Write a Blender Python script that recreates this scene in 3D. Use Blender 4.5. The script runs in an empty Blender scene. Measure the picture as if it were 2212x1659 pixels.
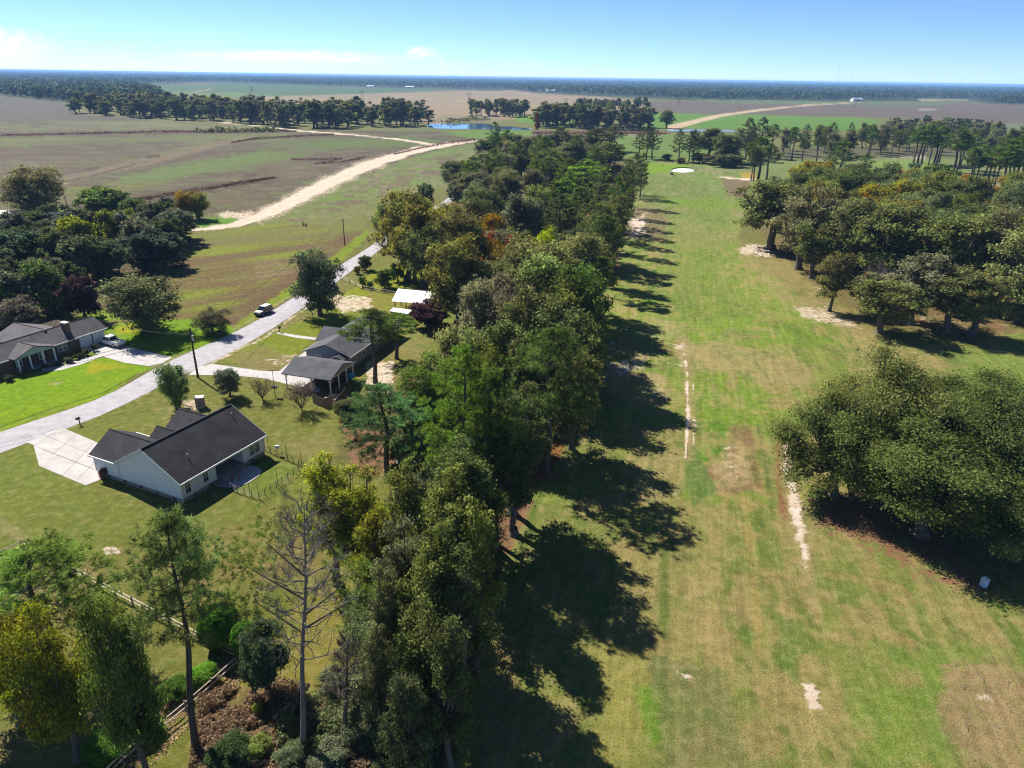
import bpy, math, random
import numpy as np
from mathutils import Matrix, Vector
R = math.radians
C = bpy.context.scene.collection
sc = bpy.context.scene

# ------------------------------------------------------------------ camera, sky, sun, exposure
CH = 48.0                                   # drone height above the ground
FPX, CX, CY = 1535.2, 1106.0, 829.5         # focal length and centre of a 2212 x 1659 frame
PIT, ROL = math.atan(899 / 2082.), 0.0149
cr, sr, cp, sp = math.cos(ROL), math.sin(ROL), math.cos(PIT), math.sin(PIT)
cam_d = bpy.data.cameras.new('camera'); cam = bpy.data.objects.new('camera', cam_d); C.objects.link(cam)
cam_d.sensor_width = 36; cam_d.lens = 36 * FPX / 2212; cam_d.clip_start = 0.5; cam_d.clip_end = 120000
cam.matrix_world = Matrix(((cr, -sr, 0, 0), (sr * sp, cr * sp, -cp, 0), (sr * cp, cr * cp, sp, CH), (0, 0, 0, 1)))
sc.camera = cam

SUN_EL, SUN_AZ = R(44.5), math.atan2(-0.705, 0.71)      # sun ahead and to the left
w = bpy.data.worlds.new('World'); sc.world = w; w.use_nodes = True
nt = w.node_tree; nt.nodes.clear()
sky = nt.nodes.new('ShaderNodeTexSky'); sky.sky_type = 'NISHITA'; sky.sun_disc = False
sky.sun_elevation = SUN_EL; sky.sun_rotation = SUN_AZ % (2 * math.pi)
sky.altitude = 50; sky.air_density = .52; sky.dust_density = 0.0; sky.ozone_density = 7.5
bg = nt.nodes.new('ShaderNodeBackground'); bg.inputs[1].default_value = 0.076
wo = nt.nodes.new('ShaderNodeOutputWorld')
nt.links.new(sky.outputs[0], bg.inputs[0]); nt.links.new(bg.outputs[0], wo.inputs[0])
sun_d = bpy.data.lights.new('sun', 'SUN'); sun_d.energy = 5.0; sun_d.angle = R(0.53); sun_d.color = (1, .95, .87)
sun = bpy.data.objects.new('sun', sun_d); C.objects.link(sun)
sdir = Vector((math.sin(SUN_AZ) * math.cos(SUN_EL), math.cos(SUN_AZ) * math.cos(SUN_EL), math.sin(SUN_EL)))
sun.rotation_euler = sdir.to_track_quat('Z', 'Y').to_euler(); sun.location = (-60, 60, 120)
sc.view_settings.view_transform = 'Standard'; sc.view_settings.look = 'None'
sc.view_settings.exposure = 1.02; sc.view_settings.gamma = 1
sc.cycles.max_bounces = 5; sc.cycles.diffuse_bounces = 2; sc.cycles.glossy_bounces = 2
sc.cycles.transmission_bounces = 3; sc.cycles.volume_bounces = 1; sc.cycles.transparent_max_bounces = 4
sc.cycles.use_denoising = True; sc.cycles.filter_width = 1.2

# ------------------------------------------------------------------ survey: frame pixel <-> place on the flat ground
def G(x, y, z=0.):
    x = x - CX; y = CY - y
    xr = cr * x - sr * y; yr = sr * x + cr * y
    t = (z - CH) / (-FPX * sp + yr * cp)
    return np.array([xr * t, (FPX * cp + yr * sp) * t])
def P(X, Y, Z=0.):
    dz = Z - CH
    yf = Y * cp - dz * sp; yu = Y * sp + dz * cp
    yf = np.maximum(yf, 1e-3)
    a = X / yf * FPX; b = yu / yf * FPX
    return CX + cr * a + sr * b, CY - (-sr * a + cr * b)
def hgt(bx, by, ty):
    g = G(bx, by); lo, hi = 0., 60.
    for _ in range(40):
        m = (lo + hi) / 2
        if P(g[0], g[1], m)[1] > ty: lo = m
        else: hi = m
    return lo

# ------------------------------------------------------------------ helpers
def mesh_np(name, V, F, mats, parent=None, link=True, attrs=None, smooth=False, midx=None):
    """V (n,3), F (m,k) with k 3 or 4, or a list of index lists"""
    me = bpy.data.meshes.new(name)
    V = np.asarray(V, np.float32)
    if isinstance(F, np.ndarray):
        m, k = F.shape
        me.vertices.add(len(V)); me.vertices.foreach_set('co', V.ravel())
        me.loops.add(m * k); me.loops.foreach_set('vertex_index', F.astype(np.int32).ravel())
        me.polygons.add(m); me.polygons.foreach_set('loop_start', np.arange(0, m * k, k, dtype=np.int32))
        me.update(calc_edges=True)
    else:
        me.from_pydata([tuple(v) for v in V], [], F)
    for mm in (mats if isinstance(mats, (list, tuple)) else [mats]): me.materials.append(mm)
    if attrs:
        for an, (dom, typ, data) in attrs.items():
            a = me.attributes.new(an, typ, dom)
            a.data.foreach_set('color' if typ == 'FLOAT_COLOR' else 'value', np.asarray(data, np.float32).ravel())
    if midx is not None: me.polygons.foreach_set('material_index', np.asarray(midx, np.int32))
    if smooth: me.polygons.foreach_set('use_smooth', np.ones(len(me.polygons), bool))
    me.update()
    o = bpy.data.objects.new(name, me)
    if link: C.objects.link(o)
    if parent: o.parent = parent
    return o

class MB:
    """collects shapes for ONE mesh object"""
    def __init__(s): s.v = []; s.f = []
    def poly(s, pts, flip=False):
        n = len(s.v); s.v += [tuple(p) for p in pts]; i = list(range(n, n + len(pts))); s.f.append(i[::-1] if flip else i); return s
    def box(s, x0, y0, z0, x1, y1, z1):
        n = len(s.v); s.v += [(x, y, z) for z in (z0, z1) for x, y in ((x0, y0), (x1, y0), (x1, y1), (x0, y1))]
        s.f += [[n + a for a in q] for q in ((3, 2, 1, 0), (4, 5, 6, 7), (0, 1, 5, 4), (1, 2, 6, 5), (2, 3, 7, 6), (3, 0, 4, 7))]; return s
    def prism(s, pts, d):
        """closed polygon swept by vector d"""
        n = len(s.v); k = len(pts); d = np.array(d)
        s.v += [tuple(p) for p in pts] + [tuple(np.array(p) + d) for p in pts]
        s.f.append([n + i for i in range(k)][::-1]); s.f.append([n + k + i for i in range(k)])
        s.f += [[n + i, n + (i + 1) % k, n + k + (i + 1) % k, n + k + i] for i in range(k)]; return s
    def tube(s, pts, rad, n=6, cap=True):
        pts = [np.array(p, float) for p in pts]
        if not hasattr(rad, '__len__'): rad = [rad] * len(pts)
        base = len(s.v)
        for i, p in enumerate(pts):
            d = pts[min(i + 1, len(pts) - 1)] - pts[max(i - 1, 0)]
            d = d / (np.linalg.norm(d) + 1e-9)
            a = np.cross(d, (0, 0, 1) if abs(d[2]) < .9 else (1, 0, 0)); a /= np.linalg.norm(a); b = np.cross(d, a)
            for k in range(n):
                t = 2 * math.pi * k / n
                s.v.append(tuple(p + rad[i] * (a * math.cos(t) + b * math.sin(t))))
        for i in range(len(pts) - 1):
            for k in range(n):
                k2 = (k + 1) % n; q = base + i * n
                s.f.append([q + k, q + k2, q + n + k2, q + n + k])
        if cap:
            s.f.append([base + k for k in range(n)][::-1]); s.f.append([base + (len(pts) - 1) * n + k for k in range(n)])
        return s
    def ball(s, c, r, sx=1, sy=1, sz=1, n=10, m=7):
        base = len(s.v); s.v.append((c[0], c[1], c[2] + r * sz))
        for j in range(1, m):
            a = math.pi * j / m
            for i in range(n):
                t = 2 * math.pi * i / n
                s.v.append((c[0] + r * sx * math.sin(a) * math.cos(t), c[1] + r * sy * math.sin(a) * math.sin(t), c[2] + r * sz * math.cos(a)))
        s.v.append((c[0], c[1], c[2] - r * sz)); last = len(s.v) - 1
        for i in range(n):
            s.f.append([base, base + 1 + i, base + 1 + (i + 1) % n])
            for j in range(m - 2):
                q = base + 1 + j * n
                s.f.append([q + i, q + n + i, q + n + (i + 1) % n, q + (i + 1) % n])
            q = base + 1 + (m - 2) * n
            s.f.append([q + i, last, q + (i + 1) % n])
        return s
    def build(s, name, mat, parent=None, smooth=False):
        o = mesh_np(name, s.v, s.f, mat, parent)
        if smooth: o.data.polygons.foreach_set('use_smooth', np.ones(len(o.data.polygons), bool))
        return o

def tag(o, label=None, cat=None, group=None, kind=None):
    if label: o['label'] = label
    if cat: o['category'] = cat
    if group: o['group'] = group
    if kind: o['kind'] = kind
    return o
def empty(name, loc, rz=0.):
    o = bpy.data.objects.new(name, None); C.objects.link(o); o.location = loc; o.rotation_euler = (0, 0, rz); o.empty_display_size = .5
    return o
def copy_thing(src, loc, rz=0., s=(1, 1, 1), color=None):
    r = src.copy(); C.objects.link(r); r.location = loc; r.rotation_euler = (0, 0, rz); r.scale = s
    if color: r.color = color
    for ch in src.children:
        c = ch.copy(); C.objects.link(c); c.parent = r
        if color: c.color = color
        for g in ch.children:
            d = g.copy(); C.objects.link(d); d.parent = c
    return r

# ------------------------------------------------------------------ noise
def vnoise(x, y, seed=0):
    xi = np.floor(x).astype(np.int64); yi = np.floor(y).astype(np.int64)
    xf = x - xi; yf = y - yi
    u = xf * xf * (3 - 2 * xf); v = yf * yf * (3 - 2 * yf)
    def h(a, b):
        n = (a * 374761393 + b * 668265263 + seed * 1442695041) & 0xffffffff
        n = ((n ^ (n >> 13)) * 1274126177) & 0xffffffff
        return ((n ^ (n >> 16)) & 0xffff) / 65535.
    return (h(xi, yi) * (1 - u) + h(xi + 1, yi) * u) * (1 - v) + (h(xi, yi + 1) * (1 - u) + h(xi + 1, yi + 1) * u) * v
def fbm(x, y, seed=0, o=4):
    t = 0; a = .5; n = 0
    for i in range(o):
        t = t + a * vnoise(x * 2 ** i, y * 2 ** i, seed + i); n += a; a *= .55
    return t / n

# ------------------------------------------------------------------ materials
def mat(name, col, rough=.8, spec=.3, noise=0., scale=5., metal=0., col2=None, bump=0., emis=None, coord='Object', stretch=None, alpha=None):
    m = bpy.data.materials.new(name); m.use_nodes = True
    t = m.node_tree; b = t.nodes['Principled BSDF']
    b.inputs['Base Color'].default_value = (*col, 1); b.inputs['Roughness'].default_value = rough
    b.inputs['Specular IOR Level'].default_value = spec; b.inputs['Metallic'].default_value = metal
    if noise or col2 or bump:
        tc = t.nodes.new('ShaderNodeTexCoord'); mp = t.nodes.new('ShaderNodeMapping')
        t.links.new(tc.outputs[coord], mp.inputs[0])
        if stretch: mp.inputs['Scale'].default_value = stretch
        n = t.nodes.new('ShaderNodeTexNoise'); n.inputs['Scale'].default_value = scale; n.inputs['Detail'].default_value = 5
        n.inputs['Roughness'].default_value = .65
        t.links.new(mp.outputs[0], n.inputs[0])
        mr = t.nodes.new('ShaderNodeMapRange'); mr.inputs[1].default_value = .3; mr.inputs[2].default_value = .7
        t.links.new(n.outputs[0], mr.inputs[0])
        mx = t.nodes.new('ShaderNodeMix'); mx.data_type = 'RGBA'
        c2 = col2 or tuple(c * (1 + noise) for c in col)
        c1 = col if col2 else tuple(c * (1 - noise) for c in col)
        mx.inputs[6].default_value = (*c1, 1); mx.inputs[7].default_value = (*c2, 1)
        t.links.new(mr.outputs[0], mx.inputs[0]); t.links.new(mx.outputs[2], b.inputs['Base Color'])
        if bump:
            bp = t.nodes.new('ShaderNodeBump'); bp.inputs[0].default_value = bump; bp.inputs[1].default_value = .05
            t.links.new(n.outputs[0], bp.inputs['Height']); t.links.new(bp.outputs[0], b.inputs['Normal'])
    return m

def rows_mat(name, col, pitch, depth, noise, rough=.9, axis='Z', scale=4., spec=.2):
    """lap siding / shingle courses: thin darker lines every `pitch` metres of height, plus weathering"""
    m = bpy.data.materials.new(name); m.use_nodes = True
    t = m.node_tree; L = t.links; b = t.nodes['Principled BSDF']; b.inputs['Roughness'].default_value = rough
    b.inputs['Specular IOR Level'].default_value = spec
    tc = t.nodes.new('ShaderNodeTexCoord'); sx = t.nodes.new('ShaderNodeSeparateXYZ'); L.new(tc.outputs['Object'], sx.inputs[0])
    d = t.nodes.new('ShaderNodeMath'); d.operation = 'DIVIDE'; d.inputs[1].default_value = pitch; L.new(sx.outputs[axis], d.inputs[0])
    fr = t.nodes.new('ShaderNodeMath'); fr.operation = 'FRACT'; L.new(d.outputs[0], fr.inputs[0])
    lt = t.nodes.new('ShaderNodeMapRange'); lt.inputs[1].default_value = 0; lt.inputs[2].default_value = .28
    lt.inputs[3].default_value = 1 - depth; lt.inputs[4].default_value = 1; L.new(fr.outputs[0], lt.inputs[0])
    n = t.nodes.new('ShaderNodeTexNoise'); n.inputs['Scale'].default_value = scale; n.inputs['Detail'].default_value = 6; L.new(tc.outputs['Object'], n.inputs[0])
    n2 = t.nodes.new('ShaderNodeTexNoise'); n2.inputs['Scale'].default_value = .5; n2.inputs['Detail'].default_value = 3; L.new(tc.outputs['Object'], n2.inputs[0])
    ad = t.nodes.new('ShaderNodeMath'); ad.operation = 'ADD'; L.new(n.outputs[0], ad.inputs[0]); L.new(n2.outputs[0], ad.inputs[1])
    mr = t.nodes.new('ShaderNodeMapRange'); mr.inputs[1].default_value = .7; mr.inputs[2].default_value = 1.3
    mr.inputs[3].default_value = 1 - noise; mr.inputs[4].default_value = 1 + noise; L.new(ad.outputs[0], mr.inputs[0])
    mu = t.nodes.new('ShaderNodeMath'); mu.operation = 'MULTIPLY'; L.new(lt.outputs[0], mu.inputs[0]); L.new(mr.outputs[0], mu.inputs[1])
    vm = t.nodes.new('ShaderNodeVectorMath'); vm.operation = 'SCALE'; vm.inputs[0].default_value = col; L.new(mu.outputs[0], vm.inputs['Scale'])
    L.new(vm.outputs[0], b.inputs['Base Color'])
    return m

def leaf_mat(name, transl=.42, autumn=(.19, .115, .018)):
    """leaf colour comes from the tree (object colour); each leaf clump and leaf differs a little"""
    m = bpy.data.materials.new(name); m.use_nodes = True
    t = m.node_tree; L = t.links; t.nodes.clear()
    out = t.nodes.new('ShaderNodeOutputMaterial')
    oi = t.nodes.new('ShaderNodeObjectInfo')
    av = t.nodes.new('ShaderNodeAttribute'); av.attribute_name = 'leaf'
    ac = t.nodes.new('ShaderNodeAttribute'); ac.attribute_name = 'clump'
    # autumn share
    inv = t.nodes.new('ShaderNodeMath'); inv.operation = 'SUBTRACT'; inv.inputs[0].default_value = 1; L.new(oi.outputs['Alpha'], inv.inputs[1])
    cmp_ = t.nodes.new('ShaderNodeMath'); cmp_.operation = 'LESS_THAN'; L.new(ac.outputs['Fac'], cmp_.inputs[0]); L.new(inv.outputs[0], cmp_.inputs[1])
    sc2 = t.nodes.new('ShaderNodeMath'); sc2.operation = 'MULTIPLY'; sc2.inputs[1].default_value = .75; L.new(cmp_.outputs[0], sc2.inputs[0])
    mx = t.nodes.new('ShaderNodeMix'); mx.data_type = 'RGBA'; L.new(sc2.outputs[0], mx.inputs[0]); L.new(oi.outputs['Color'], mx.inputs[6]); mx.inputs[7].default_value = (*autumn, 1)
    # per-leaf value and hue
    hs = t.nodes.new('ShaderNodeHueSaturation'); L.new(mx.outputs[2], hs.inputs['Color'])
    mv = t.nodes.new('ShaderNodeMapRange'); mv.inputs[3].default_value = .9; mv.inputs[4].default_value = 3.3; L.new(av.outputs['Fac'], mv.inputs[0])
    mc = t.nodes.new('ShaderNodeMapRange'); mc.inputs[3].default_value = .58; mc.inputs[4].default_value = 1.42; L.new(ac.outputs['Fac'], mc.inputs[0])
    mm = t.nodes.new('ShaderNodeMath'); mm.operation = 'MULTIPLY'; L.new(mv.outputs[0], mm.inputs[0]); L.new(mc.outputs[0], mm.inputs[1]); L.new(mm.outputs[0], hs.inputs['Value'])
    mh = t.nodes.new('ShaderNodeMapRange'); mh.inputs[3].default_value = .485; mh.inputs[4].default_value = .515; L.new(ac.outputs['Fac'], mh.inputs[0]); L.new(mh.outputs[0], hs.inputs['Hue'])
    d = t.nodes.new('ShaderNodeBsdfDiffuse'); L.new(hs.outputs[0], d.inputs[0])
    tr = t.nodes.new('ShaderNodeBsdfTranslucent')
    h2 = t.nodes.new('ShaderNodeHueSaturation'); h2.inputs['Saturation'].default_value = 1.15; h2.inputs['Value'].default_value = 1.3; L.new(hs.outputs[0], h2.inputs['Color']); L.new(h2.outputs[0], tr.inputs[0])
    ms = t.nodes.new('ShaderNodeMixShader'); ms.inputs[0].default_value = transl; L.new(d.outputs[0], ms.inputs[1]); L.new(tr.outputs[0], ms.inputs[2])
    L.new(ms.outputs[0], out.inputs[0])
    return m

M = {}
M['leaf'] = leaf_mat('leaf', .40); M['needle'] = leaf_mat('needle', .32)
M['bark'] = mat('bark', (.07, .055, .045), .95, .1, col2=(.17, .145, .12), scale=6, stretch=(3, 3, .6), bump=.6)
M['pine_bark'] = mat('pine_bark', (.055, .04, .034), .95, .1, col2=(.13, .105, .09), scale=5, stretch=(3, 3, .8), bump=.6)
M['grey_bark'] = mat('grey_bark', (.10, .08, .07), .95, .1, col2=(.26, .225, .20), scale=5, stretch=(2, 2, .6))
M['twig'] = mat('twig', (.13, .085, .065), .95, .1, col2=(.25, .17, .13), scale=3)
M['siding_pale'] = rows_mat('siding_pale', (.74, .74, .79), .13, .25, .05, .6)
M['siding_blue'] = rows_mat('siding_blue', (.20, .22, .27), .13, .25, .06, .6)
M['siding_tan'] = rows_mat('siding_tan', (.30, .27, .23), .13, .2, .06, .7)
M['shingle_black'] = rows_mat('shingle_black', (.027, .027, .031), .15, .6, .6, .85, scale=9)
M['shingle_grey'] = rows_mat('shingle_grey', (.075, .075, .088), .14, .4, .35, .85, scale=9)
M['shingle_brown'] = rows_mat('shingle_brown', (.085, .078, .084), .14, .4, .4, .85, scale=9)
M['ridge_dark'] = mat('ridge_dark', (.012, .012, .014), .9, noise=.3)
M['white'] = mat('white_paint', (.78, .78, .78), .5, noise=.05)
M['white_metal'] = mat('white_metal', (.8, .8, .8), .35, .5, noise=.03)
M['glass'] = mat('window_glass', (.03, .04, .05), .08, .8)
M['curtain'] = mat('curtain', (.25, .24, .22), .8, noise=.2)
M['block'] = mat('concrete_block', (.20, .17, .15), .95, .1, col2=(.36, .32, .29), scale=2.5)
M['brick'] = mat('brick', (.12, .065, .045), .9, .1, col2=(.21, .13, .09), scale=9)
M['soffit_green'] = rows_mat('gable_siding', (.38, .45, .40), .15, .2, .05, .7)
M['wood_grey'] = mat('weathered_wood', (.17, .13, .10), .95, .1, col2=(.32, .26, .21), scale=4, stretch=(4, 4, .5))
M['wood_pale'] = mat('pale_wood', (.42, .33, .25), .9, .1, col2=(.62, .54, .45), scale=3)
M['wood_red'] = mat('red_wood', (.16, .055, .025), .8, noise=.25)
M['wood_dark'] = mat('dark_wood', (.045, .03, .024), .9, noise=.3)
M['pole_wood'] = mat('pole_wood', (.05, .032, .025), .95, .1, noise=.35, scale=3, stretch=(4, 4, .3))
M['steel'] = mat('steel', (.35, .36, .38), .4, .5, metal=.7, noise=.1)
M['wire'] = mat('wire', (.03, .03, .03), .5)
M['black'] = mat('black_plastic', (.015, .015, .017), .4, .5)
M['rubber'] = mat('rubber', (.02, .02, .02), .85)
M['red'] = mat('red_plastic', (.45, .03, .03), .5)
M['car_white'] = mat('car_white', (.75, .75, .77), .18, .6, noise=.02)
M['car_glass'] = mat('car_glass', (.012, .014, .018), .05, .9)
M['cyan'] = mat('cyan_tarp', (.02, .30, .62), .5, noise=.2)
M['stone_white'] = mat('pale_block', (.5, .47, .43), .9, noise=.2)
M['skin'] = mat('skin', (.5, .3, .2), .6); M['cloth_white'] = mat('white_shirt', (.75, .75, .75), .9); M['cloth_dark'] = mat('dark_trousers', (.03, .03, .05), .9)

# ------------------------------------------------------------------ the ground: one sheet to the horizon, its plant and soil cover surveyed from the air
OLIVE = (.118, .116, .034); GREEN = (.088, .135, .024); VIVID = (.085, .20, .006); YEL = (.27, .235, .004); TAN = (.21, .185, .10)
BROWN = (.115, .075, .048); PURP = (.10, .068, .055); SANDC = (.50, .42, .33); DRED = (.060, .032, .024); DFOR = (.022, .034, .016)
def ground():
    a = np.concatenate([np.arange(2.4, 12, .9), np.arange(12, 30, 1.5), np.arange(30, 1560, 2.6)])       # depression, in survey units
    ang = np.arctan(a / FPX)
    # survey rows: use true depression through the tilted camera
    rows = []
    for yy in a:
        th = PIT - math.atan((899 / 1.3562 - yy) / FPX)
        rows.append(CH / math.tan(th))
    rows = np.array(sorted(rows + [30, 24, 17, 8, -5, -20, -45]))
    t = np.linspace(-1.3, 1.3, 1101)
    X = (rows[:, None].clip(18, None) + 25) * t[None, :]; Y = np.repeat(rows[:, None], len(t), 1)
    nr, ncol = X.shape
    x, y = X.ravel(), Y.ravel()
    vis = y > 12
    px, py = P(x, np.where(vis, y, 12.), 0.)
    px = px.astype(np.float64); py = py.astype(np.float64)
    base = np.tile(np.array(OLIVE), (len(x), 1)); sand = np.zeros(len(x)); lit = np.zeros(len(x))
    fwm = np.zeros(len(x)); lush = np.ones(len(x)); wob = fbm(px / 26, py / 9, 3) - .5; wob2 = fbm(px / 7, py / 3.5, 9) - .5
    # direction-aligned noises
    def streak(ax, sx, sy, seed):
        ca, sa = math.cos(ax), math.sin(ax)
        u = x * ca + y * sa; v = -x * sa + y * ca
        return fbm(u / sx, v / sy, seed, 4)
    FA = math.atan2(.975, .22)
    st1 = streak(FA, 30, 1.3, 21); st2 = streak(FA, 60, 4, 22); patch = fbm(x / 9, y / 14, 31); patch2 = fbm(x / 3.2, y / 3.6, 33); big = fbm(x / 40, y / 60, 35)
    farst = fbm(px / 160, py / 3.2, 41); farst2 = fbm(px / 60, py / 2.2, 43)
    FD = math.atan2(.62, .78)
    fst = streak(FD, 22, 2.2, 51); fst2 = streak(FD, 60, 9, 52)
    def sdist(poly, m):
        q = np.array(poly, float); X_ = px[m]; Y_ = py[m]
        d = np.full(len(X_), 1e9); ins = np.zeros(len(X_), bool)
        for i in range(len(q)):
            x0, y0 = q[i]; x1, y1 = q[(i + 1) % len(q)]
            ex, ey = x1 - x0, y1 - y0; wx = X_ - x0; wy = Y_ - y0
            tt = np.clip((wx * ex + wy * ey) / (ex * ex + ey * ey + 1e-9), 0, 1)
            d = np.minimum(d, (wx - ex * tt) ** 2 + (wy - ey * tt) ** 2)
            c = ((y0 <= Y_) != (y1 <= Y_)) & (X_ < (x1 - x0) * (Y_ - y0) / (y1 - y0 + 1e-12) + x0)
            ins ^= c
        d = np.sqrt(d); return np.where(ins, d, -d)
    def put(k, sd, col, soft, wb, op, mod, ch):
        f = np.clip((sd + wb * (wob[k] * 2.2 + wob2[k] * .9)) / soft + .5, 0, 1) * op
        if mod is not None: f = f * np.clip(mod[k], 0, 1)
        if ch == 'c': base[k] = base[k] * (1 - f[:, None]) + np.array(col) * f[:, None]
        elif ch == 's': sand[k] = np.maximum(sand[k], f)
        elif ch == 'ns': sand[k] = sand[k] * (1 - f); lit[k] = lit[k] * (1 - f)
        elif ch == 'v': lush[k] = lush[k] * (1 - f)
        elif ch == 'f': fwm[k] = np.maximum(fwm[k], f)
        elif ch == 'l': lit[k] = np.maximum(lit[k], f)
    def area(poly, col, soft=6, wb=8, op=1, mod=None, ch='c'):
        q = np.array(poly, float); pad = soft + wb * 2
        k = np.nonzero(vis & (px > q[:, 0].min() - pad) & (px < q[:, 0].max() + pad) & (py > q[:, 1].min() - pad) & (py < q[:, 1].max() + pad))[0]
        if len(k): put(k, sdist(poly, k), col, soft, wb, op, mod, ch)
    def path(pts, col, soft=2, wb=2, op=1, mod=None, ch='c'):
        """polyline of (x, y, half width)"""
        q = np.array(pts, float); pad = q[:, 2].max() + soft + wb * 2
        k = np.nonzero(vis & (px > q[:, 0].min() - pad) & (px < q[:, 0].max() + pad) & (py > q[:, 1].min() - pad) & (py < q[:, 1].max() + pad))[0]
        X_, Y_ = px[k], py[k]; best = np.full(len(k), -1e9)
        for i in range(len(q) - 1):
            x0, y0, w0 = q[i]; x1, y1, w1 = q[i + 1]; ex, ey = x1 - x0, y1 - y0
            tt = np.clip(((X_ - x0) * ex + (Y_ - y0) * ey) / (ex * ex + ey * ey + 1e-9), 0, 1)
            best = np.maximum(best, w0 + (w1 - w0) * tt - np.hypot(X_ - x0 - ex * tt, Y_ - y0 - ey * tt))
        put(k, best, col, soft, wb, op, mod, ch)
    hi = lambda n, lo, hi_: (n - lo) / (hi_ - lo)
    ALL = [(-3000, 100), (6000, 100), (6000, 9000), (-3000, 9000)]
    # --- far country
    area([(-900, 100), (3200, 100), (3200, 240), (2212, 234), (2106, 219), (1806, 219), (1531, 218), (1306, 209), (1156, 201), (965, 193), (645, 186), (460, 179), (285, 184), (155, 224), (0, 209), (-900, 190)], DFOR, 3, 1)
    area(ALL, (.16, .14, .09), 3, 1, .35, hi(farst2, .62, .75) * (py < 200))
    area([(285, 184), (450, 184), (460, 178), (645, 184), (800, 189), (965, 192), (985, 197), (700, 206), (420, 211), (330, 203), (270, 195)], (.055, .098, .040), 2, 1)
    area([(330, 198), (500, 200), (620, 207), (420, 214), (350, 209)], (.10, .145, .045), 3, 2)
    area([(560, 209), (700, 205), (965, 197), (1106, 195), (1160, 202), (1310, 210), (1420, 222), (1350, 245), (1135, 255), (945, 268), (900, 262), (600, 240)], (.235, .165, .10), 2, 1)
    area([(560, 209), (980, 202), (1220, 204), (1000, 210), (600, 214)], (.20, .165, .10), 2, 1, .7)
    area([(900, 216), (1290, 214), (1320, 222), (1100, 226), (950, 222)], (.14, .16, .06), 2, 2, .5, hi(farst, .4, .6))
    path([(880, 208, 1), (1000, 219, 1.2), (1110, 226, 1), (1250, 232, 1)], (.3, .24, .14), 1.5, 1, .6)
    area([(1380, 220), (1531, 218), (1806, 222), (2106, 222), (2400, 232), (2400, 300), (2212, 270), (2000, 258), (1860, 252), (1620, 252), (1500, 246), (1400, 240)], (.105, .078, .060), 2, 1)
    area([(1500, 215), (1800, 219), (2050, 223), (2030, 228), (1800, 226), (1560, 222)], (.085, .12, .045), 2, 1)
    area([(1980, 214), (2100, 215), (2080, 218), (1990, 218)], (.25, .2, .12), 1, .5)
    area([(1900, 262), (2300, 268), (2300, 292), (2000, 275)], (.11, .13, .065), 4, 2, .7)
    area([(1985, 235), (2025, 235), (2020, 238), (1985, 238)], SANDC, 2, 1, .4)
    for q in ([(1400, 245), (1512, 245), (1470, 272), (1440, 280), (1380, 276)], [(1500, 249), (1600, 247), (1850, 254), (1905, 262), (1860, 282), (1600, 279), (1480, 277)], [(1110, 250), (1180, 247), (1260, 262), (1180, 270), (1120, 266)]):
        area(q, (.085, .165, .020), 3, 1.5); area(q, (.12, .15, .04), 3, 1.5, .5, hi(farst2, .5, .7))
    area([(940, 250), (1010, 250), (1100, 258), (1050, 264), (950, 262)], (.17, .14, .08), 3, 2)
    area([(880, 275), (1200, 275), (1200, 300), (1060, 304), (870, 292), (740, 286)], (.10, .11, .035), 3, 2)
    area([(960, 284), (1100, 281), (1175, 286), (1150, 293), (1050, 298), (900, 292)], (.085, .165, .020), 3, 2, .9)
    area([(1150, 282), (1370, 281), (1450, 285), (1450, 296), (1150, 292)], (.11, .065, .045), 2, 1)
    area([(1330, 292), (1600, 288), (1640, 300), (1600, 345), (1400, 350), (1340, 340)], (.10, .15, .028), 3, 2)
    area([(1350, 290), (1420, 289), (1440, 296), (1360, 297)], (.2, .17, .1), 2, 1, .6)
    path([(1448, 276, 6), (1480, 268, 5), (1520, 258, 4.2), (1560, 249, 3), (1640, 238, 2), (1745, 227, 1.2), (1860, 221, .8)], (.42, .30, .19), 2, 1)
    path([(420, 199, 1), (455, 193, 1)], (.3, .22, .13), 2, .5)
    area([(1900, 208), (2100, 204), (2100, 214), (1950, 214)], (.03, .045, .02), 2, 1)
    # --- the fields on the left
    area([(-900, 190), (0, 209), (155, 224), (160, 246), (310, 258), (600, 278), (730, 283), (950, 282), (1030, 304), (900, 340), (700, 412), (540, 480), (405, 503), (380, 430), (0, 420), (-900, 520)], (.108, .104, .042), 3, 2)
    area([(-900, 190), (0, 209), (155, 224), (160, 245), (300, 257), (330, 262), (150, 261), (0, 265), (-900, 275)], (.078, .066, .052), 2, 1)
    area([(-900, 275), (0, 266), (330, 264), (620, 284), (400, 282), (0, 288), (-900, 310)], (.125, .135, .060), 2, 2, .9)
    area([(-900, 300), (0, 296), (300, 290), (520, 292), (460, 310), (200, 322), (0, 335), (-900, 380)], (.125, .130, .055), 3, 3, .8)
    area([(-900, 380), (0, 332), (300, 318), (420, 312), (300, 345), (100, 370), (0, 380)], (.13, .095, .062), 5, 6, .8)
    FLD = [(-900, 275), (0, 262), (620, 280), (950, 284), (1030, 305), (700, 405), (540, 478), (405, 500), (0, 480), (-900, 600)]
    farst3 = fbm(px / 110, py / 1.5, 47); area(FLD, (.066, .042, .032), 3, 2, .85, hi(farst3, .49, .57)); area(FLD, (.062, .060, .024), 3, 2, .6, hi(fbm(px / 26, py / 2.0, 61), .52, .60)); area(FLD, (.10, .155, .030), 3, 2, .8, hi(fbm(px / 70, py / 6, 48), .50, .62)); area(FLD, (.125, .065, .042), 3, 2, .7, hi(fbm(px / 80, py / 3.4, 49), .52, .60)); area(FLD, (.088, .056, .042), 3, 2, .85, hi(farst, .50, .60)); area(FLD, (.155, .14, .085), 3, 2, .7, hi(farst2, .52, .66))
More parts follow.
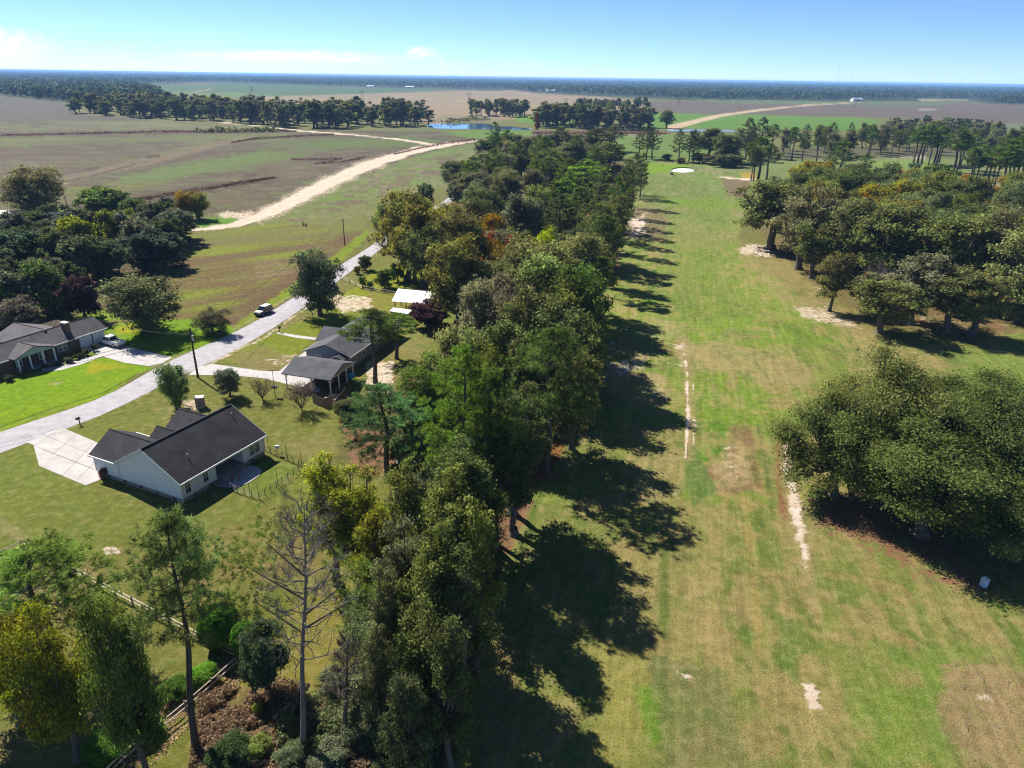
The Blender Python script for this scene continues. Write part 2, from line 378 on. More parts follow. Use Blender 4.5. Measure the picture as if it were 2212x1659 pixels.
    area([(-100, 330), (300, 318), (480, 305), (640, 300), (860, 320), (700, 395), (560, 440), (420, 440), (300, 400), (0, 430)], (.105, .066, .048), 8, 10, .6, hi(fbm(px / 60, py / 8, 66), .45, .58))
    area([(240, 395), (340, 370), (460, 345), (560, 325), (700, 320), (640, 350), (480, 372), (330, 400)], (.115, .155, .035), 6, 8, .8, hi(farst, .35, .55) + .3)
    area([(110, 408), (250, 395), (345, 392), (300, 408), (150, 425)], (.16, .175, .02), 4, 5, .8, hi(farst2, .4, .55))
    area([(620, 315), (720, 308), (900, 300), (1000, 310), (860, 318), (700, 325)], (.105, .15, .035), 4, 4, .8)
    path([(60, 410, 8), (105, 398, 9), (200, 374, 9), (330, 347, 8), (430, 322, 6), (520, 302, 4), (610, 288, 2)], (.20, .14, .09), 4, 4, .8)
    path([(105, 400, 2), (200, 380, 2), (290, 355, 2)], DRED, 2, 1, .8)
    path([(330, 335, 5), (430, 315, 5), (520, 298, 3)], (.16, .15, .05), 3, 3, .6)
    path([(-300, 305, 3), (0, 293, 3), (180, 289, 3.5), (330, 285, 4), (470, 284, 4), (600, 282, 3.5), (640, 284, 1)], DRED, 2, 2)
    path([(255, 436, 2), (330, 425, 7), (450, 405, 6), (540, 392, 5), (595, 384, 2)], DRED, 3, 3)
    for p_ in ([(500, 308, 2), (560, 298, 4), (640, 294, 3)], [(630, 345, 2), (690, 345, 5), (740, 343, 3)], [(680, 355, 1), (740, 350, 2.5), (790, 340, 2)], [(320, 339, 2), (345, 337, 2)], [(530, 380, 3), (552, 379, 3)], [(165, 372, 2), (200, 365, 4), (215, 362, 2)], [(580, 294, 2), (720, 290, 3), (735, 290, 1)]):
        path(p_, DRED, 2, 3)
    area([(560, 355), (640, 345), (800, 345), (700, 380), (600, 385)], (.20, .145, .09), 6, 8, .6, hi(farst2, .45, .6))
    for q, c_, o_ in (([(-100, 297), (120, 294), (420, 291), (640, 288), (600, 296), (420, 305), (180, 312), (-100, 322)], (.125, .150, .040), .8), ([(-100, 322), (200, 311), (420, 306), (300, 322), (120, 338), (-100, 356)], (.090, .052, .040), .75),
                      ([(250, 382), (420, 346), (560, 330), (660, 332), (560, 350), (400, 378), (280, 398)], (.11, .17, .030), .8), ([(560, 352), (760, 334), (860, 322), (820, 345), (700, 378), (600, 392)], (.115, .080, .055), .7), ([(520, 300), (760, 294), (900, 296), (860, 312), (700, 322), (560, 318)], (.100, .140, .032), .7),
                      ([(-100, 276), (300, 268), (600, 280), (400, 283), (100, 287), (-100, 290)], (.15, .155, .075), .7), ([(-100, 286), (200, 283), (600, 279), (650, 284), (330, 291), (-100, 300)], (.075, .038, .030), .85), ([(600, 296), (760, 290), (860, 296), (700, 300)], (.080, .045, .034), .6), ([(230, 440), (430, 402), (610, 380), (600, 392), (440, 420), (300, 445)], (.075, .040, .030), .8)):
        area(q, c_, 4, 5, o_, hi(farst3, .30, .46))
    for i in range(46):
        y0 = 262 + i * i * .085 + i * 1.2; path([(-60, y0 + 8, .5), (300, y0, .7), (700 - i * 4, y0 - 6 - i * .5, .5)], ((.06, .045, .03), (.15, .15, .06))[i % 2], 1.6, 3, .35, hi(farst, .35, .55))
    area(FLD, (.045, .040, .024), 3, 2, .30)
    # grass between the sand road and the belt
    area([(1030, 306), (1060, 320), (1000, 350), (960, 400), (800, 455), (790, 490), (650, 486), (480, 500), (600, 470), (700, 425), (860, 350), (960, 320)], (.115, .128, .040), 4, 3)
    area([(1000, 315), (1000, 345), (940, 390), (800, 440), (650, 475), (600, 470), (760, 400), (900, 345)], (.105, .165, .028), 8, 14, .9, hi(farst, .42, .58))
    area([(1000, 315), (1000, 345), (940, 390), (800, 440), (650, 475), (600, 470), (760, 400), (900, 345)], (.115, .080, .050), 6, 14, .9, hi(fbm(px / 30, py / 5, 71), .50, .60)); area([(1040, 320), (960, 400), (800, 470), (560, 486), (640, 440), (900, 330)], (.20, .18, .10), 8, 12, .5, hi(fbm(px / 14, py / 4, 72), .55, .65))
    path([(830, 338, 1), (900, 322, 3), (960, 310, 3.5), (1028, 303, 3)], DRED, 2, 2)
    # sand road
    area([(405, 486), (450, 470), (490, 466), (524, 473), (500, 484), (450, 494), (408, 497)], (.08, .18, .010), 3, 3)
    area([(455, 462), (540, 452), (560, 458), (530, 475), (480, 472)], 0, 8, 6, .62, None, 's')
    SR = [(400, 497.5, 2.6), (450, 494, 4), (490, 489, 5), (520, 482, 7), (560, 467, 9), (600, 450, 11), (650, 425, 12), (700, 400, 12), (760, 372, 11), (830, 345, 8), (900, 324, 7.5), (960, 313, 5), (1030, 304, 3)]
    path(SR, 0, 5, 3, 1, None, 's'); path([(a_, b_, c_ * 1.9) for a_, b_, c_ in SR[4:10]], 0, 14, 8, .5, None, 's')
    path([(940, 313, 2.4), (860, 301, 1.8), (750, 290, 1.6), (650, 283, 1.4), (560, 272, 1.2), (470, 264, 1)], 0, 2, 1, .9, None, 's')
    # --- mown field in the middle
    MF = [(400, 503), (480, 500), (600, 482), (700, 488), (790, 492), (800, 515), (720, 580), (640, 640), (560, 690), (500, 705), (420, 697), (350, 692), (200, 690), (190, 600), (300, 545), (390, 515)]
    area(MF, (.130, .155, .014), 4, 2); area(MF, (.100, .062, .040), 4, 2, .9, hi(fst2 * .5 + fst * .25 + fbm(x / 30, y / 40, 91) * .25, .46, .55)); area(MF, 0, 4, 2, .5, None, 'v')
    area(MF, (.15, .155, .05), 4, 2, .5, hi(fst, .55, .7))
    area([(400, 505), (800, 485), (800, 500), (560, 530), (420, 520)], (.12, .125, .035), 8, 8, .6)
    area([(195, 610), (290, 560), (345, 560), (330, 590), (250, 640), (300, 690), (210, 690)], (.13, .080, .055), 6, 5, .85)
    path([(340, 690, 6), (440, 694, 6), (520, 690, 9), (600, 640, 15), (680, 578, 14), (760, 515, 7)], (.105, .062, .042), 10, 14, .85, hi(fst, .25, .45)); path([(560, 660, 12), (640, 600, 22), (700, 560, 22), (740, 520, 10)], (.10, .06, .04), 16, 18, .75, hi(fst2, .3, .5)); area([(540, 560), (600, 560), (640, 590), (560, 610)], (.17, .13, .09), 12, 10, .5, hi(fst, .4, .6))
    path([(365, 690, 2), (440, 694, 2.5), (500, 702, 3), (560, 672, 2), (640, 612, 1.5)], (.30, .22, .17), 2, 3, .8, hi(fst, .4, .6))
    path([(515, 705, 7), (570, 668, 9), (640, 622, 11), (700, 580, 11), (750, 540, 9), (790, 505, 7)], (.130, .185, .004), 5, 4, .95)
    for q in ([(-900, 1300), (0, 930), (115, 884), (226, 858), (300, 806), (333, 796), (318, 791), (225, 770), (170, 788), (98, 802), (0, 824), (-900, 900)], [(225, 706), (330, 690), (430, 690), (500, 704), (508, 716), (462, 742), (370, 772), (240, 742), (220, 730)], [(590, 720), (680, 680), (780, 640), (800, 700), (680, 730), (640, 765), (480, 785), (500, 760)], [(740, 640), (800, 590), (900, 560), (960, 620), (900, 690), (820, 680), (760, 660)], [(1120, 250), (1510, 245), (1905, 262), (1860, 282), (1380, 280)]): area(q, 0, 4, 2, 1, None, 'v')
    # --- around the asphalt road and the houses
    YARD = [(0, 980), (120, 930), (250, 875), (350, 825), (450, 780), (590, 710), (760, 590), (830, 515), (960, 480), (1300, 600), (1250, 800), (1180, 1060), (1000, 1700), (-900, 1900), (-900, 1100)]
    area(YARD, (.118, .128, .030), 4, 2); area(YARD, (.19, .155, .08), 4, 2, .55, hi(patch, .52, .66)); area(YARD, (.092, .150, .018), 4, 2, .6, hi(big, .48, .62))
    area([(740, 640), (800, 590), (900, 560), (960, 620), (900, 690), (820, 680), (760, 660)], (.165, .185, .006), 6, 6, .9)
    area([(795, 620), (950, 640), (960, 720), (850, 690), (790, 660)], (.15, .14, .04), 6, 8, .7)
    area([(590, 720), (680, 680), (780, 640), (800, 700), (680, 730), (640, 765), (480, 785), (500, 760)], (.135, .175, .006), 6, 6, .8)
    area([(480, 770), (560, 745), (620, 770), (600, 800), (520, 790)], (.16, .14, .06), 8, 8, .8)
    area([(700, 640), (800, 640), (810, 668), (740, 680)], 0, 8, 8, .62, None, 's')
    area([(610, 768), (650, 760), (640, 785), (560, 795), (565, 782)], 0, 6, 8, .42, None, 's')
    path([(445, 792, 5), (480, 770, 6), (520, 752, 4), (570, 730, 3), (640, 680, 3), (700, 640, 3)], 0, 5, 5, .55, None, 's')
    path([(120, 934, 2), (300, 858, 3), (400, 812, 4), (450, 792, 6)], 0, 4, 4, .45, None, 's')
    path([(0, 930, 2), (200, 848, 2), (330, 792, 3), (420, 755, 2), (520, 704, 2), (640, 632, 2)], (.25, .22, .14), 3, 3, .7)
    area([(-900, 1300), (0, 930), (115, 884), (226, 858), (300, 806), (333, 796), (318, 791), (225, 770), (170, 788), (98, 802), (0, 824), (-900, 900)], (.118, .215, .000), 3, 2)
    area([(200, 775), (260, 785), (310, 796), (240, 800), (180, 815), (190, 790)], YEL, 8, 8, .65, hi(patch2, .4, .6))
    area([(125, 850), (300, 800), (230, 855), (0, 940), (-200, 960)], (.145, .225, .0), 8, 4, .7)
    area([(105, 829), (135, 824), (134, 828), (120, 833)], (.28, .24, .16), 3, 2, .8)
    path([(0, 922, 1), (120, 880, 1), (225, 848, 1), (300, 806, 1.6)], (.035, .05, .01), 2, 1, .8)
    area([(225, 706), (330, 690), (430, 690), (500, 704), (508, 716), (462, 742), (370, 772), (240, 742), (220, 730)], (.112, .205, .000), 4, 3)
    area([(240, 712), (300, 700), (320, 712), (260, 725)], YEL, 6, 6, .6)
    area([(130, 764), (185, 754), (215, 765), (165, 782), (130, 785)], (.11, .155, .015), 3, 2)
    area([(-60, 700), (230, 690), (230, 730), (-60, 800)], (.10, .13, .02), 4, 3); area([(140, 655), (200, 650), (260, 690), (200, 700), (150, 690)], (.13, .20, .008), 4, 4)
    area([(60, 452), (150, 452), (200, 462), (210, 480), (60, 480)], (.10, .20, .01), 3, 3, .9)
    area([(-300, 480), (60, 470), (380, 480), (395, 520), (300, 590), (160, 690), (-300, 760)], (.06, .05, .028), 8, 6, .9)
    # near-house lawn
    area([(150, 925), (430, 800), (560, 830), (700, 880), (720, 960), (600, 940), (420, 850), (220, 960)], (.115, .130, .026), 6, 4, .8)
    area([(330, 880), (390, 865), (450, 870), (430, 905), (350, 905)], TAN, 8, 8, .4, hi(patch2, .4, .6)); area([(385, 865), (420, 862), (440, 885), (400, 890)], 0, 6, 6, .55, None, 's')
    area([(0, 1200), (0, 980), (120, 960), (210, 1070), (380, 1110), (560, 1020), (700, 980), (660, 1060), (560, 1100), (400, 1220), (200, 1200)], (.110, .140, .024), 10, 4, .7)
    area([(85, 1180), (160, 1170), (200, 1185), (150, 1215), (90, 1210)], (.085, .175, .010), 8, 6, .9)
    area([(0, 1110), (60, 1160), (90, 1185), (60, 1190), (0, 1140)], TAN, 10, 6, .7)
    area([(220, 1185), (250, 1180), (260, 1195), (225, 1200)], 0, 6, 5, .55, None, 's'); area([(268, 1130), (285, 1134), (272, 1139)], 0, 4, 3, .5, None, 's')
    area([(250, 1190), (300, 1170), (480, 1140), (640, 1120), (700, 1200), (640, 1300), (420, 1310), (300, 1240)], (.17, .115, .062), 14, 12, .5, hi(patch2, .35, .6))
    area([(600, 960), (700, 930), (740, 960), (720, 1010), (660, 1000)], (.165, .145, .065), 10, 8, .6)
    area([(590, 1010), (650, 1020), (620, 1050), (560, 1060)], TAN, 8, 6, .6, hi(patch2, .4, .6))
    area([(500, 1035), (560, 985), (640, 1005), (600, 1060), (540, 1070)], (.10, .15, .02), 6, 5, .6)
    area([(640, 1290), (800, 1250), (820, 1500), (700, 1500), (560, 1480)], (.16, .15, .03), 12, 10, .7)
    area([(440, 1500), (520, 1430), (560, 1480), (480, 1530), (420, 1560)], (.155, .150, .025), 8, 6, .9)
    path([(235, 1640, 12), (330, 1550, 12), (420, 1480, 11), (505, 1420, 8)], 0, 4, 6, .9, None, 'l')
    area([(450, 1500), (560, 1480), (680, 1500), (800, 1520), (820, 1700), (420, 1700), (430, 1560)], (.14, .085, .05), 14, 16, .85)
    area([(200, 1500), (300, 1480), (300, 1560), (210, 1600)], 0, 10, 10, .5, None, 'l')
    # litter below the belt
    BELT = [(1060, 300), (1330, 300), (1345, 420), (1300, 520), (1290, 640), (1270, 800), (1240, 1000), (1130, 1130), (1060, 1300), (1020, 1500), (1000, 1700), (820, 1700), (820, 1280), (860, 1050), (720, 1000), (760, 840), (900, 800), (1000, 720), (960, 620), (840, 500), (960, 440)]
    area(BELT, (.085, .075, .032), 14, 10, .75); area(BELT, 0, 14, 14, .62, hi(patch, .42, .55), 'l')
    area([(730, 895), (760, 880), (840, 930), (800, 990), (740, 940)], 0, 8, 6, .8, None, 'l')
    area([(1125, 980), (1200, 960), (1270, 1000), (1290, 1040), (1180, 1045), (1110, 1010)], (.22, .085, .035), 10, 8, .75)
    area([(985, 855), (1060, 850), (1060, 910), (1000, 920)], (.25, .07, .05), 8, 8, .7)
    area([(790, 780), (850, 780), (850, 860), (790, 850)], 0, 6, 6, .62, None, 's')
    # --- the golf course
    FW = [(1400, 350), (1600, 350), (1660, 392), (1620, 430), (1590, 520), (1700, 620), (1780, 690), (1900, 735), (2100, 745), (2400, 600), (4000, 900), (4000, 3000), (980, 3000), (990, 1600), (1060, 1300), (1130, 1100), (1230, 960), (1270, 740), (1300, 520), (1380, 420)]
    area(FW, (.128, .156, .042), 8, 6)
    area(FW, (.215, .185, .085), 8, 4, .75, hi(st2 * .45 + st1 * .2 + patch * .35, .50, .62)); area(FW, (.082, .132, .028), 8, 4, .7, hi(.98 - st1, .50, .60) * hi(patch, .35, .6))
    area(FW, (.105, .18, .020), 8, 4, .7, hi(big, .46, .60)); area(FW, (.13, .19, .03), 8, 4, .6, hi(fbm(x / 14, y / 22, 81), .5, .62) * (y > 75)); area(FW, (.22, .17, .085), 8, 4, .7, hi(patch2, .58, .68) * hi(patch, .45, .6))
    area(FW, 0, 20, 4, 1, None, 'f')
    area([(1400, 372), (1560, 385), (1580, 450), (1590, 560), (1640, 660), (1600, 760), (1480, 740), (1430, 680), (1440, 520), (1400, 430)], (.110, .165, .028), 20, 12, .65)
    area([(1430, 425), (1560, 430), (1640, 445), (1560, 455), (1440, 445)], (.125, .205, .016), 8, 6, .8)
    area([(1440, 465), (1580, 500), (1560, 540), (1460, 530)], (.17, .17, .06), 10, 8, .5)
    area([(1480, 690), (1560, 680), (1680, 690), (1850, 745), (1650, 760), (1500, 745)], (.115, .195, .018), 10, 12, .7, hi(patch2, .3, .5))
    area([(1560, 710), (1640, 720), (1640, 735), (1570, 735)], (.15, .145, .075), 10, 8, .7)
    area([(1310, 730), (1330, 705), (1380, 695), (1440, 692), (1483, 708), (1470, 722), (1430, 735)], (.17, .20, .075), 3, 2, .9)
    area([(1470, 745), (1560, 735), (1660, 760), (1760, 790), (1745, 835), (1620, 835), (1570, 810), (1480, 800)], (.225, .19, .105), 10, 10, .75)
    area([(1500, 815), (1590, 800), (1640, 830), (1665, 900), (1640, 918), (1505, 905)], (.100, .180, .014), 16, 14, .85, hi(st1, .30, .46)); area([(1540, 840), (1580, 850), (1570, 890), (1540, 880)], (.15, .19, .06), 8, 8, .7)
    area([(1527, 912), (1576, 914), (1568, 1000), (1552, 985), (1530, 988)], (.062, .150, .008), 6, 4, .95)
    area([(1505, 950), (1528, 955), (1530, 1000), (1502, 995)], (.08, .19, .012), 5, 4)
    area([(1579, 918), (1622, 925), (1650, 1060), (1560, 1068), (1520, 1045), (1520, 1010), (1570, 1000)], (.150, .098, .062), 10, 9, .9, hi(patch2, .15, .35)); area([(1575, 960), (1610, 960), (1630, 1050), (1540, 1050), (1530, 1010)], (.28, .21, .14), 6, 8, .8, hi(patch2, .42, .58))
    path([(1636, 920, 3), (1650, 990, 4), (1662, 1060, 5)], (.06, .09, .03), 5, 3, .8)
    area([(1360, 985), (1480, 960), (1480, 1060), (1400, 1090), (1330, 1050)], (.225, .19, .10), 14, 12, .6)
    area(FW, (.24, .20, .10), 8, 4, .6, hi(fbm(x / 1.3, y / 2.6, 95), .56, .68) * hi(fbm(x / 12, y / 18, 96), .42, .58)); area(FW, (.06, .10, .02), 8, 4, .5, hi(fbm(x / 1.1, y / 3.2, 97), .58, .70) * hi(fbm(x / 15, y / 15, 98), .40, .60))
    area([(1482, 960), (1502, 960), (1550, 1060), (1500, 1090), (1478, 1050)], (.07, .135, .035), 8, 6, .8)
    area([(1560, 1070), (1640, 1070), (1660, 1200), (1640, 1500), (1580, 1500), (1570, 1250)], (.24, .19, .08), 14, 14, .7, hi(st1, .40, .52) * hi(patch2, .3, .5))
    area([(1640, 1100), (1700, 1100), (1720, 1659), (1660, 1659)], (.22, .17, .09), 14, 10, .5, hi(st1, .45, .6))
    area([(1250, 1400), (1380, 1380), (1400, 1430), (1400, 1659), (1290, 1659)], (.18, .18, .055), 14, 10, .8)
    area([(1370, 1480), (1440, 1490), (1440, 1600), (1400, 1610)], (.085, .175, .016), 16, 10, .8)
    area([(1400, 1420), (1560, 1440), (1620, 1659), (1440, 1659)], (.105, .115, .055), 20, 16, .6)
    area([(1680, 1330), (1740, 1340), (1720, 1480), (1690, 1440)], (.075, .135, .030), 16, 10, .7)
    area([(1850, 1440), (2050, 1380), (2230, 1420), (2230, 1659), (1900, 1659), (1820, 1560)], (.105, .180, .030), 40, 20, .65, hi(patch2, .25, .55))
    area([(2040, 1440), (2150, 1420), (2260, 1480), (2260, 1700), (2100, 1700), (2030, 1560)], (.22, .155, .105), 24, 24, .85, hi(patch2, .25, .5))
    area([(1390, 350), (1490, 356), (1475, 372), (1400, 376)], (.135, .215, .010), 4, 3)
    area([(1560, 386), (1622, 392), (1612, 425), (1570, 425)], (.14, .085, .055), 6, 5, .9)
    area([(1598, 373), (1632, 374), (1632, 386), (1605, 385)], (.32, .21, .02), 3, 2, .9)
    path([(1545, 381, .8), (1570, 384, 1.6), (1622, 388, 1.8), (1640, 389, 1)], 0, 1.5, 1, .9, None, 's')
    path([(1698, 950, 20), (1705, 1030, 24), (1716, 1100, 26), (1735, 1180, 22), (1748, 1260, 12), (1765, 1340, 6)], (.26, .20, .12), 26, 14, .75)
    path([(1470, 735, 14), (1486, 800, 9), (1490, 900, 12), (1488, 990, 9)], (.24, .19, .115), 14, 8, .7)
    area([(1290, 770), (1400, 760), (1450, 840), (1440, 900), (1330, 860)], (.25, .19, .125), 20, 16, .7, hi(patch2, .3, .5))
    area([(1590, 520), (1700, 545), (1740, 600), (1860, 690), (1930, 735), (1840, 730), (1700, 660), (1600, 560)], (.215, .175, .095), 16, 12, .7, hi(patch2, .25, .5))
    rt = random.Random(12)
    for i in range(34):
        x0 = rt.uniform(1440, 1640); y0 = rt.uniform(430, 900); a_ = rt.gauss(0, .25); L_ = rt.uniform(60, 190) * (y0 / 700); c_ = rt.gauss(0, .4); p_ = []
        for k in range(7):
            q_ = k / 6; p_.append((x0 + L_ * q_ * math.sin(a_ + c_ * q_), y0 + L_ * q_ * math.cos(a_ + c_ * q_), rt.uniform(.2, 1.0)))
        path(p_, rt.choice([(.24, .22, .11), (.20, .21, .09), (.07, .12, .02)]), 2.4, 1.2, .5)
    # sand patches on the course
    for q, o_ in (([(1590, 535), (1620, 522), (1690, 545), (1660, 560), (1600, 550)], .72), ([(1745, 620), (1790, 617), (1780, 632)], .6), ([(1712, 660), (1780, 660), (1830, 690), (1880, 715), (1800, 705), (1730, 690)], .62),
                  ([(1355, 468), (1395, 460), (1400, 505), (1365, 515)], .8), ([(1310, 480), (1360, 465), (1365, 510), (1320, 500)], .45), ([(1300, 780), (1390, 770), (1400, 800), (1330, 815)], .6), ([(1310, 730), (1340, 735), (1345, 760), (1315, 755)], .5),
                  ([(1440, 740), (1480, 738), (1488, 760), (1460, 758)], .6), ([(1440, 782), (1478, 782), (1478, 792), (1440, 790)], .62), ([(1735, 1475), (1758, 1470), (1778, 1530), (1752, 1530), (1740, 1500)], .95), ([(1468, 1452), (1502, 1452), (1500, 1468), (1470, 1466)], .62),
                  ([(1455, 1065), (1472, 1055), (1475, 1062), (1462, 1075)], .6), ([(1370, 790), (1440, 830), (1440, 870), (1380, 850)], .4), ([(2100, 1480), (2140, 1500), (2150, 1520), (2110, 1515)], .5), ([(1350, 425), (1375, 424), (1375, 430)], .5), ([(1300, 690), (1325, 690), (1325, 705)], .5),
                  ([(1560, 960), (1600, 960), (1620, 1040), (1550, 1040)], .38), ([(1980, 700), (2100, 690), (2110, 720), (2000, 735)], .4), ([(2150, 390), (2212, 400), (2212, 425), (2140, 415)], .5), ([(1900, 340), (2000, 335), (2000, 345)], .6)):
        area(q, 0, 16, 10, o_ * .88, None, 's')
    path([(1478, 765, 2), (1484, 800, 3), (1484, 860, 2.2), (1487, 900, 6), (1482, 960, 3), (1480, 988, 2)], 0, 3, 2.5, .85, hi(patch2, .1, .4), 's')
    path([(1496, 800, 1), (1499, 860, 1.5), (1500, 920, 2.5), (1498, 960, 2)], 0, 3, 2, .7, hi(patch2, .2, .5), 's')
    path([(1698, 955, 7), (1702, 1010, 11), (1711, 1060, 12), (1721, 1110, 13), (1731, 1160, 11), (1740, 1200, 7), (1742, 1240, 2)], 0, 22, 12, .78, None, 's')
    path([(1680, 960, 6), (1682, 1040, 6), (1695, 1120, 7)], (.17, .075, .045), 6, 6, .8)
    area([(1740, 1075), (1830, 1040), (1950, 1060), (2180, 1280), (2130, 1310), (1960, 1240), (1830, 1170), (1770, 1150)], 0, 60, 26, .70, hi(patch2, .12, .42), 'l')
    area([(1290, 520), (1350, 520), (1330, 600), (1280, 600)], 0, 8, 10, .6, None, 'l'); area([(1290, 530), (1320, 525), (1320, 580), (1290, 575)], (.30, .10, .07), 6, 5, .8)
    area([(1330, 440), (1440, 455), (1440, 520), (1320, 510)], (.15, .10, .07), 8, 8, .6)
    # under the grove and beyond
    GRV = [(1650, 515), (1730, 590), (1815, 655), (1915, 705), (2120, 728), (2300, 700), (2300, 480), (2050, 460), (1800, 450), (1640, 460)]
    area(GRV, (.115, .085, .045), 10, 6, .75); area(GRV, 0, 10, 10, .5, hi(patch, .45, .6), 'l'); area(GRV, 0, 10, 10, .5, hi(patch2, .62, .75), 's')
    area([(1620, 330), (2300, 330), (2300, 420), (1990, 430), (1780, 470), (1660, 430), (1640, 390)], (.135, .165, .050), 8, 5, .9)
    area([(1860, 350), (2000, 345), (2120, 380), (2100, 420), (1900, 430), (1800, 400)], (.135, .20, .035), 8, 6, .7); area([(2050, 370), (2300, 360), (2300, 440), (2100, 420)], (.19, .145, .085), 8, 8, .7, hi(farst, .4, .6))
    area([(1560, 325), (1980, 315), (2260, 330), (2260, 345), (1980, 340), (1700, 345)], (.07, .06, .035), 5, 4, .8)
    area([(2060, 760), (2212, 760), (2300, 900), (2212, 940), (2170, 860), (2080, 800)], (.11, .18, .035), 12, 8, .6)
    # large-scale variation everywhere
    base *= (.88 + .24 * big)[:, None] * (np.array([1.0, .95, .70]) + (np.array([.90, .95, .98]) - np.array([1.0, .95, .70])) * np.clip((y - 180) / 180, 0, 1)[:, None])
    near = np.clip(1 - (y - 60) / 300, 0, 1)
    base *= (1 + near * .12 * (st1 - .5))[:, None]
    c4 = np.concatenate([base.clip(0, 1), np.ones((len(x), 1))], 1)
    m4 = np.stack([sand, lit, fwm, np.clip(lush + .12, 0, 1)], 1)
    idx = np.arange(nr * ncol).reshape(nr, ncol)
    F = np.stack([idx[:-1, :-1], idx[:-1, 1:], idx[1:, 1:], idx[1:, :-1]], -1).reshape(-1, 4)
    V = np.stack([x, y, np.zeros_like(x)], 1)
    m = bpy.data.materials.new('ground_cover'); m.use_nodes = True
    t = m.node_tree; L = t.links; b = t.nodes['Principled BSDF']; b.inputs['Roughness'].default_value = .95; b.inputs['Specular IOR Level'].default_value = .1
    ab = t.nodes.new('ShaderNodeAttribute'); ab.attribute_name = 'cover'; am = t.nodes.new('ShaderNodeAttribute'); am.attribute_name = 'soil'
    sp_ = t.nodes.new('ShaderNodeSeparateColor'); L.new(am.outputs['Color'], sp_.inputs[0])
    tc = t.nodes.new('ShaderNodeTexCoord')
    def noise(s, det=4, rough=.6, stretch=None):
        n = t.nodes.new('ShaderNodeTexNoise'); n.inputs['Scale'].default_value = s; n.inputs['Detail'].default_value = det; n.inputs['Roughness'].default_value = rough
        if stretch:
            m0 = t.nodes.new('ShaderNodeMapping'); m0.inputs['Rotation'].default_value = (0, 0, -stretch[0]); mp = t.nodes.new('ShaderNodeMapping'); mp.inputs['Scale'].default_value = (stretch[1], 1, 1)
            L.new(tc.outputs['Object'], m0.inputs[0]); L.new(m0.outputs[0], mp.inputs[0]); L.new(mp.outputs[0], n.inputs[0])
        else: L.new(tc.outputs['Object'], n.inputs[0])
        return n.outputs[0]
    def mr(x_, a_, b_, c_=0., d_=1.):
        q = t.nodes.new('ShaderNodeMapRange'); L.new(x_, q.inputs[0])
        for i, v_ in enumerate((a_, b_, c_, d_)): q.inputs[i + 1].default_value = v_
        return q.outputs[0]
    def op(o_, a_, b_):
        q = t.nodes.new('ShaderNodeMath'); q.operation = o_
        for i, v_ in enumerate((a_, b_)):
            if isinstance(v_, (int, float)): q.inputs[i].default_value = v_
            else: L.new(v_, q.inputs[i])
        return q.outputs[0]
    def mix(f, a_, b_, mode='MIX'):
        q = t.nodes.new('ShaderNodeMix'); q.data_type = 'RGBA'; q.blend_type = mode
        if isinstance(f, float): q.inputs[0].default_value = f
        else: L.new(f, q.inputs[0])
        for i, v_ in ((6, a_), (7, b_)):
            if isinstance(v_, tuple): q.inputs[i].default_value = (*v_, 1)
            else: L.new(v_, q.inputs[i])
        return q.outputs[2]
    n1 = noise(5.5, 6, .7); n2 = noise(.9, 6, .68); n3 = noise(1.5, 6, .62, (FA, .05)); n5 = noise(2.4, 6, .75)
    n4 = noise(.33, 5, .6)
    fine = op('MULTIPLY', mr(n1, .25, .75, .50, 1.5), mr(n2, .3, .7, .72, 1.30))
    vs = t.nodes.new('ShaderNodeVectorMath'); vs.operation = 'SCALE'; L.new(ab.outputs['Color'], vs.inputs[0]); L.new(fine, vs.inputs['Scale'])
    stv = mr(n3, .36, .64, .88, 1.12); stm = op('ADD', 1., op('MULTIPLY', sp_.outputs[2], op('SUBTRACT', stv, 1.)))
    v2 = t.nodes.new('ShaderNodeVectorMath'); v2.operation = 'SCALE'; L.new(vs.outputs[0], v2.inputs[0]); L.new(stm, v2.inputs['Scale'])
    d0 = mix(op('MULTIPLY', op('MULTIPLY', mr(n3, .54, .66), sp_.outputs[2]), .2), v2.outputs[0], (.255, .20, .085))
    d1 = mix(op('MULTIPLY', op('MULTIPLY', mr(n5, .60, .70), .45), am.outputs['Alpha']), d0, (.26, .19, .11)); d2 = mix(op('MULTIPLY', mr(n5, .42, .32), .45), d1, (.045, .062, .018))
    dry = mix(op('MULTIPLY', op('MULTIPLY', mr(n2, .52, .66), .40), am.outputs['Alpha']), d2, (.235, .18, .09))
    grn = mix(op('MULTIPLY', mr(n4, .54, .66), .35), dry, (.075, .125, .022))
    litf = mr(op('ADD', sp_.outputs[1], op('MULTIPLY', op('SUBTRACT', n2, .5), 1.6)), .42, .62)
    lc = mix(mr(n1, .3, .7), (.10, .045, .025), (.26, .13, .075))
    c2 = mix(op('MULTIPLY', litf, .85), grn, lc)
    sandf = mr(op('ADD', sp_.outputs[0], op('ADD', op('MULTIPLY', op('SUBTRACT', n2, .5), 1.5), op('MULTIPLY', op('SUBTRACT', n1, .5), 1.2))), .38, .66)
    scol = mix(mr(n4, .35, .65), (.47, .35, .25), (.58, .50, .41)); scol = mix(op('MULTIPLY', mr(n1, .3, .7), .35), scol, (.30, .22, .15))
    c3 = mix(sandf, c2, scol)
    L.new(c3, b.inputs['Base Color'])
    bp = t.nodes.new('ShaderNodeBump'); bp.inputs[0].default_value = .8; bp.inputs[1].default_value = .2
    L.new(n1, bp.inputs['Height']); L.new(bp.outputs[0], b.inputs['Normal'])
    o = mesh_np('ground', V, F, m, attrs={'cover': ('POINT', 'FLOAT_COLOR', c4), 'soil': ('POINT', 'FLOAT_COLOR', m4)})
    tag(o, kind='structure')
ground()

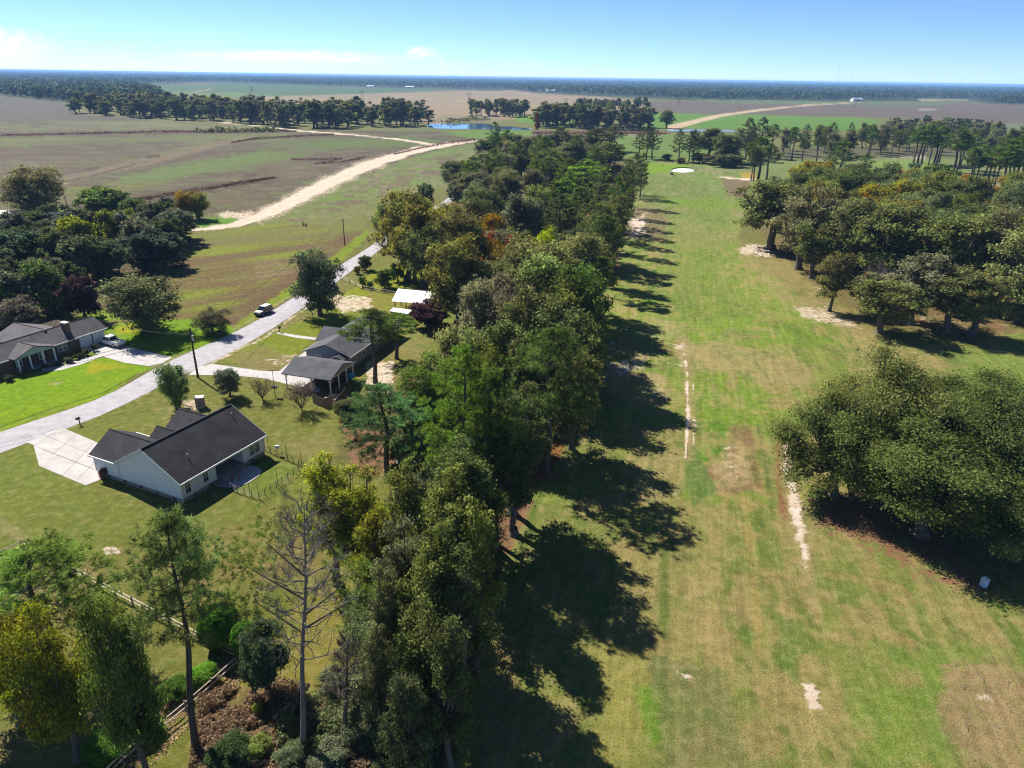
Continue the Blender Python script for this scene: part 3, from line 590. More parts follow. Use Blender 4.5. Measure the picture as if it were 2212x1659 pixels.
def sheet(name, pts, z, m, kind='structure'):
    """flat sheet over surveyed points"""
    V = [(*G(x, y), z) for x, y in pts]
    mb = MB(); mb.poly(V)
    o = mb.build(name, m); 
    if o.data.polygons[0].normal.z < 0: o.data.flip_normals()
    return tag(o, kind=kind)

# ------------------------------------------------------------------ tree kinds
def leaf_quads(cen, nrm, size, rs, flat=.6):
    """cen (n,3), nrm (n,3) preferred normals, size (n,) -> V, F"""
    n = len(cen)
    nr = nrm + rs.normal(0, flat, (n, 3)); nr /= np.linalg.norm(nr, axis=1)[:, None] + 1e-9
    a = np.cross(nr, rs.normal(0, 1, (n, 3))); a /= np.linalg.norm(a, axis=1)[:, None] + 1e-9
    b = np.cross(nr, a)
    s = size[:, None]; k = rs.uniform(.45, .8, (n, 1))
    V = np.stack([cen - a * s, cen - b * s * k + nr * s * .15, cen + a * s, cen + b * s * k + nr * s * .15], 1).reshape(-1, 3)
    F = np.arange(n * 4).reshape(n, 4)
    return V, F
def grow_limbs(mb, p0, p1, r0, r1, rs, n=5, seg=4, wob=.08):
    p0 = np.array(p0, float); p1 = np.array(p1, float); L = np.linalg.norm(p1 - p0)
    pts = [p0 + (p1 - p0) * (i / seg) + (rs.normal(0, wob * L, 3) if 0 < i < seg else 0) + np.array([0, 0, (-.12 * L) * math.sin(math.pi * i / seg)]) for i in range(seg + 1)]
    mb.tube(pts, [r0 + (r1 - r0) * (i / seg) ** .8 for i in range(seg + 1)], n, cap=False)
    return pts
def broadleaf(seed, h, rad, bole, nl, per, ls, lobes=11, flat=.55, squash=1., drop=-.25, stems=1, gap=.0, low=0., lrr=(.16, .30), name='oak_tree'):
    """-> (trunk mesh object, crown mesh object), unlinked templates; tree of height h, crown radius rad"""
    rs = np.random.RandomState(seed); mb = MB()
    cz = bole + (h - bole) * .48; rz = (h - bole) * .52 * squash
    tr = .022 * h + .05 * rad
    top = np.array([rs.normal(0, .03 * h), rs.normal(0, .03 * h), bole + (cz - bole) * .4])
    lc, lr = [], []
    for i in range(lobes):
        z = 1 - 2 * (i + .5) / lobes if lobes > 1 else 0
        z = max(z, drop) + rs.uniform(-.12, .12); th = i * 2.4 + rs.uniform(-.4, .4); rr = math.sqrt(max(0, 1 - min(1, z * z)))
        k = rs.uniform(.40, .95)
        lc.append((rad * rr * math.cos(th) * k, rad * rr * math.sin(th) * k, cz + rz * z * k * 1.05)); lr.append(rad * rs.uniform(*lrr))
    lc.append((0, 0, cz + rz * .1)); lr.append(rad * .32); lc.append((rad * .3, 0, cz + rz * .5)); lr.append(rad * .26); lc.append((-rad * .3, rad * .1, cz + rz * .45)); lr.append(rad * .26)
    lc = np.array(lc); lr = np.array(lr)
    for s_ in range(stems):
        off = np.array([0, 0, 0]) if stems == 1 else np.array([math.cos(s_ * 2.1), math.sin(s_ * 2.1), 0]) * .35
        grow_limbs(mb, off * .6 + (0, 0, -.2), top + off, tr / stems ** .5, tr * .7 / stems ** .5, rs, 8, 4, .02)
    # root flare
    mb.tube([(0, 0, -.2), (0, 0, .25), (0, 0, .9)], [tr * 1.7, tr * 1.3, tr * 1.0], 8, False)
    cl_all, lobe_id = [], []
    ncl = max(10, int(per))
    for i in range(len(lc)):
        pts = grow_limbs(mb, top, lc[i], tr * .42, tr * .12, rs, 5, 4, .07)
        m = int(ncl * (lr[i] / (rad * .3)) ** 2) + 3
        d = rs.normal(0, 1, (m, 3)); d[:, 2] = np.abs(d[:, 2]) * 1.0 - .45 * rs.rand(m) * 1.6; d /= np.linalg.norm(d, axis=1)[:, None]
        c = lc[i] + d * (lr[i] * rs.uniform(.55, 1.25, m))[:, None] * np.array([1, 1, .9])
        cl_all.append(c); lobe_id += [i] * m
        for q in c[:: max(1, m // 6)]:
            grow_limbs(mb, pts[2] + (lc[i] - pts[2]) * rs.rand(), q, tr * .1, tr * .03, rs, 3, 2, .06)
    cl = np.concatenate(cl_all); lobe_id = np.array(lobe_id)
    if low: cl[:, 2] = np.where(cl[:, 2] < low, low + rs.rand(len(cl)) * .5, cl[:, 2])
    keep = rs.rand(len(cl)) > gap; cl = cl[keep]; lobe_id = lobe_id[keep]
    q = max(3, int(nl / len(cl)))
    out = cl - np.array([0, 0, cz - rz * .35]); out /= np.linalg.norm(out, axis=1)[:, None] + 1e-9
    cs = rad * .072 * rs.uniform(.6, 1.5, len(cl))
    cen = np.repeat(cl, q, 0) + rs.normal(0, 1, (len(cl) * q, 3)) * np.repeat(cs, q)[:, None] * np.array([1.15, 1.15, .7])
    nrm = np.repeat(out, q, 0) * .7 + np.array([0, 0, .5])
    V, F = leaf_quads(cen, nrm, ls * rs.uniform(.45, 1.5, len(cen)), rs, flat)
    lv = rs.rand(len(cen)); cv = np.clip(np.repeat(rs.rand(len(cl)), q) * .65 + rs.rand(len(lc))[np.repeat(lobe_id, q)] * .35, 0, 1)
    return mb, (V, F, lv, cv)
def needles(pos, dirs, ln, wd, per, rs):
    n = len(pos) * per
    p = np.repeat(pos, per, 0); d = np.repeat(dirs, per, 0) * .75 + rs.normal(0, .62, (n, 3)); d /= np.linalg.norm(d, axis=1)[:, None] + 1e-9
    s = np.cross(d, rs.normal(0, 1, (n, 3))); s /= np.linalg.norm(s, axis=1)[:, None] + 1e-9
    l = ln * rs.uniform(.7, 1.2, (n, 1))
    V = np.stack([p - s * wd * .25, p + d * l * .5 + s * wd, p + d * l, p + d * l * .5 - s * wd], 1).reshape(-1, 3)
    return V, np.arange(n * 4).reshape(n, 4)
def pine(seed, h, rad, bole, tufts, per, ln, wd, lean=0., dead=0.):
    rs = np.random.RandomState(seed); mb = MB(); tr = .0135 * h + .05
    lx, ly = rs.normal(0, lean * h, 2)
    ax = lambda z: np.array([lx * (z / h) ** 1.5, ly * (z / h) ** 1.5, z]) + np.array([math.sin(z * .4 + seed), math.cos(z * .33 + seed), 0]) * .012 * h * min(1, z / h * 2)
    zs = np.linspace(-.2, h * .97, 12)
    mb.tube([ax(max(z, 0)) if z > 0 else np.array([0, 0, z]) for z in zs], [tr * (1.25 if i == 0 else 1) * (1 - .82 * (i / 11) ** 1.2) for i in range(12)], 8, False)
    nb = int(22 + rad * 3); tp, td, tc = [], [], []
    for i in range(nb):
        f = (i + rs.rand()) / nb; z = bole + (h * .97 - bole) * f; th = i * 2.4 + rs.normal(0, .35)
        prof = min(1, (.45 + 1.5 * f)) * (1 - f) ** .55 if f > .25 else .55 + f * 1.2
        prof = max(prof, .12)
        L = rad * prof * rs.uniform(.6, 1.12); up = .12 + .5 * f + rs.normal(0, .1)
        d = np.array([math.cos(th), math.sin(th), up]); d /= np.linalg.norm(d); p0 = ax(z); p1 = p0 + d * L + np.array([0, 0, .10 * L])
        grow_limbs(mb, p0, p1, tr * .28 * (1 - f * .6), tr * .06, rs, 4, 3, .05)
        isdead = rs.rand() < dead
        ns = max(3, int(L * 2.2))
        for j in range(ns):
            g = .30 + .70 * (j + rs.rand()) / ns; q0 = p0 + (p1 - p0) * g
            sd = rs.choice([-1, 1]); a2 = th + sd * rs.uniform(.5, 1.1); l2 = L * rs.uniform(.16, .36)
            q1 = q0 + np.array([math.cos(a2), math.sin(a2), rs.uniform(.05, .55)]) * l2
            mb.tube([q0, q1], [tr * .07, tr * .025], 3, False)
            if isdead: continue
            for _ in range(2):
                tp.append(q1 + rs.normal(0, .13 * l2 + .08, 3)); td.append(q1 - q0); tc.append(i * .618 % 1)
            tp.append(q0 + (q1 - q0) * .6 + rs.normal(0, .12, 3)); td.append(d); tc.append(i * .618 % 1)
    tp = np.array(tp); td = np.array(td); tc = np.array(tc)
    top = np.array([ax(h * .97) + rs.normal(0, .35, 3) for _ in range(8)]); 
    if dead < .5: tp = np.concatenate([tp, top]); td = np.concatenate([td, np.tile((0, 0, 1.), (8, 1))]); tc = np.concatenate([tc, np.full(8, .5)])
    td /= np.linalg.norm(td, axis=1)[:, None] + 1e-9; td[:, 2] += .35
    if tufts and len(tp):
        rep = max(1, int(round(tufts / len(tp))))
        if rep > 1:
            tp = np.repeat(tp, rep, 0) + rs.normal(0, .011 * h, (len(tp) * rep, 3)); td = np.repeat(td, rep, 0); tc = np.repeat(tc, rep)
        elif tufts < len(tp):
            k = rs.choice(len(tp), tufts, False); tp, td, tc = tp[k], td[k], tc[k]
    V, F = needles(tp, td, ln, wd, per, rs)
    cv = np.repeat(np.clip(tc + rs.normal(0, .15, len(tc)), 0, 1), per)
    return mb, (V, F, rs.rand(len(F)), cv)
def bare(seed, h, rad, bole, depth=5, kids=3, vase=.55, r0=None, tips=0, ls=.1):
    """leafless tree; optional sparse last leaves"""
    rs = np.random.RandomState(seed); mb = MB(); tips_ = []
    r0 = r0 or .018 * h + .03
    def br(p, d, L, r, k):
        q = p + d * L; mid = (p + q) / 2 + rs.normal(0, .05 * L, 3)
        mb.tube([p, mid, q], [r, r * .82, r * .62], 5 if k > 2 else 3, False)
        if k == 0: tips_.append(q); return
        for i in range(kids if k > 1 else kids + 1):
            a = rs.normal(0, 1, 3); nd = d * 1.0 + a * vase * .6 + np.array([0, 0, .12]); nd /= np.linalg.norm(nd)
            br(mid + (q - mid) * rs.uniform(.2, 1), nd, L * rs.uniform(.6, .85), r * .60, k - 1)
    return mb, tips_, rs, br, r0
def leaf_obj(name, data, m, parent=None, link=True):
    V, F, lv, cv = data
    return mesh_np(name, V, F, m, parent, link, {'leaf': ('FACE', 'FLOAT', lv), 'clump': ('FACE', 'FLOAT', cv)})
def template(kind, mb, data, bark, leaf):
    t = MB.build(mb, 'trunk', M[bark]); c = leaf_obj('crown', data, M[leaf])
    for o in (t, c): C.objects.unlink(o)
    t.data.polygons.foreach_set('use_smooth', np.ones(len(t.data.polygons), bool))
    return (kind, t, c)
TPL = {}
def tpl(key):
    """tree templates are made once, when first used; unit sizes in metres"""
    if key in TPL: return TPL[key]
    k, v = key[:-1], int(key[-1])
    if k == 'oak':      # mid-distance broad crown, 15 m high, radius 6
        T_ = template('oak_tree', *broadleaf(100 + v, 15, 6, 2.0 + .4 * (v % 3), 13500, 22, .225, lobes=30 + v, gap=.22, drop=-.8), 'bark', 'leaf')
    elif k == 'hoak':   # near, fine leaves
        T_ = template('oak_tree', *broadleaf(200 + v, 15, 6, 2.4, 34000, 52, .15, lobes=34 + v, gap=.33, drop=-.7), 'bark', 'leaf')
    elif k == 'yoak':   # round yard tree leafy almost to the ground, 12 m
        T_ = template('oak_tree', *broadleaf(270 + v, 12, 6, 1.2, 15000, 22, .21, lobes=32 + v, gap=.15, drop=-.9, squash=1.03), 'bark', 'leaf')
    elif k == 'aoak':   # airy, clear stemmed
        T_ = template('oak_tree', *broadleaf(290 + v, 15, 6, 3.2, 9500, 20, .22, lobes=26 + v, gap=.3, drop=-.65, lrr=(.13, .26)), 'bark', 'leaf')
    elif k == 'goak':   # great oak with long low limbs
        T_ = template('oak_tree', *broadleaf(250 + v, 15, 9, 2.0, 70000, 52, .13, lobes=34 + v, gap=.42, drop=-.6, lrr=(.10, .19)), 'bark', 'leaf')
    elif k == 'tall':   # tall narrow hardwood, 18 m, radius 4.2
        T_ = template('hardwood_tree', *broadleaf(300 + v, 18, 4.2, 4, 10500, 20, .22, lobes=24, gap=.25, drop=-.7), 'bark', 'leaf')
    elif k == 'htall':
        T_ = template('hardwood_tree', *broadleaf(400 + v, 18, 4.4, 3.0, 18000, 40, .155, lobes=32, gap=.45, drop=-.75, lrr=(.14, .28)), 'bark', 'leaf')
    elif k == 'bush':   # dense to the ground, 8 m, radius 4
        T_ = template('evergreen_tree', *broadleaf(500 + v, 8, 4, .3, 8000, 22, .24, lobes=14, drop=-.75, low=.3), 'bark', 'leaf')
    elif k == 'hbush':
        T_ = template('shrub', *broadleaf(600 + v, 8, 4, .3, 30000, 60, .13, lobes=14, drop=-.8, low=.3), 'bark', 'leaf')
    elif k == 'pine':   # 20 m, radius 4, clear bole 55 %
        T_ = template('pine_tree', *pine(700 + v, 20, 4.0, 11 - v % 2, 480, 9, .66, .07, lean=.012), 'pine_bark', 'needle')
    elif k == 'lpine':  # low-branched pine
        T_ = template('pine_tree', *pine(800 + v, 20, 4.6, 5.5, 620, 9, .66, .07, lean=.012), 'pine_bark', 'needle')
    elif k == 'hpine':
        T_ = template('pine_tree', *pine(900 + v, 20, 4.6, 11, 1250, 17, .5, .026, lean=.02), 'pine_bark', 'needle')
    elif k == 'hlpine':
        T_ = template('pine_tree', *pine(950 + v, 20, 5.4, 7, 1500, 17, .5, .028, lean=.02), 'pine_bark', 'needle')
    elif k == 'foak':   # far trees, coarse leaf clumps, 16 m r 5.5
        T_ = template('hardwood_tree', *broadleaf(1000 + v, 16, 5.2, .8, 1700, 8, .62, lobes=13, gap=.1, drop=-.8), 'bark', 'leaf')
    elif k == 'fpine':
        T_ = template('pine_tree', *pine(1050 + v, 20, 3.6, 9, 260, 6, 1.15, .26), 'pine_bark', 'needle')
    TPL[key] = T_
    return T_
used = {}
def put_tree(key, x, y, h, rad, color, label, group=None, cat='tree', autumn=0., lean=0., rz=None, name=None, far=False):
    """a tree thing with its trunk and crown as parts"""
    kind, t, c = tpl(key)
    rs = random.Random(int(x * 71 + y * 13 + h * 7))
    if key not in used:
        v = np.empty(len(c.data.vertices) * 3, np.float32); c.data.vertices.foreach_get('co', v); v = v.reshape(-1, 3)
        used[key] = (float(np.percentile(v[:, 2], 99.7)), float(np.percentile(np.hypot(v[:, 0], v[:, 1]), 97)))
    H0, R0 = used[key]; sz = h / H0; sx = rad / R0
    col = (*color, 1 - autumn)
    e = empty(name or kind, (x, y, 0), rs.random() * 6.28 if rz is None else rz); sq = 1 + rs.uniform(-.16, .16); e.scale = (sx * sq, sx / sq, sz)
    if lean: e.rotation_mode = 'ZYX'; e.rotation_euler = (0, lean, rs.random() * 6.28)
    for src in (t, c):
        o = src.copy(); C.objects.link(o); o.parent = e; o.color = col
    return tag(e, label, cat, group)
OAKG = (.082, .088, .030); LITE = (.110, .120, .040); GREY = (.096, .096, .050); DARK = (.054, .062, .024); PINEG = (.060, .084, .022); PINEB = (.082, .122, .024)
OLV = (.108, .106, .026); YGR = (.150, .165, .014); AUT = (.16, .10, .022); REDL = (.24, .035, .022); PURPL = (.040, .020, .022)
def jit(c, s, k=.18):
    r = random.Random(s); a = 1 + r.uniform(-k, k)
    return tuple(max(.004, v * a * (1 + r.uniform(-.08, .08))) for v in c)
def base_tree(key, bx, by, ty, wpx, color, label, **kw):
    """stands at survey point (bx, by); top seen at ty; crown wpx wide there"""
    h = hgt(bx, by, ty); g = G(bx, by); wpx = wpx * 1.12
    dep = g[1] * cp + (CH - h * .6) * sp
    return put_tree(key, g[0], g[1], h, wpx / FPX * dep / 2, color, label, **kw)
def top_tree(key, tx, ty, h, wpx, color, label, **kw):
    """crown top seen at (tx, ty), height known"""
    wpx = wpx * 1.2; g = G(tx, ty, h); dep = g[1] * cp + (CH - h * .6) * sp
    return put_tree(key, g[0], g[1], h, wpx / FPX * dep / 2, color, label, **kw)
def tip_tree(key, tx, ty, h, rad, color, label, **kw):
    """the tree whose shadow ends at survey point (tx, ty)"""
    g = G(tx, ty) - np.array([.705, -.71]) * (h * .95 / math.tan(SUN_EL))
    return put_tree(key, g[0], g[1], h, rad, color, label, **kw)
def in_poly(x, y, poly):
    ins = False
    for i in range(len(poly)):
        x0, y0 = poly[i]; x1, y1 = poly[(i + 1) % len(poly)]
        if (y0 <= y) != (y1 <= y) and x < (x1 - x0) * (y - y0) / (y1 - y0) + x0: ins = not ins
    return ins
def scatter(poly, n, seed, mind):
    """n places inside a surveyed outline, at least mind metres apart (growing with distance is not needed)"""
    r = random.Random(seed); W = [tuple(G(*q)) for q in poly]
    x0, x1 = min(q[0] for q in W), max(q[0] for q in W); y0, y1 = min(q[1] for q in W), max(q[1] for q in W); out = []
    for _ in range(n * 60):
        if len(out) >= n: break
        x, y = r.uniform(x0, x1), r.uniform(y0, y1)
        if in_poly(x, y, W) and all((x - a) ** 2 + (y - b) ** 2 > mind * mind for a, b in out): out.append((x, y))
    return out

# ------------------------------------------------------------------ trees of the golf course
# the great oaks at the right
BO = 'great spreading oaks on the right edge of the fairway'
for i, (x, y, h, rd, key, lb) in enumerate([
    (40.8, 77.5, 13.5, 8.2, 'goak0', 'leftmost great oak of the big clump, its low boughs hanging over the bare sand path'),
    (47.5, 69.0, 14.0, 8.0, 'goak1', 'nearest great oak of the big clump, deep shade below it'),
    (48.0, 81.5, 18.0, 8.8, 'goak1', 'tallest great oak of the big clump, rounded top above the rest'),
    (56.5, 73.0, 16.5, 8.6, 'goak0', 'right hand great oak of the big clump, beside the pale blue box'),
    (59.5, 84.5, 15.0, 7.6, 'goak1', 'rear right great oak of the big clump, crown cut by the photo edge'),
    (55.5, 64.5, 9.5, 6.0, 'goak0', 'low drooping oak at the shaded foot of the big clump')]):
    put_tree(key, x, y, h, rd, jit((.060, .075, .022), i, .12), lb, group=BO, autumn=.02)
# the grove
GV = 'broadleaf trees of the oak grove'
grove = [(1665, 538, 405, 150), (1724, 582, 420, 120), (1752, 601, 500, 80), (1791, 672, 560, 70), (1822, 601, 440, 110), (1861, 675, 600, 80), (1878, 619, 450, 130), (1900, 719, 620, 130),
         (1919, 622, 455, 130), (1965, 700, 560, 150), (2027, 641, 470, 150), (2046, 719, 590, 120), (2077, 650, 480, 150), (2108, 657, 470, 140), (2096, 725, 600, 110), (2186, 690, 500, 150)]
glab = ['first oak of the grove, trunk standing on white sand at its fairway corner', 'dark oak second in from the fairway corner of the grove', 'slim oak on the grove edge with two dark trunks', 'slender leaning oak alone on the sandy fairway edge of the grove',
        'tall grey green oak inside the grove behind the slender one', 'low crooked oak with pale trunk on sandy ground', 'broad oak in the middle front of the grove', 'stout two stemmed oak at the near tip of the grove beside the sand',
        'rounded olive oak standing behind the stout two stemmed one', 'dense dark oak on the near grove edge with ivy on its stem', 'large rounded oak in the near right half of the grove', 'low dark oak on the near grove edge above brown litter',
        'green gold oak in the near right half of the grove', 'tall bushy oak beside the green gold one', 'small spreading oak on the near grove edge over leaf litter', 'rightmost oak on the near edge of the grove with vines']
for i, (bx, by, ty, wp) in enumerate(grove):
    base_tree('aoak%d' % (i % 4), bx, by, ty - 14, wp, jit((OAKG, GREY, OAKG, OAKG)[i % 4], i + 5, .12), glab[i], group=GV, autumn=(.0, .06, .12)[i % 3])
gl2 = ['dark green oak massed inside the grove', 'olive green oak massed inside the grove', 'light green oak massed inside the grove', 'yellowing oak massed inside the grove']
for i, (x, y) in enumerate(scatter([(1650, 515), (1720, 560), (1830, 590), (1960, 620), (2200, 640), (2500, 640), (2500, 470), (2180, 465), (2020, 470), (1900, 455), (1780, 448), (1670, 470)], 118, 4, 4.3)):
    k = (0, 1, 1, 2, 0, 2, 3)[i % 7]
    px_, py_ = P(x, y, 14); hh = 15.5 + 4.5 * random.Random(i).random()
    put_tree('oak%d' % (i % 6), x, y, hh, 5.2 + 1.6 * random.Random(i + 9).random(), jit(((.054, .068, .025), (.080, .084, .022), (.074, .088, .036), (.12, .105, .02))[k], i, .22), gl2[k], group=GV + ', massed', autumn=(.02, .05, .02, .25)[k])
put_tree('oak1', *G(1905, 560), 14, 2.6, REDL, 'small red leaved tree deep in the grove', group=GV)
put_tree('oak2', *G(2190, 470), 13, 3.4, (.2, .12, .03), 'orange brown tree at the far right corner of the grove', group=GV, autumn=.4)
for bx, by, ty, wp, kk, cc, lb in [(1862, 392, 331, 36, 'lpine0', PINEG, 'small lone pine on the pale green behind the grove'), (1811, 395, 302, 62, 'lpine1', PINEG, 'dark pine tallest just behind the far edge of the grove'),
                                   (1786, 392, 335, 34, 'lpine2', PINEG, 'thin open pine left of the dark tall pine behind the grove'), (1925, 405, 352, 44, 'lpine0', DARK, 'low dark pine on the rear edge of the grove'),
                                   (2018, 432, 357, 78, 'bush1', PINEG, 'domed dark evergreen behind the grove beside the pale green'), (1975, 368, 352, 28, 'bush0', (.05, .08, .05), 'round blue green bush on the far pale green'),
                                   (1935, 440, 368, 34, 'oak1', (.22, .08, .03), 'small reddish tree at the rear edge of the grove'), (2075, 455, 378, 46, 'oak2', AUT, 'yellow orange tree at the rear edge of the grove'), (1965, 425, 372, 24, 'bush2', DARK, 'small dark bush at the rear edge of the grove')]:
    base_tree(kk, bx, by, ty, wp, cc, lb)
# tall pines on the right
TP = 'tall bare stemmed pines on the far fairways'
for i, (bx, by, ty, wp) in enumerate([(1622, 390, 318, 34), (1627, 391, 322, 30), (1637, 392, 296, 50), (1655, 388, 310, 48), (1973, 352, 270, 40), (1982, 352, 276, 40), (1990, 354, 268, 44), (2005, 357, 280, 36), (2017, 355, 272, 40), (2022, 358, 281, 36), (2028, 352, 276, 36),
                                      (2058, 372, 278, 60), (2066, 372, 288, 50), (2072, 366, 284, 44), (2090, 405, 318, 44), (2095, 404, 322, 40), (2104, 402, 312, 44), (2121, 405, 320, 40), (2130, 409, 316, 40), (2139, 408, 322, 36), (2147, 404, 300, 50), (2158, 423, 300, 60), (2166, 424, 310, 50), (2177, 420, 296, 60), (2186, 414, 290, 60), (2200, 400, 284, 60), (2215, 410, 292, 60)]):
    rd_ = i in (19,)
    base_tree('pine%d' % (i % 4), bx, by, ty, wp, jit((.16, .055, .03) if rd_ else PINEG, i + 40), 'rust red dying pine among the tall pines at the right' if rd_ else ('tall pine with bare stem left of the pale green beyond the grove' if i < 4 else 'tall pine with bare stem around the pale green at the far right'), group=TP)
for i, (x, y) in enumerate(scatter([(1600, 340), (1700, 352), (1850, 346), (1980, 336), (2260, 350), (2300, 318), (1980, 305), (1700, 322), (1600, 322)], 74, 8, 6.5)):
    k = i % 5; put_tree(('pine0', 'lpine1', 'oak2', 'lpine2', 'oak0')[k], x, y, 14 + 7 * random.Random(i + 2).random(), 4.0 + 1.8 * random.Random(i).random(), jit((PINEG, DARK, OAKG, DARK, GREY)[k], i + 70), ('dark pine in the far wood behind the pale green', 'dark low branched pine in the far wood behind the pale green', 'dull green broadleaf in the far wood behind the pale green', 'dark low branched pine in the far wood behind the pale green', 'grey green broadleaf in the far wood behind the pale green')[k], group='far wood behind the pale green')
for i, (x, y) in enumerate(scatter([(1880, 275), (2000, 268), (2300, 300), (2300, 330), (2100, 312), (1900, 292)], 46, 18, 9)):
    put_tree('foak%d' % (i % 3), x, y, 9 + 4 * random.Random(i + 2).random(), 6, jit((GREY, OAKG, DARK)[i % 3], i + 70), ('grey green tree in the far hedge row at the right', 'olive tree in the far hedge row at the right', 'dark green tree in the far hedge row at the right')[i % 3], group='far hedge row at the right')
# around the putting green
for bx, by, ty, wp, kk, cc, lb in [
    (1396, 343, 270, 40, 'lpine0', DARK, 'left pine of the dark pair behind the putting green'), (1408, 343, 275, 36, 'lpine1', DARK, 'right pine of the dark pair behind the putting green'), (1380, 336, 290, 30, 'lpine2', DARK, 'short dark pine left of the pair behind the putting green'),
    (1466, 349, 281, 42, 'lpine2', DARK, 'dark pine directly behind the sand bunker'), (1488, 350, 283, 30, 'lpine0', DARK, 'slim dark pine left of the round oak'), (1497, 350, 280, 26, 'lpine1', DARK, 'very slim dark pine beside the round oak'),
    (1528, 340, 277, 66, 'oak2', OAKG, 'round crowned lone oak behind the bunker'), (1568, 352, 288, 60, 'oak0', DARK, 'dark spreading tree right of the round oak'), (1592, 350, 282, 50, 'lpine2', DARK, 'dark pine right of the round oak'), (1610, 345, 255, 52, 'lpine0', DARK, 'tallest dark pine right of the round oak'),
    (1640, 340, 253, 46, 'lpine1', DARK, 'high dark pine above the right end of the water strip'), (1590, 360, 335, 26, 'bush1', OAKG, 'lone small bush right of the bunker'),
    (1440, 345, 333, 22, 'bush0', OAKG, 'small bush behind the green, between the pines'), (1510, 352, 331, 34, 'bush2', OAKG, 'grey green bush below the round oak'), (1540, 356, 333, 44, 'bush1', GREY, 'wide grey bush below the round oak'), (1568, 361, 334, 48, 'bush0', DARK, 'dark thicket bush right of the green'),
    (1470, 353, 340, 20, 'bush2', OAKG, 'tiny bush behind the sand bunker'), (1440, 277, 237, 30, 'oak1', GREY, 'lone grey green tree beside the far sand road')]:
    base_tree(kk, bx, by, ty, wp, jit(cc, bx), lb)

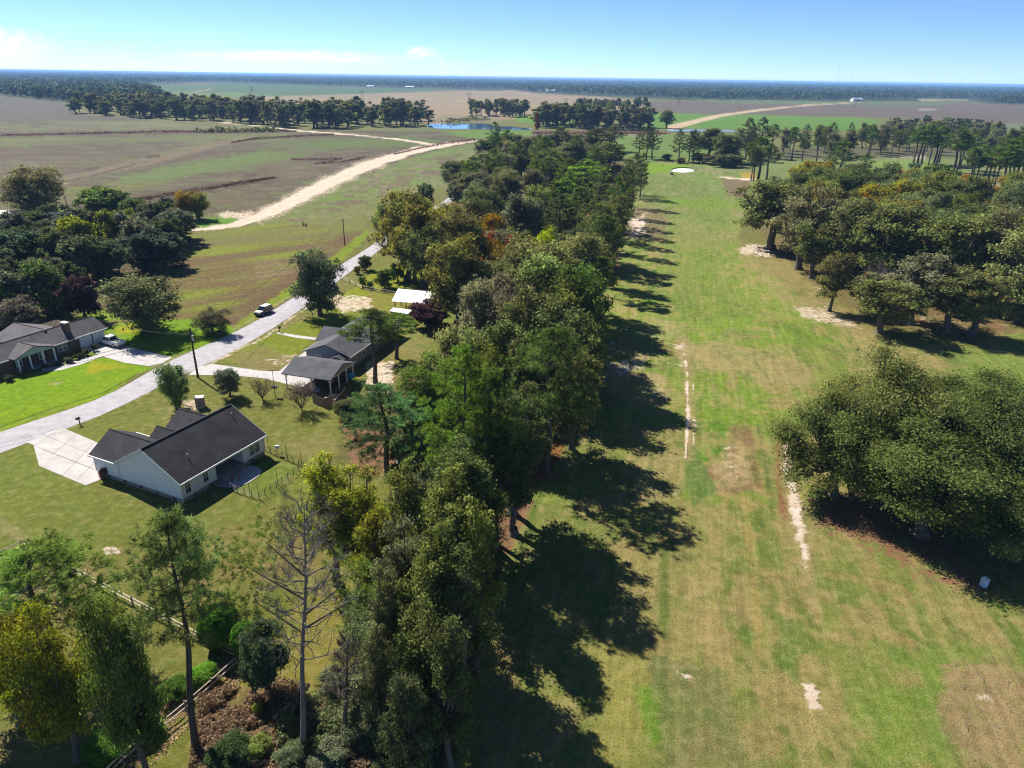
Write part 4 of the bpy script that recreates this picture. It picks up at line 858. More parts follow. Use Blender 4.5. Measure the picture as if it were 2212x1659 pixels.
# ------------------------------------------------------------------ the belt of trees between the houses and the fairway
BE = 'belt of trees between the houses and the fairway'
belt = [  # crown top x, y, height, width, kind, colour, label, autumn
    (1070, 263, 19, 34, 'lpine0', DARK, 'lone dark pine poking up at the far left tip of the belt', 0), (1045, 301, 12, 42, 'oak0', DARK, 'dark tree at the far left tip of the belt by the sand road', 0),
    (1099, 306, 12, 46, 'oak1', (.13, .11, .02), 'yellow brown tree near the far tip of the belt', .3), (1158, 294, 13, 46, 'oak2', GREY, 'grey green tree near the far tip of the belt', 0), (1214, 275, 18, 44, 'pine1', DARK, 'high dark pine at the far end of the belt', 0),
    (1181, 304, 12, 42, 'oak3', OAKG, 'brownish green tree left of the high dark pine', .1), (1235, 306, 14, 60, 'oak0', GREY, 'ashy green tree right of the high dark pine', 0), (1288, 278, 18, 66, 'pine2', DARK, 'wide dark pine at the far end of the belt', 0), (1328, 272, 17, 50, 'pine3', DARK, 'dark pine at the far right tip of the belt', 0),
    (1064, 330, 14, 70, 'oak1', GREY, 'wide grey green oak on the field side of the far belt', 0), (1184, 328, 15, 62, 'oak2', LITE, 'light green oak in the far belt', 0), (1190, 340, 17, 64, 'pine0', PINEG, 'green pine in the middle of the far belt', 0),
    (1272, 346, 19, 86, 'pine1', PINEB, 'bright green broad topped pine in the far belt', 0), (1320, 309, 18, 72, 'pine2', PINEG, 'dark green pine on the fairway side of the far belt', 0), (1219, 384, 19, 74, 'pine3', PINEB, 'bright pine left of the broad topped one', 0),
    (1254, 402, 18, 72, 'pine0', PINEG, 'pine nearest below the broad topped bright one', 0), (1299, 370, 19, 72, 'lpine1', DARK, 'dark full pine above the bare grey trees', 0), (1160, 402, 15, 64, 'oak3', LITE, 'soft green oak in the middle belt', 0), (1048, 405, 13, 70, 'oak0', DARK, 'dark oak on the field side of the middle belt', 0),
    (1096, 372, 14, 62, 'oak1', OAKG, 'deep olive oak in the middle belt', .05), (1126, 419, 15, 76, 'oak2', GREY, 'large ashy oak in the middle belt', 0), (1206, 420, 19, 86, 'lpine2', DARK, 'deep green wide pine in the middle belt', 0), (1288, 423, 18, 74, 'lpine0', DARK, 'dark pine on the fairway side of the middle belt', 0), (1320, 405, 16, 50, 'lpine1', DARK, 'small dark pine beside the bare grey trees', 0),
    (985, 348, 13, 56, 'oak3', DARK, 'dark rounded oak on the field edge of the belt', 0), (1020, 370, 13, 66, 'oak0', GREY, 'pale grey oak on the field edge of the belt', 0), (920, 397, 10, 38, 'bush0', DARK, 'small dark rounded tree on the field edge of the belt', 0),
    (835, 440, 13, 66, 'oak2', LITE, 'leafy tree leaning over the asphalt at the belt tip', 0), (960, 440, 14, 84, 'oak3', OLV, 'yellowish olive oak left of the dark oaks', .1), (1010, 470, 14, 80, 'oak0', OAKG, 'olive oak above the red maple', 0),
    (985, 515, 15, 110, 'oak1', OLV, 'big olive oak behind the white roofed shed', .05), (920, 480, 14, 84, 'oak2', OAKG, 'olive oak behind the three dark trunks', 0), (1035, 430, 14, 76, 'oak3', DARK, 'shadowy oak left of the ashy ones', 0),
    (1059, 460, 12, 50, 'oak0', (.15, .10, .02), 'orange tinged tree above the red maple', .5), (1050, 503, 11, 46, 'oak1', REDL, 'crimson maple in the middle of the belt', 0), (1099, 508, 11, 30, 'oak2', REDL, 'second smaller crimson maple right of the first', 0), (1030, 556, 10, 34, 'oak3', (.42, .06, .02), 'scarlet young maple left of the orange tinged trees', 0),
    (1075, 520, 12, 60, 'oak2', (.16, .11, .03), 'rusty tree between the two crimson maples', .4), (1118, 498, 14, 66, 'oak0', LITE, 'yellow green oak right of the maples', .1), (1182, 498, 14, 70, 'oak1', YGR, 'bright yellow green oak in the belt', .0), (1251, 503, 16, 118, 'oak2', LITE, 'large fresh green oak on the fairway edge', 0),
    (1187, 551, 16, 120, 'oak3', LITE, 'large light green oak in the middle of the belt', 0), (1126, 526, 15, 96, 'oak0', OAKG, 'olive oak right of the scarlet maple', .05), (1256, 607, 15, 100, 'oak1', OLV, 'large olive oak on the fairway edge with long shadow', 0), (1099, 598, 15, 104, 'oak2', GREY, 'wide grey green oak behind the purple leaved tree', 0),
    (1048, 606, 14, 92, 'oak3', GREY, 'ashy oak left of the wide grey green one', 0), (1160, 620, 15, 112, 'oak0', OAKG, 'forked oak with bare boughs showing in the middle belt', .03), (1220, 660, 14, 106, 'oak1', OAKG, 'oak leaning out over the fairway with leafy boughs', 0), (1075, 690, 15, 120, 'oak2', (.085, .10, .04), 'spreading oak in the yard behind the pole shed', 0),
    (985, 715, 12, 120, 'oak3', LITE, 'fresh green oak beside the roof with purple tree behind', 0), (1130, 640, 14, 90, 'oak3', OAKG, 'dim oak filling the middle of the near belt', 0), (930, 765, 12, 110, 'hoak2', (.075, .092, .022), 'airy olive oak behind the near pines', .04), (1050, 740, 13, 90, 'oak1', OLV, 'olive oak left of the near pair of pines', 0),
    (1130, 730, 14, 90, 'oak0', OAKG, 'oak hidden behind the near pair of pines', 0), (1270, 700, 11, 80, 'oak2', OAKG, 'low oak with boughs over the fairway shade', 0), (1245, 760, 12, 90, 'oak3', OAKG, 'near oak on the fairway edge above the big pine', 0)]
for i, (x, y, h, wp, kk, cc, lb, au) in enumerate(belt):
    if y > 380 and kk.startswith(('oak', 'hoak')) and x > 850: h *= 1.22
    top_tree(kk, x, y, h, wp, jit(cc, i + 11, .1), lb, group=BE, autumn=au)
for i, (bx, by, ty, wp, kk, cc, lb) in enumerate([(880, 606, 412, 120, 'oak1', OLV, 'tall olive oak over the road bend on a thick dark trunk'), (896, 611, 432, 96, 'oak4', OAKG, 'second dark trunked oak over the road bend'), (917, 622, 442, 120, 'oak2', OLV, 'third dark trunked oak right of the road bend pair'),
    (970, 640, 505, 120, 'oak5', OAKG, 'straight trunked oak behind the pole shed roof'), (1002, 648, 455, 110, 'oak0', OAKG, 'tall oak right behind the pole shed'), (1062, 757, 600, 135, 'oak3', GREY, 'grey oak with forked bare limbs above the near pine'), (1152, 686, 520, 140, 'oak4', LITE, 'pale green oak with black trunk in the middle belt'),
    (1105, 700, 548, 110, 'oak5', OAKG, 'oak beside the pale green black trunked one'), (1030, 690, 565, 110, 'oak1', GREY, 'ashy oak right of the plum tree'), (950, 600, 450, 90, 'oak0', OLV, 'olive oak behind the shed clearing')]):
    base_tree(kk, bx, by, ty, wp, jit(cc, i + 51, .1), lb, group=BE)
for i, (x, y) in enumerate(scatter([(1060, 330), (1310, 330), (1330, 400), (1290, 520), (1270, 640), (1240, 800), (1150, 860), (1060, 800), (1000, 660), (960, 600), (900, 560), (980, 450), (1020, 400)], 70, 77, 5.0)):
    k = i % 4; put_tree(('oak0', 'pine1', 'oak2', 'oak3')[k], x, y, (13, 18, 12, 14)[k], 5.0, jit((OAKG, PINEG, DARK, GREY)[k], i + 170), ('mid green oak lost in the thick of the belt', 'pine lost in the thick of the belt', 'dark oak lost in the thick of the belt', 'grey oak lost in the thick of the belt')[k], group=BE + ', thick of it')
for x, y in scatter([(1040, 880), (1100, 850), (1150, 900), (1120, 1000), (1020, 1030), (960, 960)], 6, 5, 4.0):
    put_tree('htall0', x, y, 10, 3.4, jit(DARK, int(x * 9)), 'dark understory hardwood behind the near pines', group=BE + ', understory')
EP = 'tall trees along the fairway edge of the belt'
for i, (tx, ty, h) in enumerate([(1459, 439, 19), (1456, 462, 21), (1454, 485, 21), (1450, 505, 20), (1446, 525, 21), (1443, 545, 20), (1456, 571, 22), (1439, 601, 19), (1436, 616, 18), (1438, 649, 20), (1426, 672, 19), (1408, 718, 17), (1405, 745, 15), (1381, 786, 15), (1425, 868, 20), (1465, 917, 21), (1362, 922, 16), (1400, 830, 17)]):
    tip_tree(('lpine%d' % (i % 3)) if i < 7 else (('aoak%d' % (i % 4)) if i % 2 else 'pine%d' % (i % 4)), tx, ty, h, 4.4, jit((PINEG, DARK, OAKG)[i % 3], i + 600), 'tall tree of the fairway edge row, casting one of the long shadows', group=EP)
# pines of the near belt
NP = 'big pines of the near belt'
for bx, by, ty, wp, kk, cc, lb in [
    (811, 827, 665, 106, 'hpine0', PINEG, 'open pine rising in front of the grey roofed house'), (857, 775, 678, 100, 'hpine1', PINEB, 'second pine beside the grey roofed house'),
    (1180, 1022, 705, 176, 'hlpine1', PINEG, 'tallest near pine standing on red needle litter at the fairway'), (1157, 975, 740, 110, 'hpine1', PINEG, 'slim pine behind the tallest one on the needle litter'),
    (838, 1035, 828, 200, 'hlpine2', (.055, .092, .030), 'wide bluish pine with forked limbs above the silver roof'), (760, 900, 862, 60, 'hbush1', (.055,.07,.025), 'low bushy growth over the wooden screen')]:
    base_tree(kk, bx, by, ty, wp, jit(cc, bx, .06), lb, group=NP)
top_tree('hlpine0', 1000, 752, 23, 168, PINEB, 'large rounded bright green pine in the near belt', group=NP)
top_tree('hlpine1', 1075, 800, 21, 130, PINEG, 'dark green pine beside the large rounded bright one', group=NP)
top_tree('htall0', 1115, 862, 17, 110, DARK, 'dark hardwood between the bright pine and the needle litter', group=NP)
# hardwoods of the near belt
NH = 'hardwoods of the near belt'
for x, y, h, wp, kk, cc, lb, au in [
    (700, 985, 15, 110, 'htall1', (.150, .162, .020), 'bright yellow green feathery tree at the corner of the wire fence', 0), (765, 1010, 15, 110, 'htall0', (.125, .132, .020), 'yellowish tree right behind the bright feathery one', .0), (800, 1090, 15, 100, 'htall2', (.105, .105, .016), 'olive gold hardwood with a dark forked trunk', .04),
    (880, 1000, 18, 120, 'htall1', (.082, .090, .024), 'olive hardwood in front of the silver roof', .02), (955, 1018, 19, 130, 'htall2', (.088, .096, .026), 'broad olive crown on the fairway side of the near belt', .0), (1020, 1075, 18, 120, 'htall1', (.098, .108, .026), 'outermost olive crown overhanging the dark fairway shade', 0),
    (865, 1120, 16, 100, 'htall0', (.080, .084, .040), 'grey olive hardwood in the middle of the near clump', .0), (930, 1140, 18, 130, 'htall2', (.070, .080, .022), 'wide dull green crown lower in the near clump', .0), (990, 1190, 17, 110, 'htall0', (.058, .068, .022), 'dark hardwood on the fairway side of the near clump', 0),
    (825, 1215, 15, 90, 'htall1', (.088, .092, .040), 'light grey green hardwood low in the near clump', 0), (905, 1300, 15, 120, 'htall0', (.070, .080, .024), 'dull olive crown at the foot of the near clump', 0), (970, 1340, 15, 110, 'htall1', (.055, .064, .022), 'dim crown at the shaded foot of the near clump', 0),
    (880, 1450, 12, 110, 'htall2', (.068, .075, .030), 'small hardwood at the bottom edge of the clump', 0), (815, 1360, 12, 80, 'htall1', (.075, .080, .035), 'thin hardwood right of the small dead tree', 0)]:
    top_tree(kk, x, y, h, wp, cc, lb, group=NH, autumn=au)
for tx, ty, h, k_, lb in ((1300, 1330, 16, 'htall1', 'thin dark hardwood shading the fairway between the needle litter and the clump'), (1300, 1500, 17, 'htall2', 'thin dark hardwood at the fairway side of the clump foot'), (1235, 1420, 16, 'htall0', 'leafy dark hardwood behind the outermost olive crown'), (1345, 1250, 17, 'htall2', 'thin dark hardwood close to the big pine trunks')):
    tip_tree(k_, tx, ty, h, 3.6, jit((.056, .066, .022), tx, .1), lb, group=NH)
# near left
for bx, by, ty, wp, kk, cc, lb, au in [(424, 1618, 1104, 200, 'hpine2', (.080, .105, .034), 'nearest pine with bare leaning stem in front of the near house lawn', 0), (125, 1430, 1186, 270, 'hlpine1', (.085, .125, .026), 'flat topped pine with long low limbs at the left edge', 0),
                                   (50, 1560, 1345, 190, 'hoak1', (.125, .115, .016), 'golden olive oak in the bottom left corner', .14), (170, 1640, 1310, 160, 'hoak2', (.095, .10, .014), 'olive gold oak below the flat topped pine', .08), (325, 1690, 1290, 150, 'hoak0', (.055, .075, .018), 'dark green oak left of the leaning pine stem', .05)]:
    base_tree(kk, bx, by, ty, wp, cc, lb, autumn=au, lean=.07 if 'bare leaning' in lb else 0)
# left woods and yard trees
for bx, by, ty, wp, kk, cc, lb, au in [
    (692, 682, 545, 104, 'yoak0', (.052, .066, .034), 'dark round oak standing alone between the road and the grey roofed house', 0), (316, 718, 598, 136, 'yoak1', (.085, .092, .042), 'broad grey green oak on the bright lawn beside the garage', 0),
    (462, 720, 668, 72, 'yoak0', (.085, .080, .040), 'low thin twiggy tree on the bright lawn by the road', .0), (382, 882, 787, 60, 'yoak1', (.075, .11, .035), 'young green tree between the road and the black roofed house', 0), (497, 857, 795, 48, 'yoak0', (.075, .085, .05), 'small grey green tree below the concrete drive', 0),
    (90, 470, 362, 118, 'yoak1', (.105, .100, .045), 'old open oak at the far left behind the woods', .05), (402, 476, 414, 46, 'yoak0', (.11, .085, .022), 'orange brown small tree at the end of the sand road', .35), (430, 474, 416, 50, 'yoak1', OLV, 'olive small tree at the end of the sand road', .1),
    (185, 690, 600, 66, 'bush2', (.034, .020, .022), 'purple leaved tree behind the left garage', 0), (105, 678, 568, 96, 'bush0', (.052, .076, .022), 'fresh green dense tree behind the left house', 0), (48, 712, 645, 96, 'aoak3', (.080, .072, .052), 'twiggy grey tree behind the left house roof', 0), (10, 700, 620, 60, 'bush1', (.06, .1, .02), 'green shrub tree at the left edge behind the roof', 0),
    (925, 706, 652, 82, 'bush1', PURPL, 'purple plum tree beside the white pole shed roof', 0), (790, 584, 553, 26, 'bush2', DARK, 'dark cone shrub beside the road bend', 0), (772, 592, 575, 14, 'bush0', (.12, .11, .03), 'small yellowish shrub on the bright lawn', 0),
    (784, 620, 598, 16, 'bush1', PINEG, 'small shrub on the rail fence line', 0), (800, 624, 608, 14, 'bush2', PINEG, 'smallest shrub on the rail fence line', 0), (832, 622, 582, 34, 'bush0', PINEG, 'bushy young pine at the end of the rail fence', 0), (860, 608, 565, 30, 'bush1', (.09, .12, .03), 'light shrub left of the dark trunks', 0)]:
    base_tree(kk, bx, by, ty, wp, cc, lb, autumn=au, cat='shrub' if 'shrub' in lb else 'tree')
LW = 'dense wood at the left behind the left house'
for i, (x, y, h, wp, kk, cc, lb, au) in enumerate([
    (215, 405, 12, 110, 'bush0', (.062, .085, .026), 'large fresh green evergreen at the top of the left wood', 0), (320, 430, 10, 84, 'bush1', (.055, .062, .045), 'grey evergreen at the top right of the left wood', 0), (375, 455, 9, 70, 'bush2', (.05, .057, .04), 'ashy evergreen at the field corner of the left wood', 0),
    (155, 470, 11, 70, 'bush0', (.13, .14, .02), 'yellow green tree in the middle of the left wood', .1), (250, 455, 11, 70, 'bush1', (.10, .11, .02), 'olive yellow tree between the grey ones of the left wood', .1), (110, 460, 9, 90, 'bush2', (.055, .062, .048), 'silvery evergreen in the left wood', 0),
    (20, 500, 10, 110, 'bush0', (.045, .065, .035), 'dull green evergreen on the left edge of the wood', 0), (300, 500, 10, 90, 'bush1', (.042, .052, .034), 'dark evergreen facing the mown field', 0), (345, 505, 9, 80, 'bush2', (.045, .055, .035), 'dark evergreen at the shady field corner', 0)]):
    top_tree(kk, x, y, h, wp, cc, lb, group=LW, autumn=au)
for i, (x, y) in enumerate(scatter([(-200, 520), (60, 510), (200, 500), (385, 505), (392, 540), (330, 575), (250, 610), (205, 640), (160, 690), (40, 690), (-200, 730)], 52, 31, 4.6)):
    k = i % 4; put_tree('bush%d' % (i % 3), x, y, 8 + 3.5 * random.Random(i).random(), 4.6, jit(((.056, .064, .030), (.046, .054, .024), (.072, .076, .046), (.052, .066, .024))[k], i), ('dark grey green evergreen massed in the left wood', 'very dark evergreen massed in the left wood', 'silvery grey evergreen massed in the left wood', 'deep green evergreen massed in the left wood')[k], group=LW + ', massed')

# ------------------------------------------------------------------ far tree lines (single trees, each a thing)
def line(poly, n, seed, mind, hs, group, labs, pinep=.3):
    for i, (x, y) in enumerate(scatter(poly, n, seed, mind)):
        r = random.Random(i * 7 + seed); pn = r.random() < pinep
        k = 2 if pn else i % 2
        put_tree('fpine%d' % (i % 3) if pn else 'foak%d' % (i % 4), x, y, r.uniform(*hs), r.uniform(5.0, 8.0) * (hs[1] / 22), jit((GREY, OAKG, DARK)[k], i + seed), labs[k], group=group)
line([(155, 245), (310, 257), (470, 262), (600, 276), (720, 278), (900, 273), (945, 268), (900, 258), (620, 252), (500, 242), (330, 232), (200, 236)], 230, 3, 6.5, (14, 25), 'far tree line across the left fields', ('grey green tree in the far line left of the pond', 'olive tree in the far line left of the pond', 'dark pine in the far line left of the pond'), .2)
line([(1015, 252), (1135, 254), (1135, 246), (1020, 245)], 24, 5, 8, (16, 22), 'tree clump beyond the pond', ('grey green tree in the clump beyond the pond', 'olive tree in the clump beyond the pond', 'dark pine in the clump beyond the pond'))
line([(1155, 276), (1260, 280), (1400, 282), (1410, 276), (1300, 266), (1165, 266)], 66, 6, 6, (17, 24), 'tall trees right of the pond', ('tall grey green tree right of the pond', 'tall olive tree right of the pond', 'tall dark pine right of the pond'), .25)
line([(1240, 243), (1400, 244), (1405, 239), (1250, 238)], 26, 7, 12, (16, 22), 'dark wood beyond the bright field', ('grey green tree beyond the bright field', 'olive tree beyond the bright field', 'dark pine beyond the bright field'), .5)
put_tree('foak1', *G(1160, 290), 19, 2.2, (.10, .035, .02), 'thin rust red tree right of the pond')

# ------------------------------------------------------------------ far forests: nobody could count them
def forest(name, polys, seed, sizes, colors, per=9, step=(5, 2.2)):
    """trees massed over surveyed outlines; finer near, coarser far"""
    rs = np.random.RandomState(seed); Cn, S = [], []
    for poly in polys:
        q = np.array(poly, float); x0, x1, y0, y1 = q[:, 0].min(), q[:, 0].max(), q[:, 1].min(), q[:, 1].max()
        y = y0
        while y < y1:
            x = x0
            hz = CY - 662.9 + (CX - CX)
            while x < x1:
                xx, yy = x + rs.uniform(0, step[0]), y + rs.uniform(0, step[1])
                hor = 829.5 - 662.9 + (xx - CX) * ROL
                if yy > hor + 1.2 and in_poly(xx, yy, poly):
                    g = G(xx, yy)
                    if g[1] < 27000 and abs(g[0]) < g[1] * 1.28: Cn.append(g); S.append(math.hypot(*g))
                x += step[0] * rs.uniform(.7, 1.3)
            y += step[1]
    Cn = np.array(Cn); S = np.array(S); n = len(Cn)
    h = rs.uniform(sizes[0], sizes[1], n); wd = np.clip(S / FPX * step[0] * .75, 4, 60)
    k = per; cen = np.repeat(np.concatenate([Cn, np.zeros((n, 1))], 1), k, 0)
    d = rs.normal(0, 1, (n * k, 3)); d /= np.linalg.norm(d, axis=1)[:, None]
    hh = np.repeat(h, k); ww = np.repeat(wd, k)
    cen[:, 0] += d[:, 0] * ww; cen[:, 1] += d[:, 1] * ww * .6; cen[:, 2] = hh * (.55 + .38 * d[:, 2])
    sz = np.minimum(np.maximum(hh * .22, ww * .35), hh * .5)
    V, F = leaf_quads(cen, np.tile((0, -.5, .8), (n * k, 1)), sz, rs, .7)
    V[:, 2] = V[:, 2].clip(.1, None)
    o = leaf_obj(name, (V, F, rs.rand(n * k), np.repeat(rs.rand(n), k)), M['leaf']); o.color = (*colors, 1)
    return tag(o, kind='stuff')
tag(forest('near_left_forest', [[(-400, 190), (0, 205), (75, 213), (155, 220), (250, 222), (345, 218), (350, 205), (290, 190), (200, 183), (0, 178), (-400, 170)]], 1, (14, 22), (.042, .054, .030), 26, (6, 2.6)), 'dark wood on the far left behind the ploughed field', 'forest')
tag(forest('forest', [[(-600, 150), (0, 152), (600, 161), (1106, 168), (1700, 176), (2212, 184), (2900, 190), (2900, 240), (2300, 229), (2212, 226), (2166, 226), (2106, 214), (2000, 214), (1806, 217), (1531, 215), (1306, 206), (1156, 199), (1106, 193), (965, 191), (645, 184), (460, 177), (285, 182), (200, 186), (0, 182), (-600, 175)]], 2, (13, 21), (.034, .046, .026), 10, (4.5, 1.5)), 'endless dark pine forest reaching to the horizon', 'forest')
tag(forest('hedge_row', [[(945, 266), (1020, 258), (1060, 260), (1000, 264), (960, 267)], [(420, 285), (600, 283), (600, 286), (430, 287)]], 4, (2, 5), (.07, .075, .03), 12, (5, 2)), 'low scrub along the pond bank', 'scrub')

# ------------------------------------------------------------------ paving and water
PAV = mat('road_asphalt', (.265, .25, .258), .9, .15, col2=(.39, .37, .385), scale=.7, bump=.3)
CON = mat('concrete', (.33, .305, .295), .85, .2, col2=(.45, .425, .41), scale=.8)
CON2 = mat('concrete_stained', (.32, .29, .27), .85, .2, col2=(.45, .42, .395), scale=.5)
ROAD_U = [(-260, 1010), (-120, 975), (0, 936), (115, 890), (226, 868), (300, 812), (333, 796), (373, 774), (459, 741), (514, 714), (566, 690), (583, 673), (646, 636), (736, 572), (776, 548), (805, 529), (845, 500), (900, 470), (950, 440), (1000, 405)]
ROAD_L = [(-260, 1075), (-120, 1030), (0, 976), (115, 934), (231, 900), (290, 862), (333, 838), (400, 808), (451, 785), (516, 753), (574, 720), (600, 702), (649, 670), (756, 587), (790, 564), (828, 533), (862, 508), (914, 478), (962, 446), (1008, 409)]
# smooth the two edges in plan
def smooth(pts, n=60):
    W = np.array([G(*p) for p in pts]); d = np.r_[0, np.cumsum(np.hypot(*(W[1:] - W[:-1]).T))]; d /= d[-1]
    t = np.linspace(0, 1, n); q = np.stack([np.interp(t, d, W[:, 0]), np.interp(t, d, W[:, 1])], 1)
    for _ in range(3): q[1:-1] = (q[:-2] + 2 * q[1:-1] + q[2:]) / 4
    return q
U, Lw = smooth(ROAD_U), smooth(ROAD_L)
Vr, Fr = [], []
for i in range(60):
    for k in range(5): p = U[i] + (Lw[i] - U[i]) * k / 4; Vr.append((p[0], p[1], .012 + .05 * (1 - abs(k - 2) / 2)))
for i in range(59):
    for k in range(4): a = i * 5 + k; Fr.append([a, a + 5, a + 6, a + 1])
ro = mesh_np('road', Vr, Fr, PAV); 
if ro.data.polygons[0].normal.z < 0: ro.data.flip_normals()
tag(ro, kind='structure')
def slabs(name, pts, z, m, joints=(), w=.035):
    o = sheet(name, pts, z, m)
    return o
slabs('driveway', [(57, 956), (95, 940), (130, 922), (175, 941), (224, 962), (246, 1000), (232, 1030), (185, 1049), (85, 1007), (72, 961)], .03, CON2)
slabs('driveway', [(170, 748), (228, 725), (246, 741), (297, 754), (372, 772), (350, 785), (321, 791), (270, 784), (222, 770), (185, 754)], .03, CON)
slabs('driveway', [(408, 810), (430, 792), (463, 787), (520, 795), (560, 801), (603, 802), (636, 775), (664, 757), (672, 770), (640, 806), (700, 826), (690, 848), (617, 829), (567, 817), (500, 811)], .03, CON)
slabs('path', [(222, 770), (215, 766), (186, 772), (150, 784), (125, 792), (90, 796), (92, 802), (130, 800), (170, 789)], .026, CON)
slabs('path', [(595, 720), (604, 718), (640, 724), (686, 730), (686, 735), (640, 730)], .026, CON)
# control joints in the near drive: dark slots a little proud of the slab
jm = mat('joint', (.16, .14, .13), .9); mb = MB()
for a_, b_ in (((90, 938), (205, 985)), ((95, 973), (200, 1012)), ((72, 962), (232, 1026)), ((165, 938), (110, 985)), ((205, 955), (135, 1028)), ((230, 975), (165, 1038)), ((130, 925), (75, 965))):
    A, B = G(*a_), G(*b_); d = (B - A) / np.linalg.norm(B - A); n_ = np.array([-d[1], d[0]]) * .03
    mb.poly([(*(A - n_), .036), (*(B - n_), .036), (*(B + n_), .036), (*(A + n_), .036)])
tag(mb.build('driveway_joints', jm), kind='structure')
WAT = bpy.data.materials.new('pond_water'); WAT.use_nodes = True
wb = WAT.node_tree.nodes['Principled BSDF']; wb.inputs['Base Color'].default_value = (.05, .12, .20, 1); wb.inputs['Roughness'].default_value = .06; wb.inputs['Specular IOR Level'].default_value = .8
wn = WAT.node_tree.nodes.new('ShaderNodeTexNoise'); wn.inputs['Scale'].default_value = .6; wbp = WAT.node_tree.nodes.new('ShaderNodeBump'); wbp.inputs[0].default_value = .12
WAT.node_tree.links.new(wn.outputs[0], wbp.inputs['Height']); WAT.node_tree.links.new(wbp.outputs[0], wb.inputs['Normal'])
sheet('pond', [(921, 271), (930, 268), (955, 266.8), (1000, 266.5), (1040, 266.8), (1062, 269), (1068, 274), (1100, 273.5), (1150, 278), (1140, 280.5), (1095, 280), (1040, 279), (980, 279), (945, 278), (925, 275)], .15, WAT)
sheet('pond', [(1440, 281), (1500, 280.3), (1583, 282), (1590, 284.5), (1520, 284.5), (1445, 283.5)], .15, WAT)
SAND = mat('bunker_sand', (.62, .57, .52), .95, .1, col2=(.75, .70, .66), scale=.7)
sheet('bunker', [(1475 + 24 * math.cos(t) * (1 + .06 * math.sin(3 * t)), 368.2 + 4.4 * math.sin(t)) for t in np.linspace(0, 6.28, 26)[:-1]], .04, SAND)
mb = MB(); rim = [G(1475 + 25 * math.cos(t) * (1 + .06 * math.sin(3 * t)), 368 + 4.9 * math.sin(t)) for t in np.linspace(0, 6.28, 26)[:-1]]
for i in range(25):
    a_, b_ = rim[i], rim[(i + 1) % 25]; c_ = np.mean(rim, 0); k = .55 if a_[1] > c_[1] else .12; k2 = .55 if b_[1] > c_[1] else .12
    ao, bo = c_ + (a_ - c_) * 1.25, c_ + (b_ - c_) * 1.25
    mb.poly([(*a_, .02), (*b_, .02), (*b_, k2), (*a_, k)]); mb.poly([(*a_, k), (*b_, k2), (*bo, .01), (*ao, .01)])
tag(mb.build('bunker_lip', mat('bunker_turf', (.10, .15, .03), .95, noise=.3, scale=2)), kind='structure')
GRAV = mat('gravel', (.30, .31, .34), .95, .1, col2=(.62, .63, .68), scale=5)
sheet('gravel_yard', [(-200, 1420), (0, 1400), (40, 1375), (73, 1350), (107, 1355), (112, 1380), (89, 1400), (60, 1412), (40, 1432), (25, 1460), (30, 1492), (0, 1488), (-200, 1520)], .02, GRAV)

# ------------------------------------------------------------------ house parts (local frame: x along the house, y across, z up)
def roof_slab(mb, pts, th=.13): mb.prism(pts, (0, 0, th))
def gable(mb, x0, x1, y0, y1, ze, zr, ov, oe, ax='x', th=.13):
    """two slopes; walls x0..x1, y0..y1; overhang ov at the eaves, oe at the gable ends"""
    if ax == 'x':
        m_ = (y0 + y1) / 2; s = (zr - ze) / (m_ - y0); zo = ze - s * ov
        roof_slab(mb, [(x0 - oe, y0 - ov, zo), (x1 + oe, y0 - ov, zo), (x1 + oe, m_, zr), (x0 - oe, m_, zr)], th)
        roof_slab(mb, [(x0 - oe, m_, zr), (x1 + oe, m_, zr), (x1 + oe, y1 + ov, zo), (x0 - oe, y1 + ov, zo)], th)
    else:
        m_ = (x0 + x1) / 2; s = (zr - ze) / (m_ - x0); zo = ze - s * ov
        roof_slab(mb, [(x0 - ov, y1 + oe, zo), (x0 - ov, y0 - oe, zo), (m_, y0 - oe, zr), (m_, y1 + oe, zr)], th)
        roof_slab(mb, [(m_, y1 + oe, zr), (m_, y0 - oe, zr), (x1 + ov, y0 - oe, zo), (x1 + ov, y1 + oe, zo)], th)
def gwall(mb, x0, x1, y0, y1, zb, ze, zr, ax='x'):
    if ax == 'x': mb.prism([(x0, y0, zb), (x0, y1, zb), (x0, y1, ze), (x0, (y0 + y1) / 2, zr), (x0, y0, ze)], (x1 - x0, 0, 0))
    else: mb.prism([(x0, y0, zb), (x1, y0, zb), (x1, y0, ze), ((x0 + x1) / 2, y0, zr), (x0, y0, ze)], (0, y1 - y0, 0))
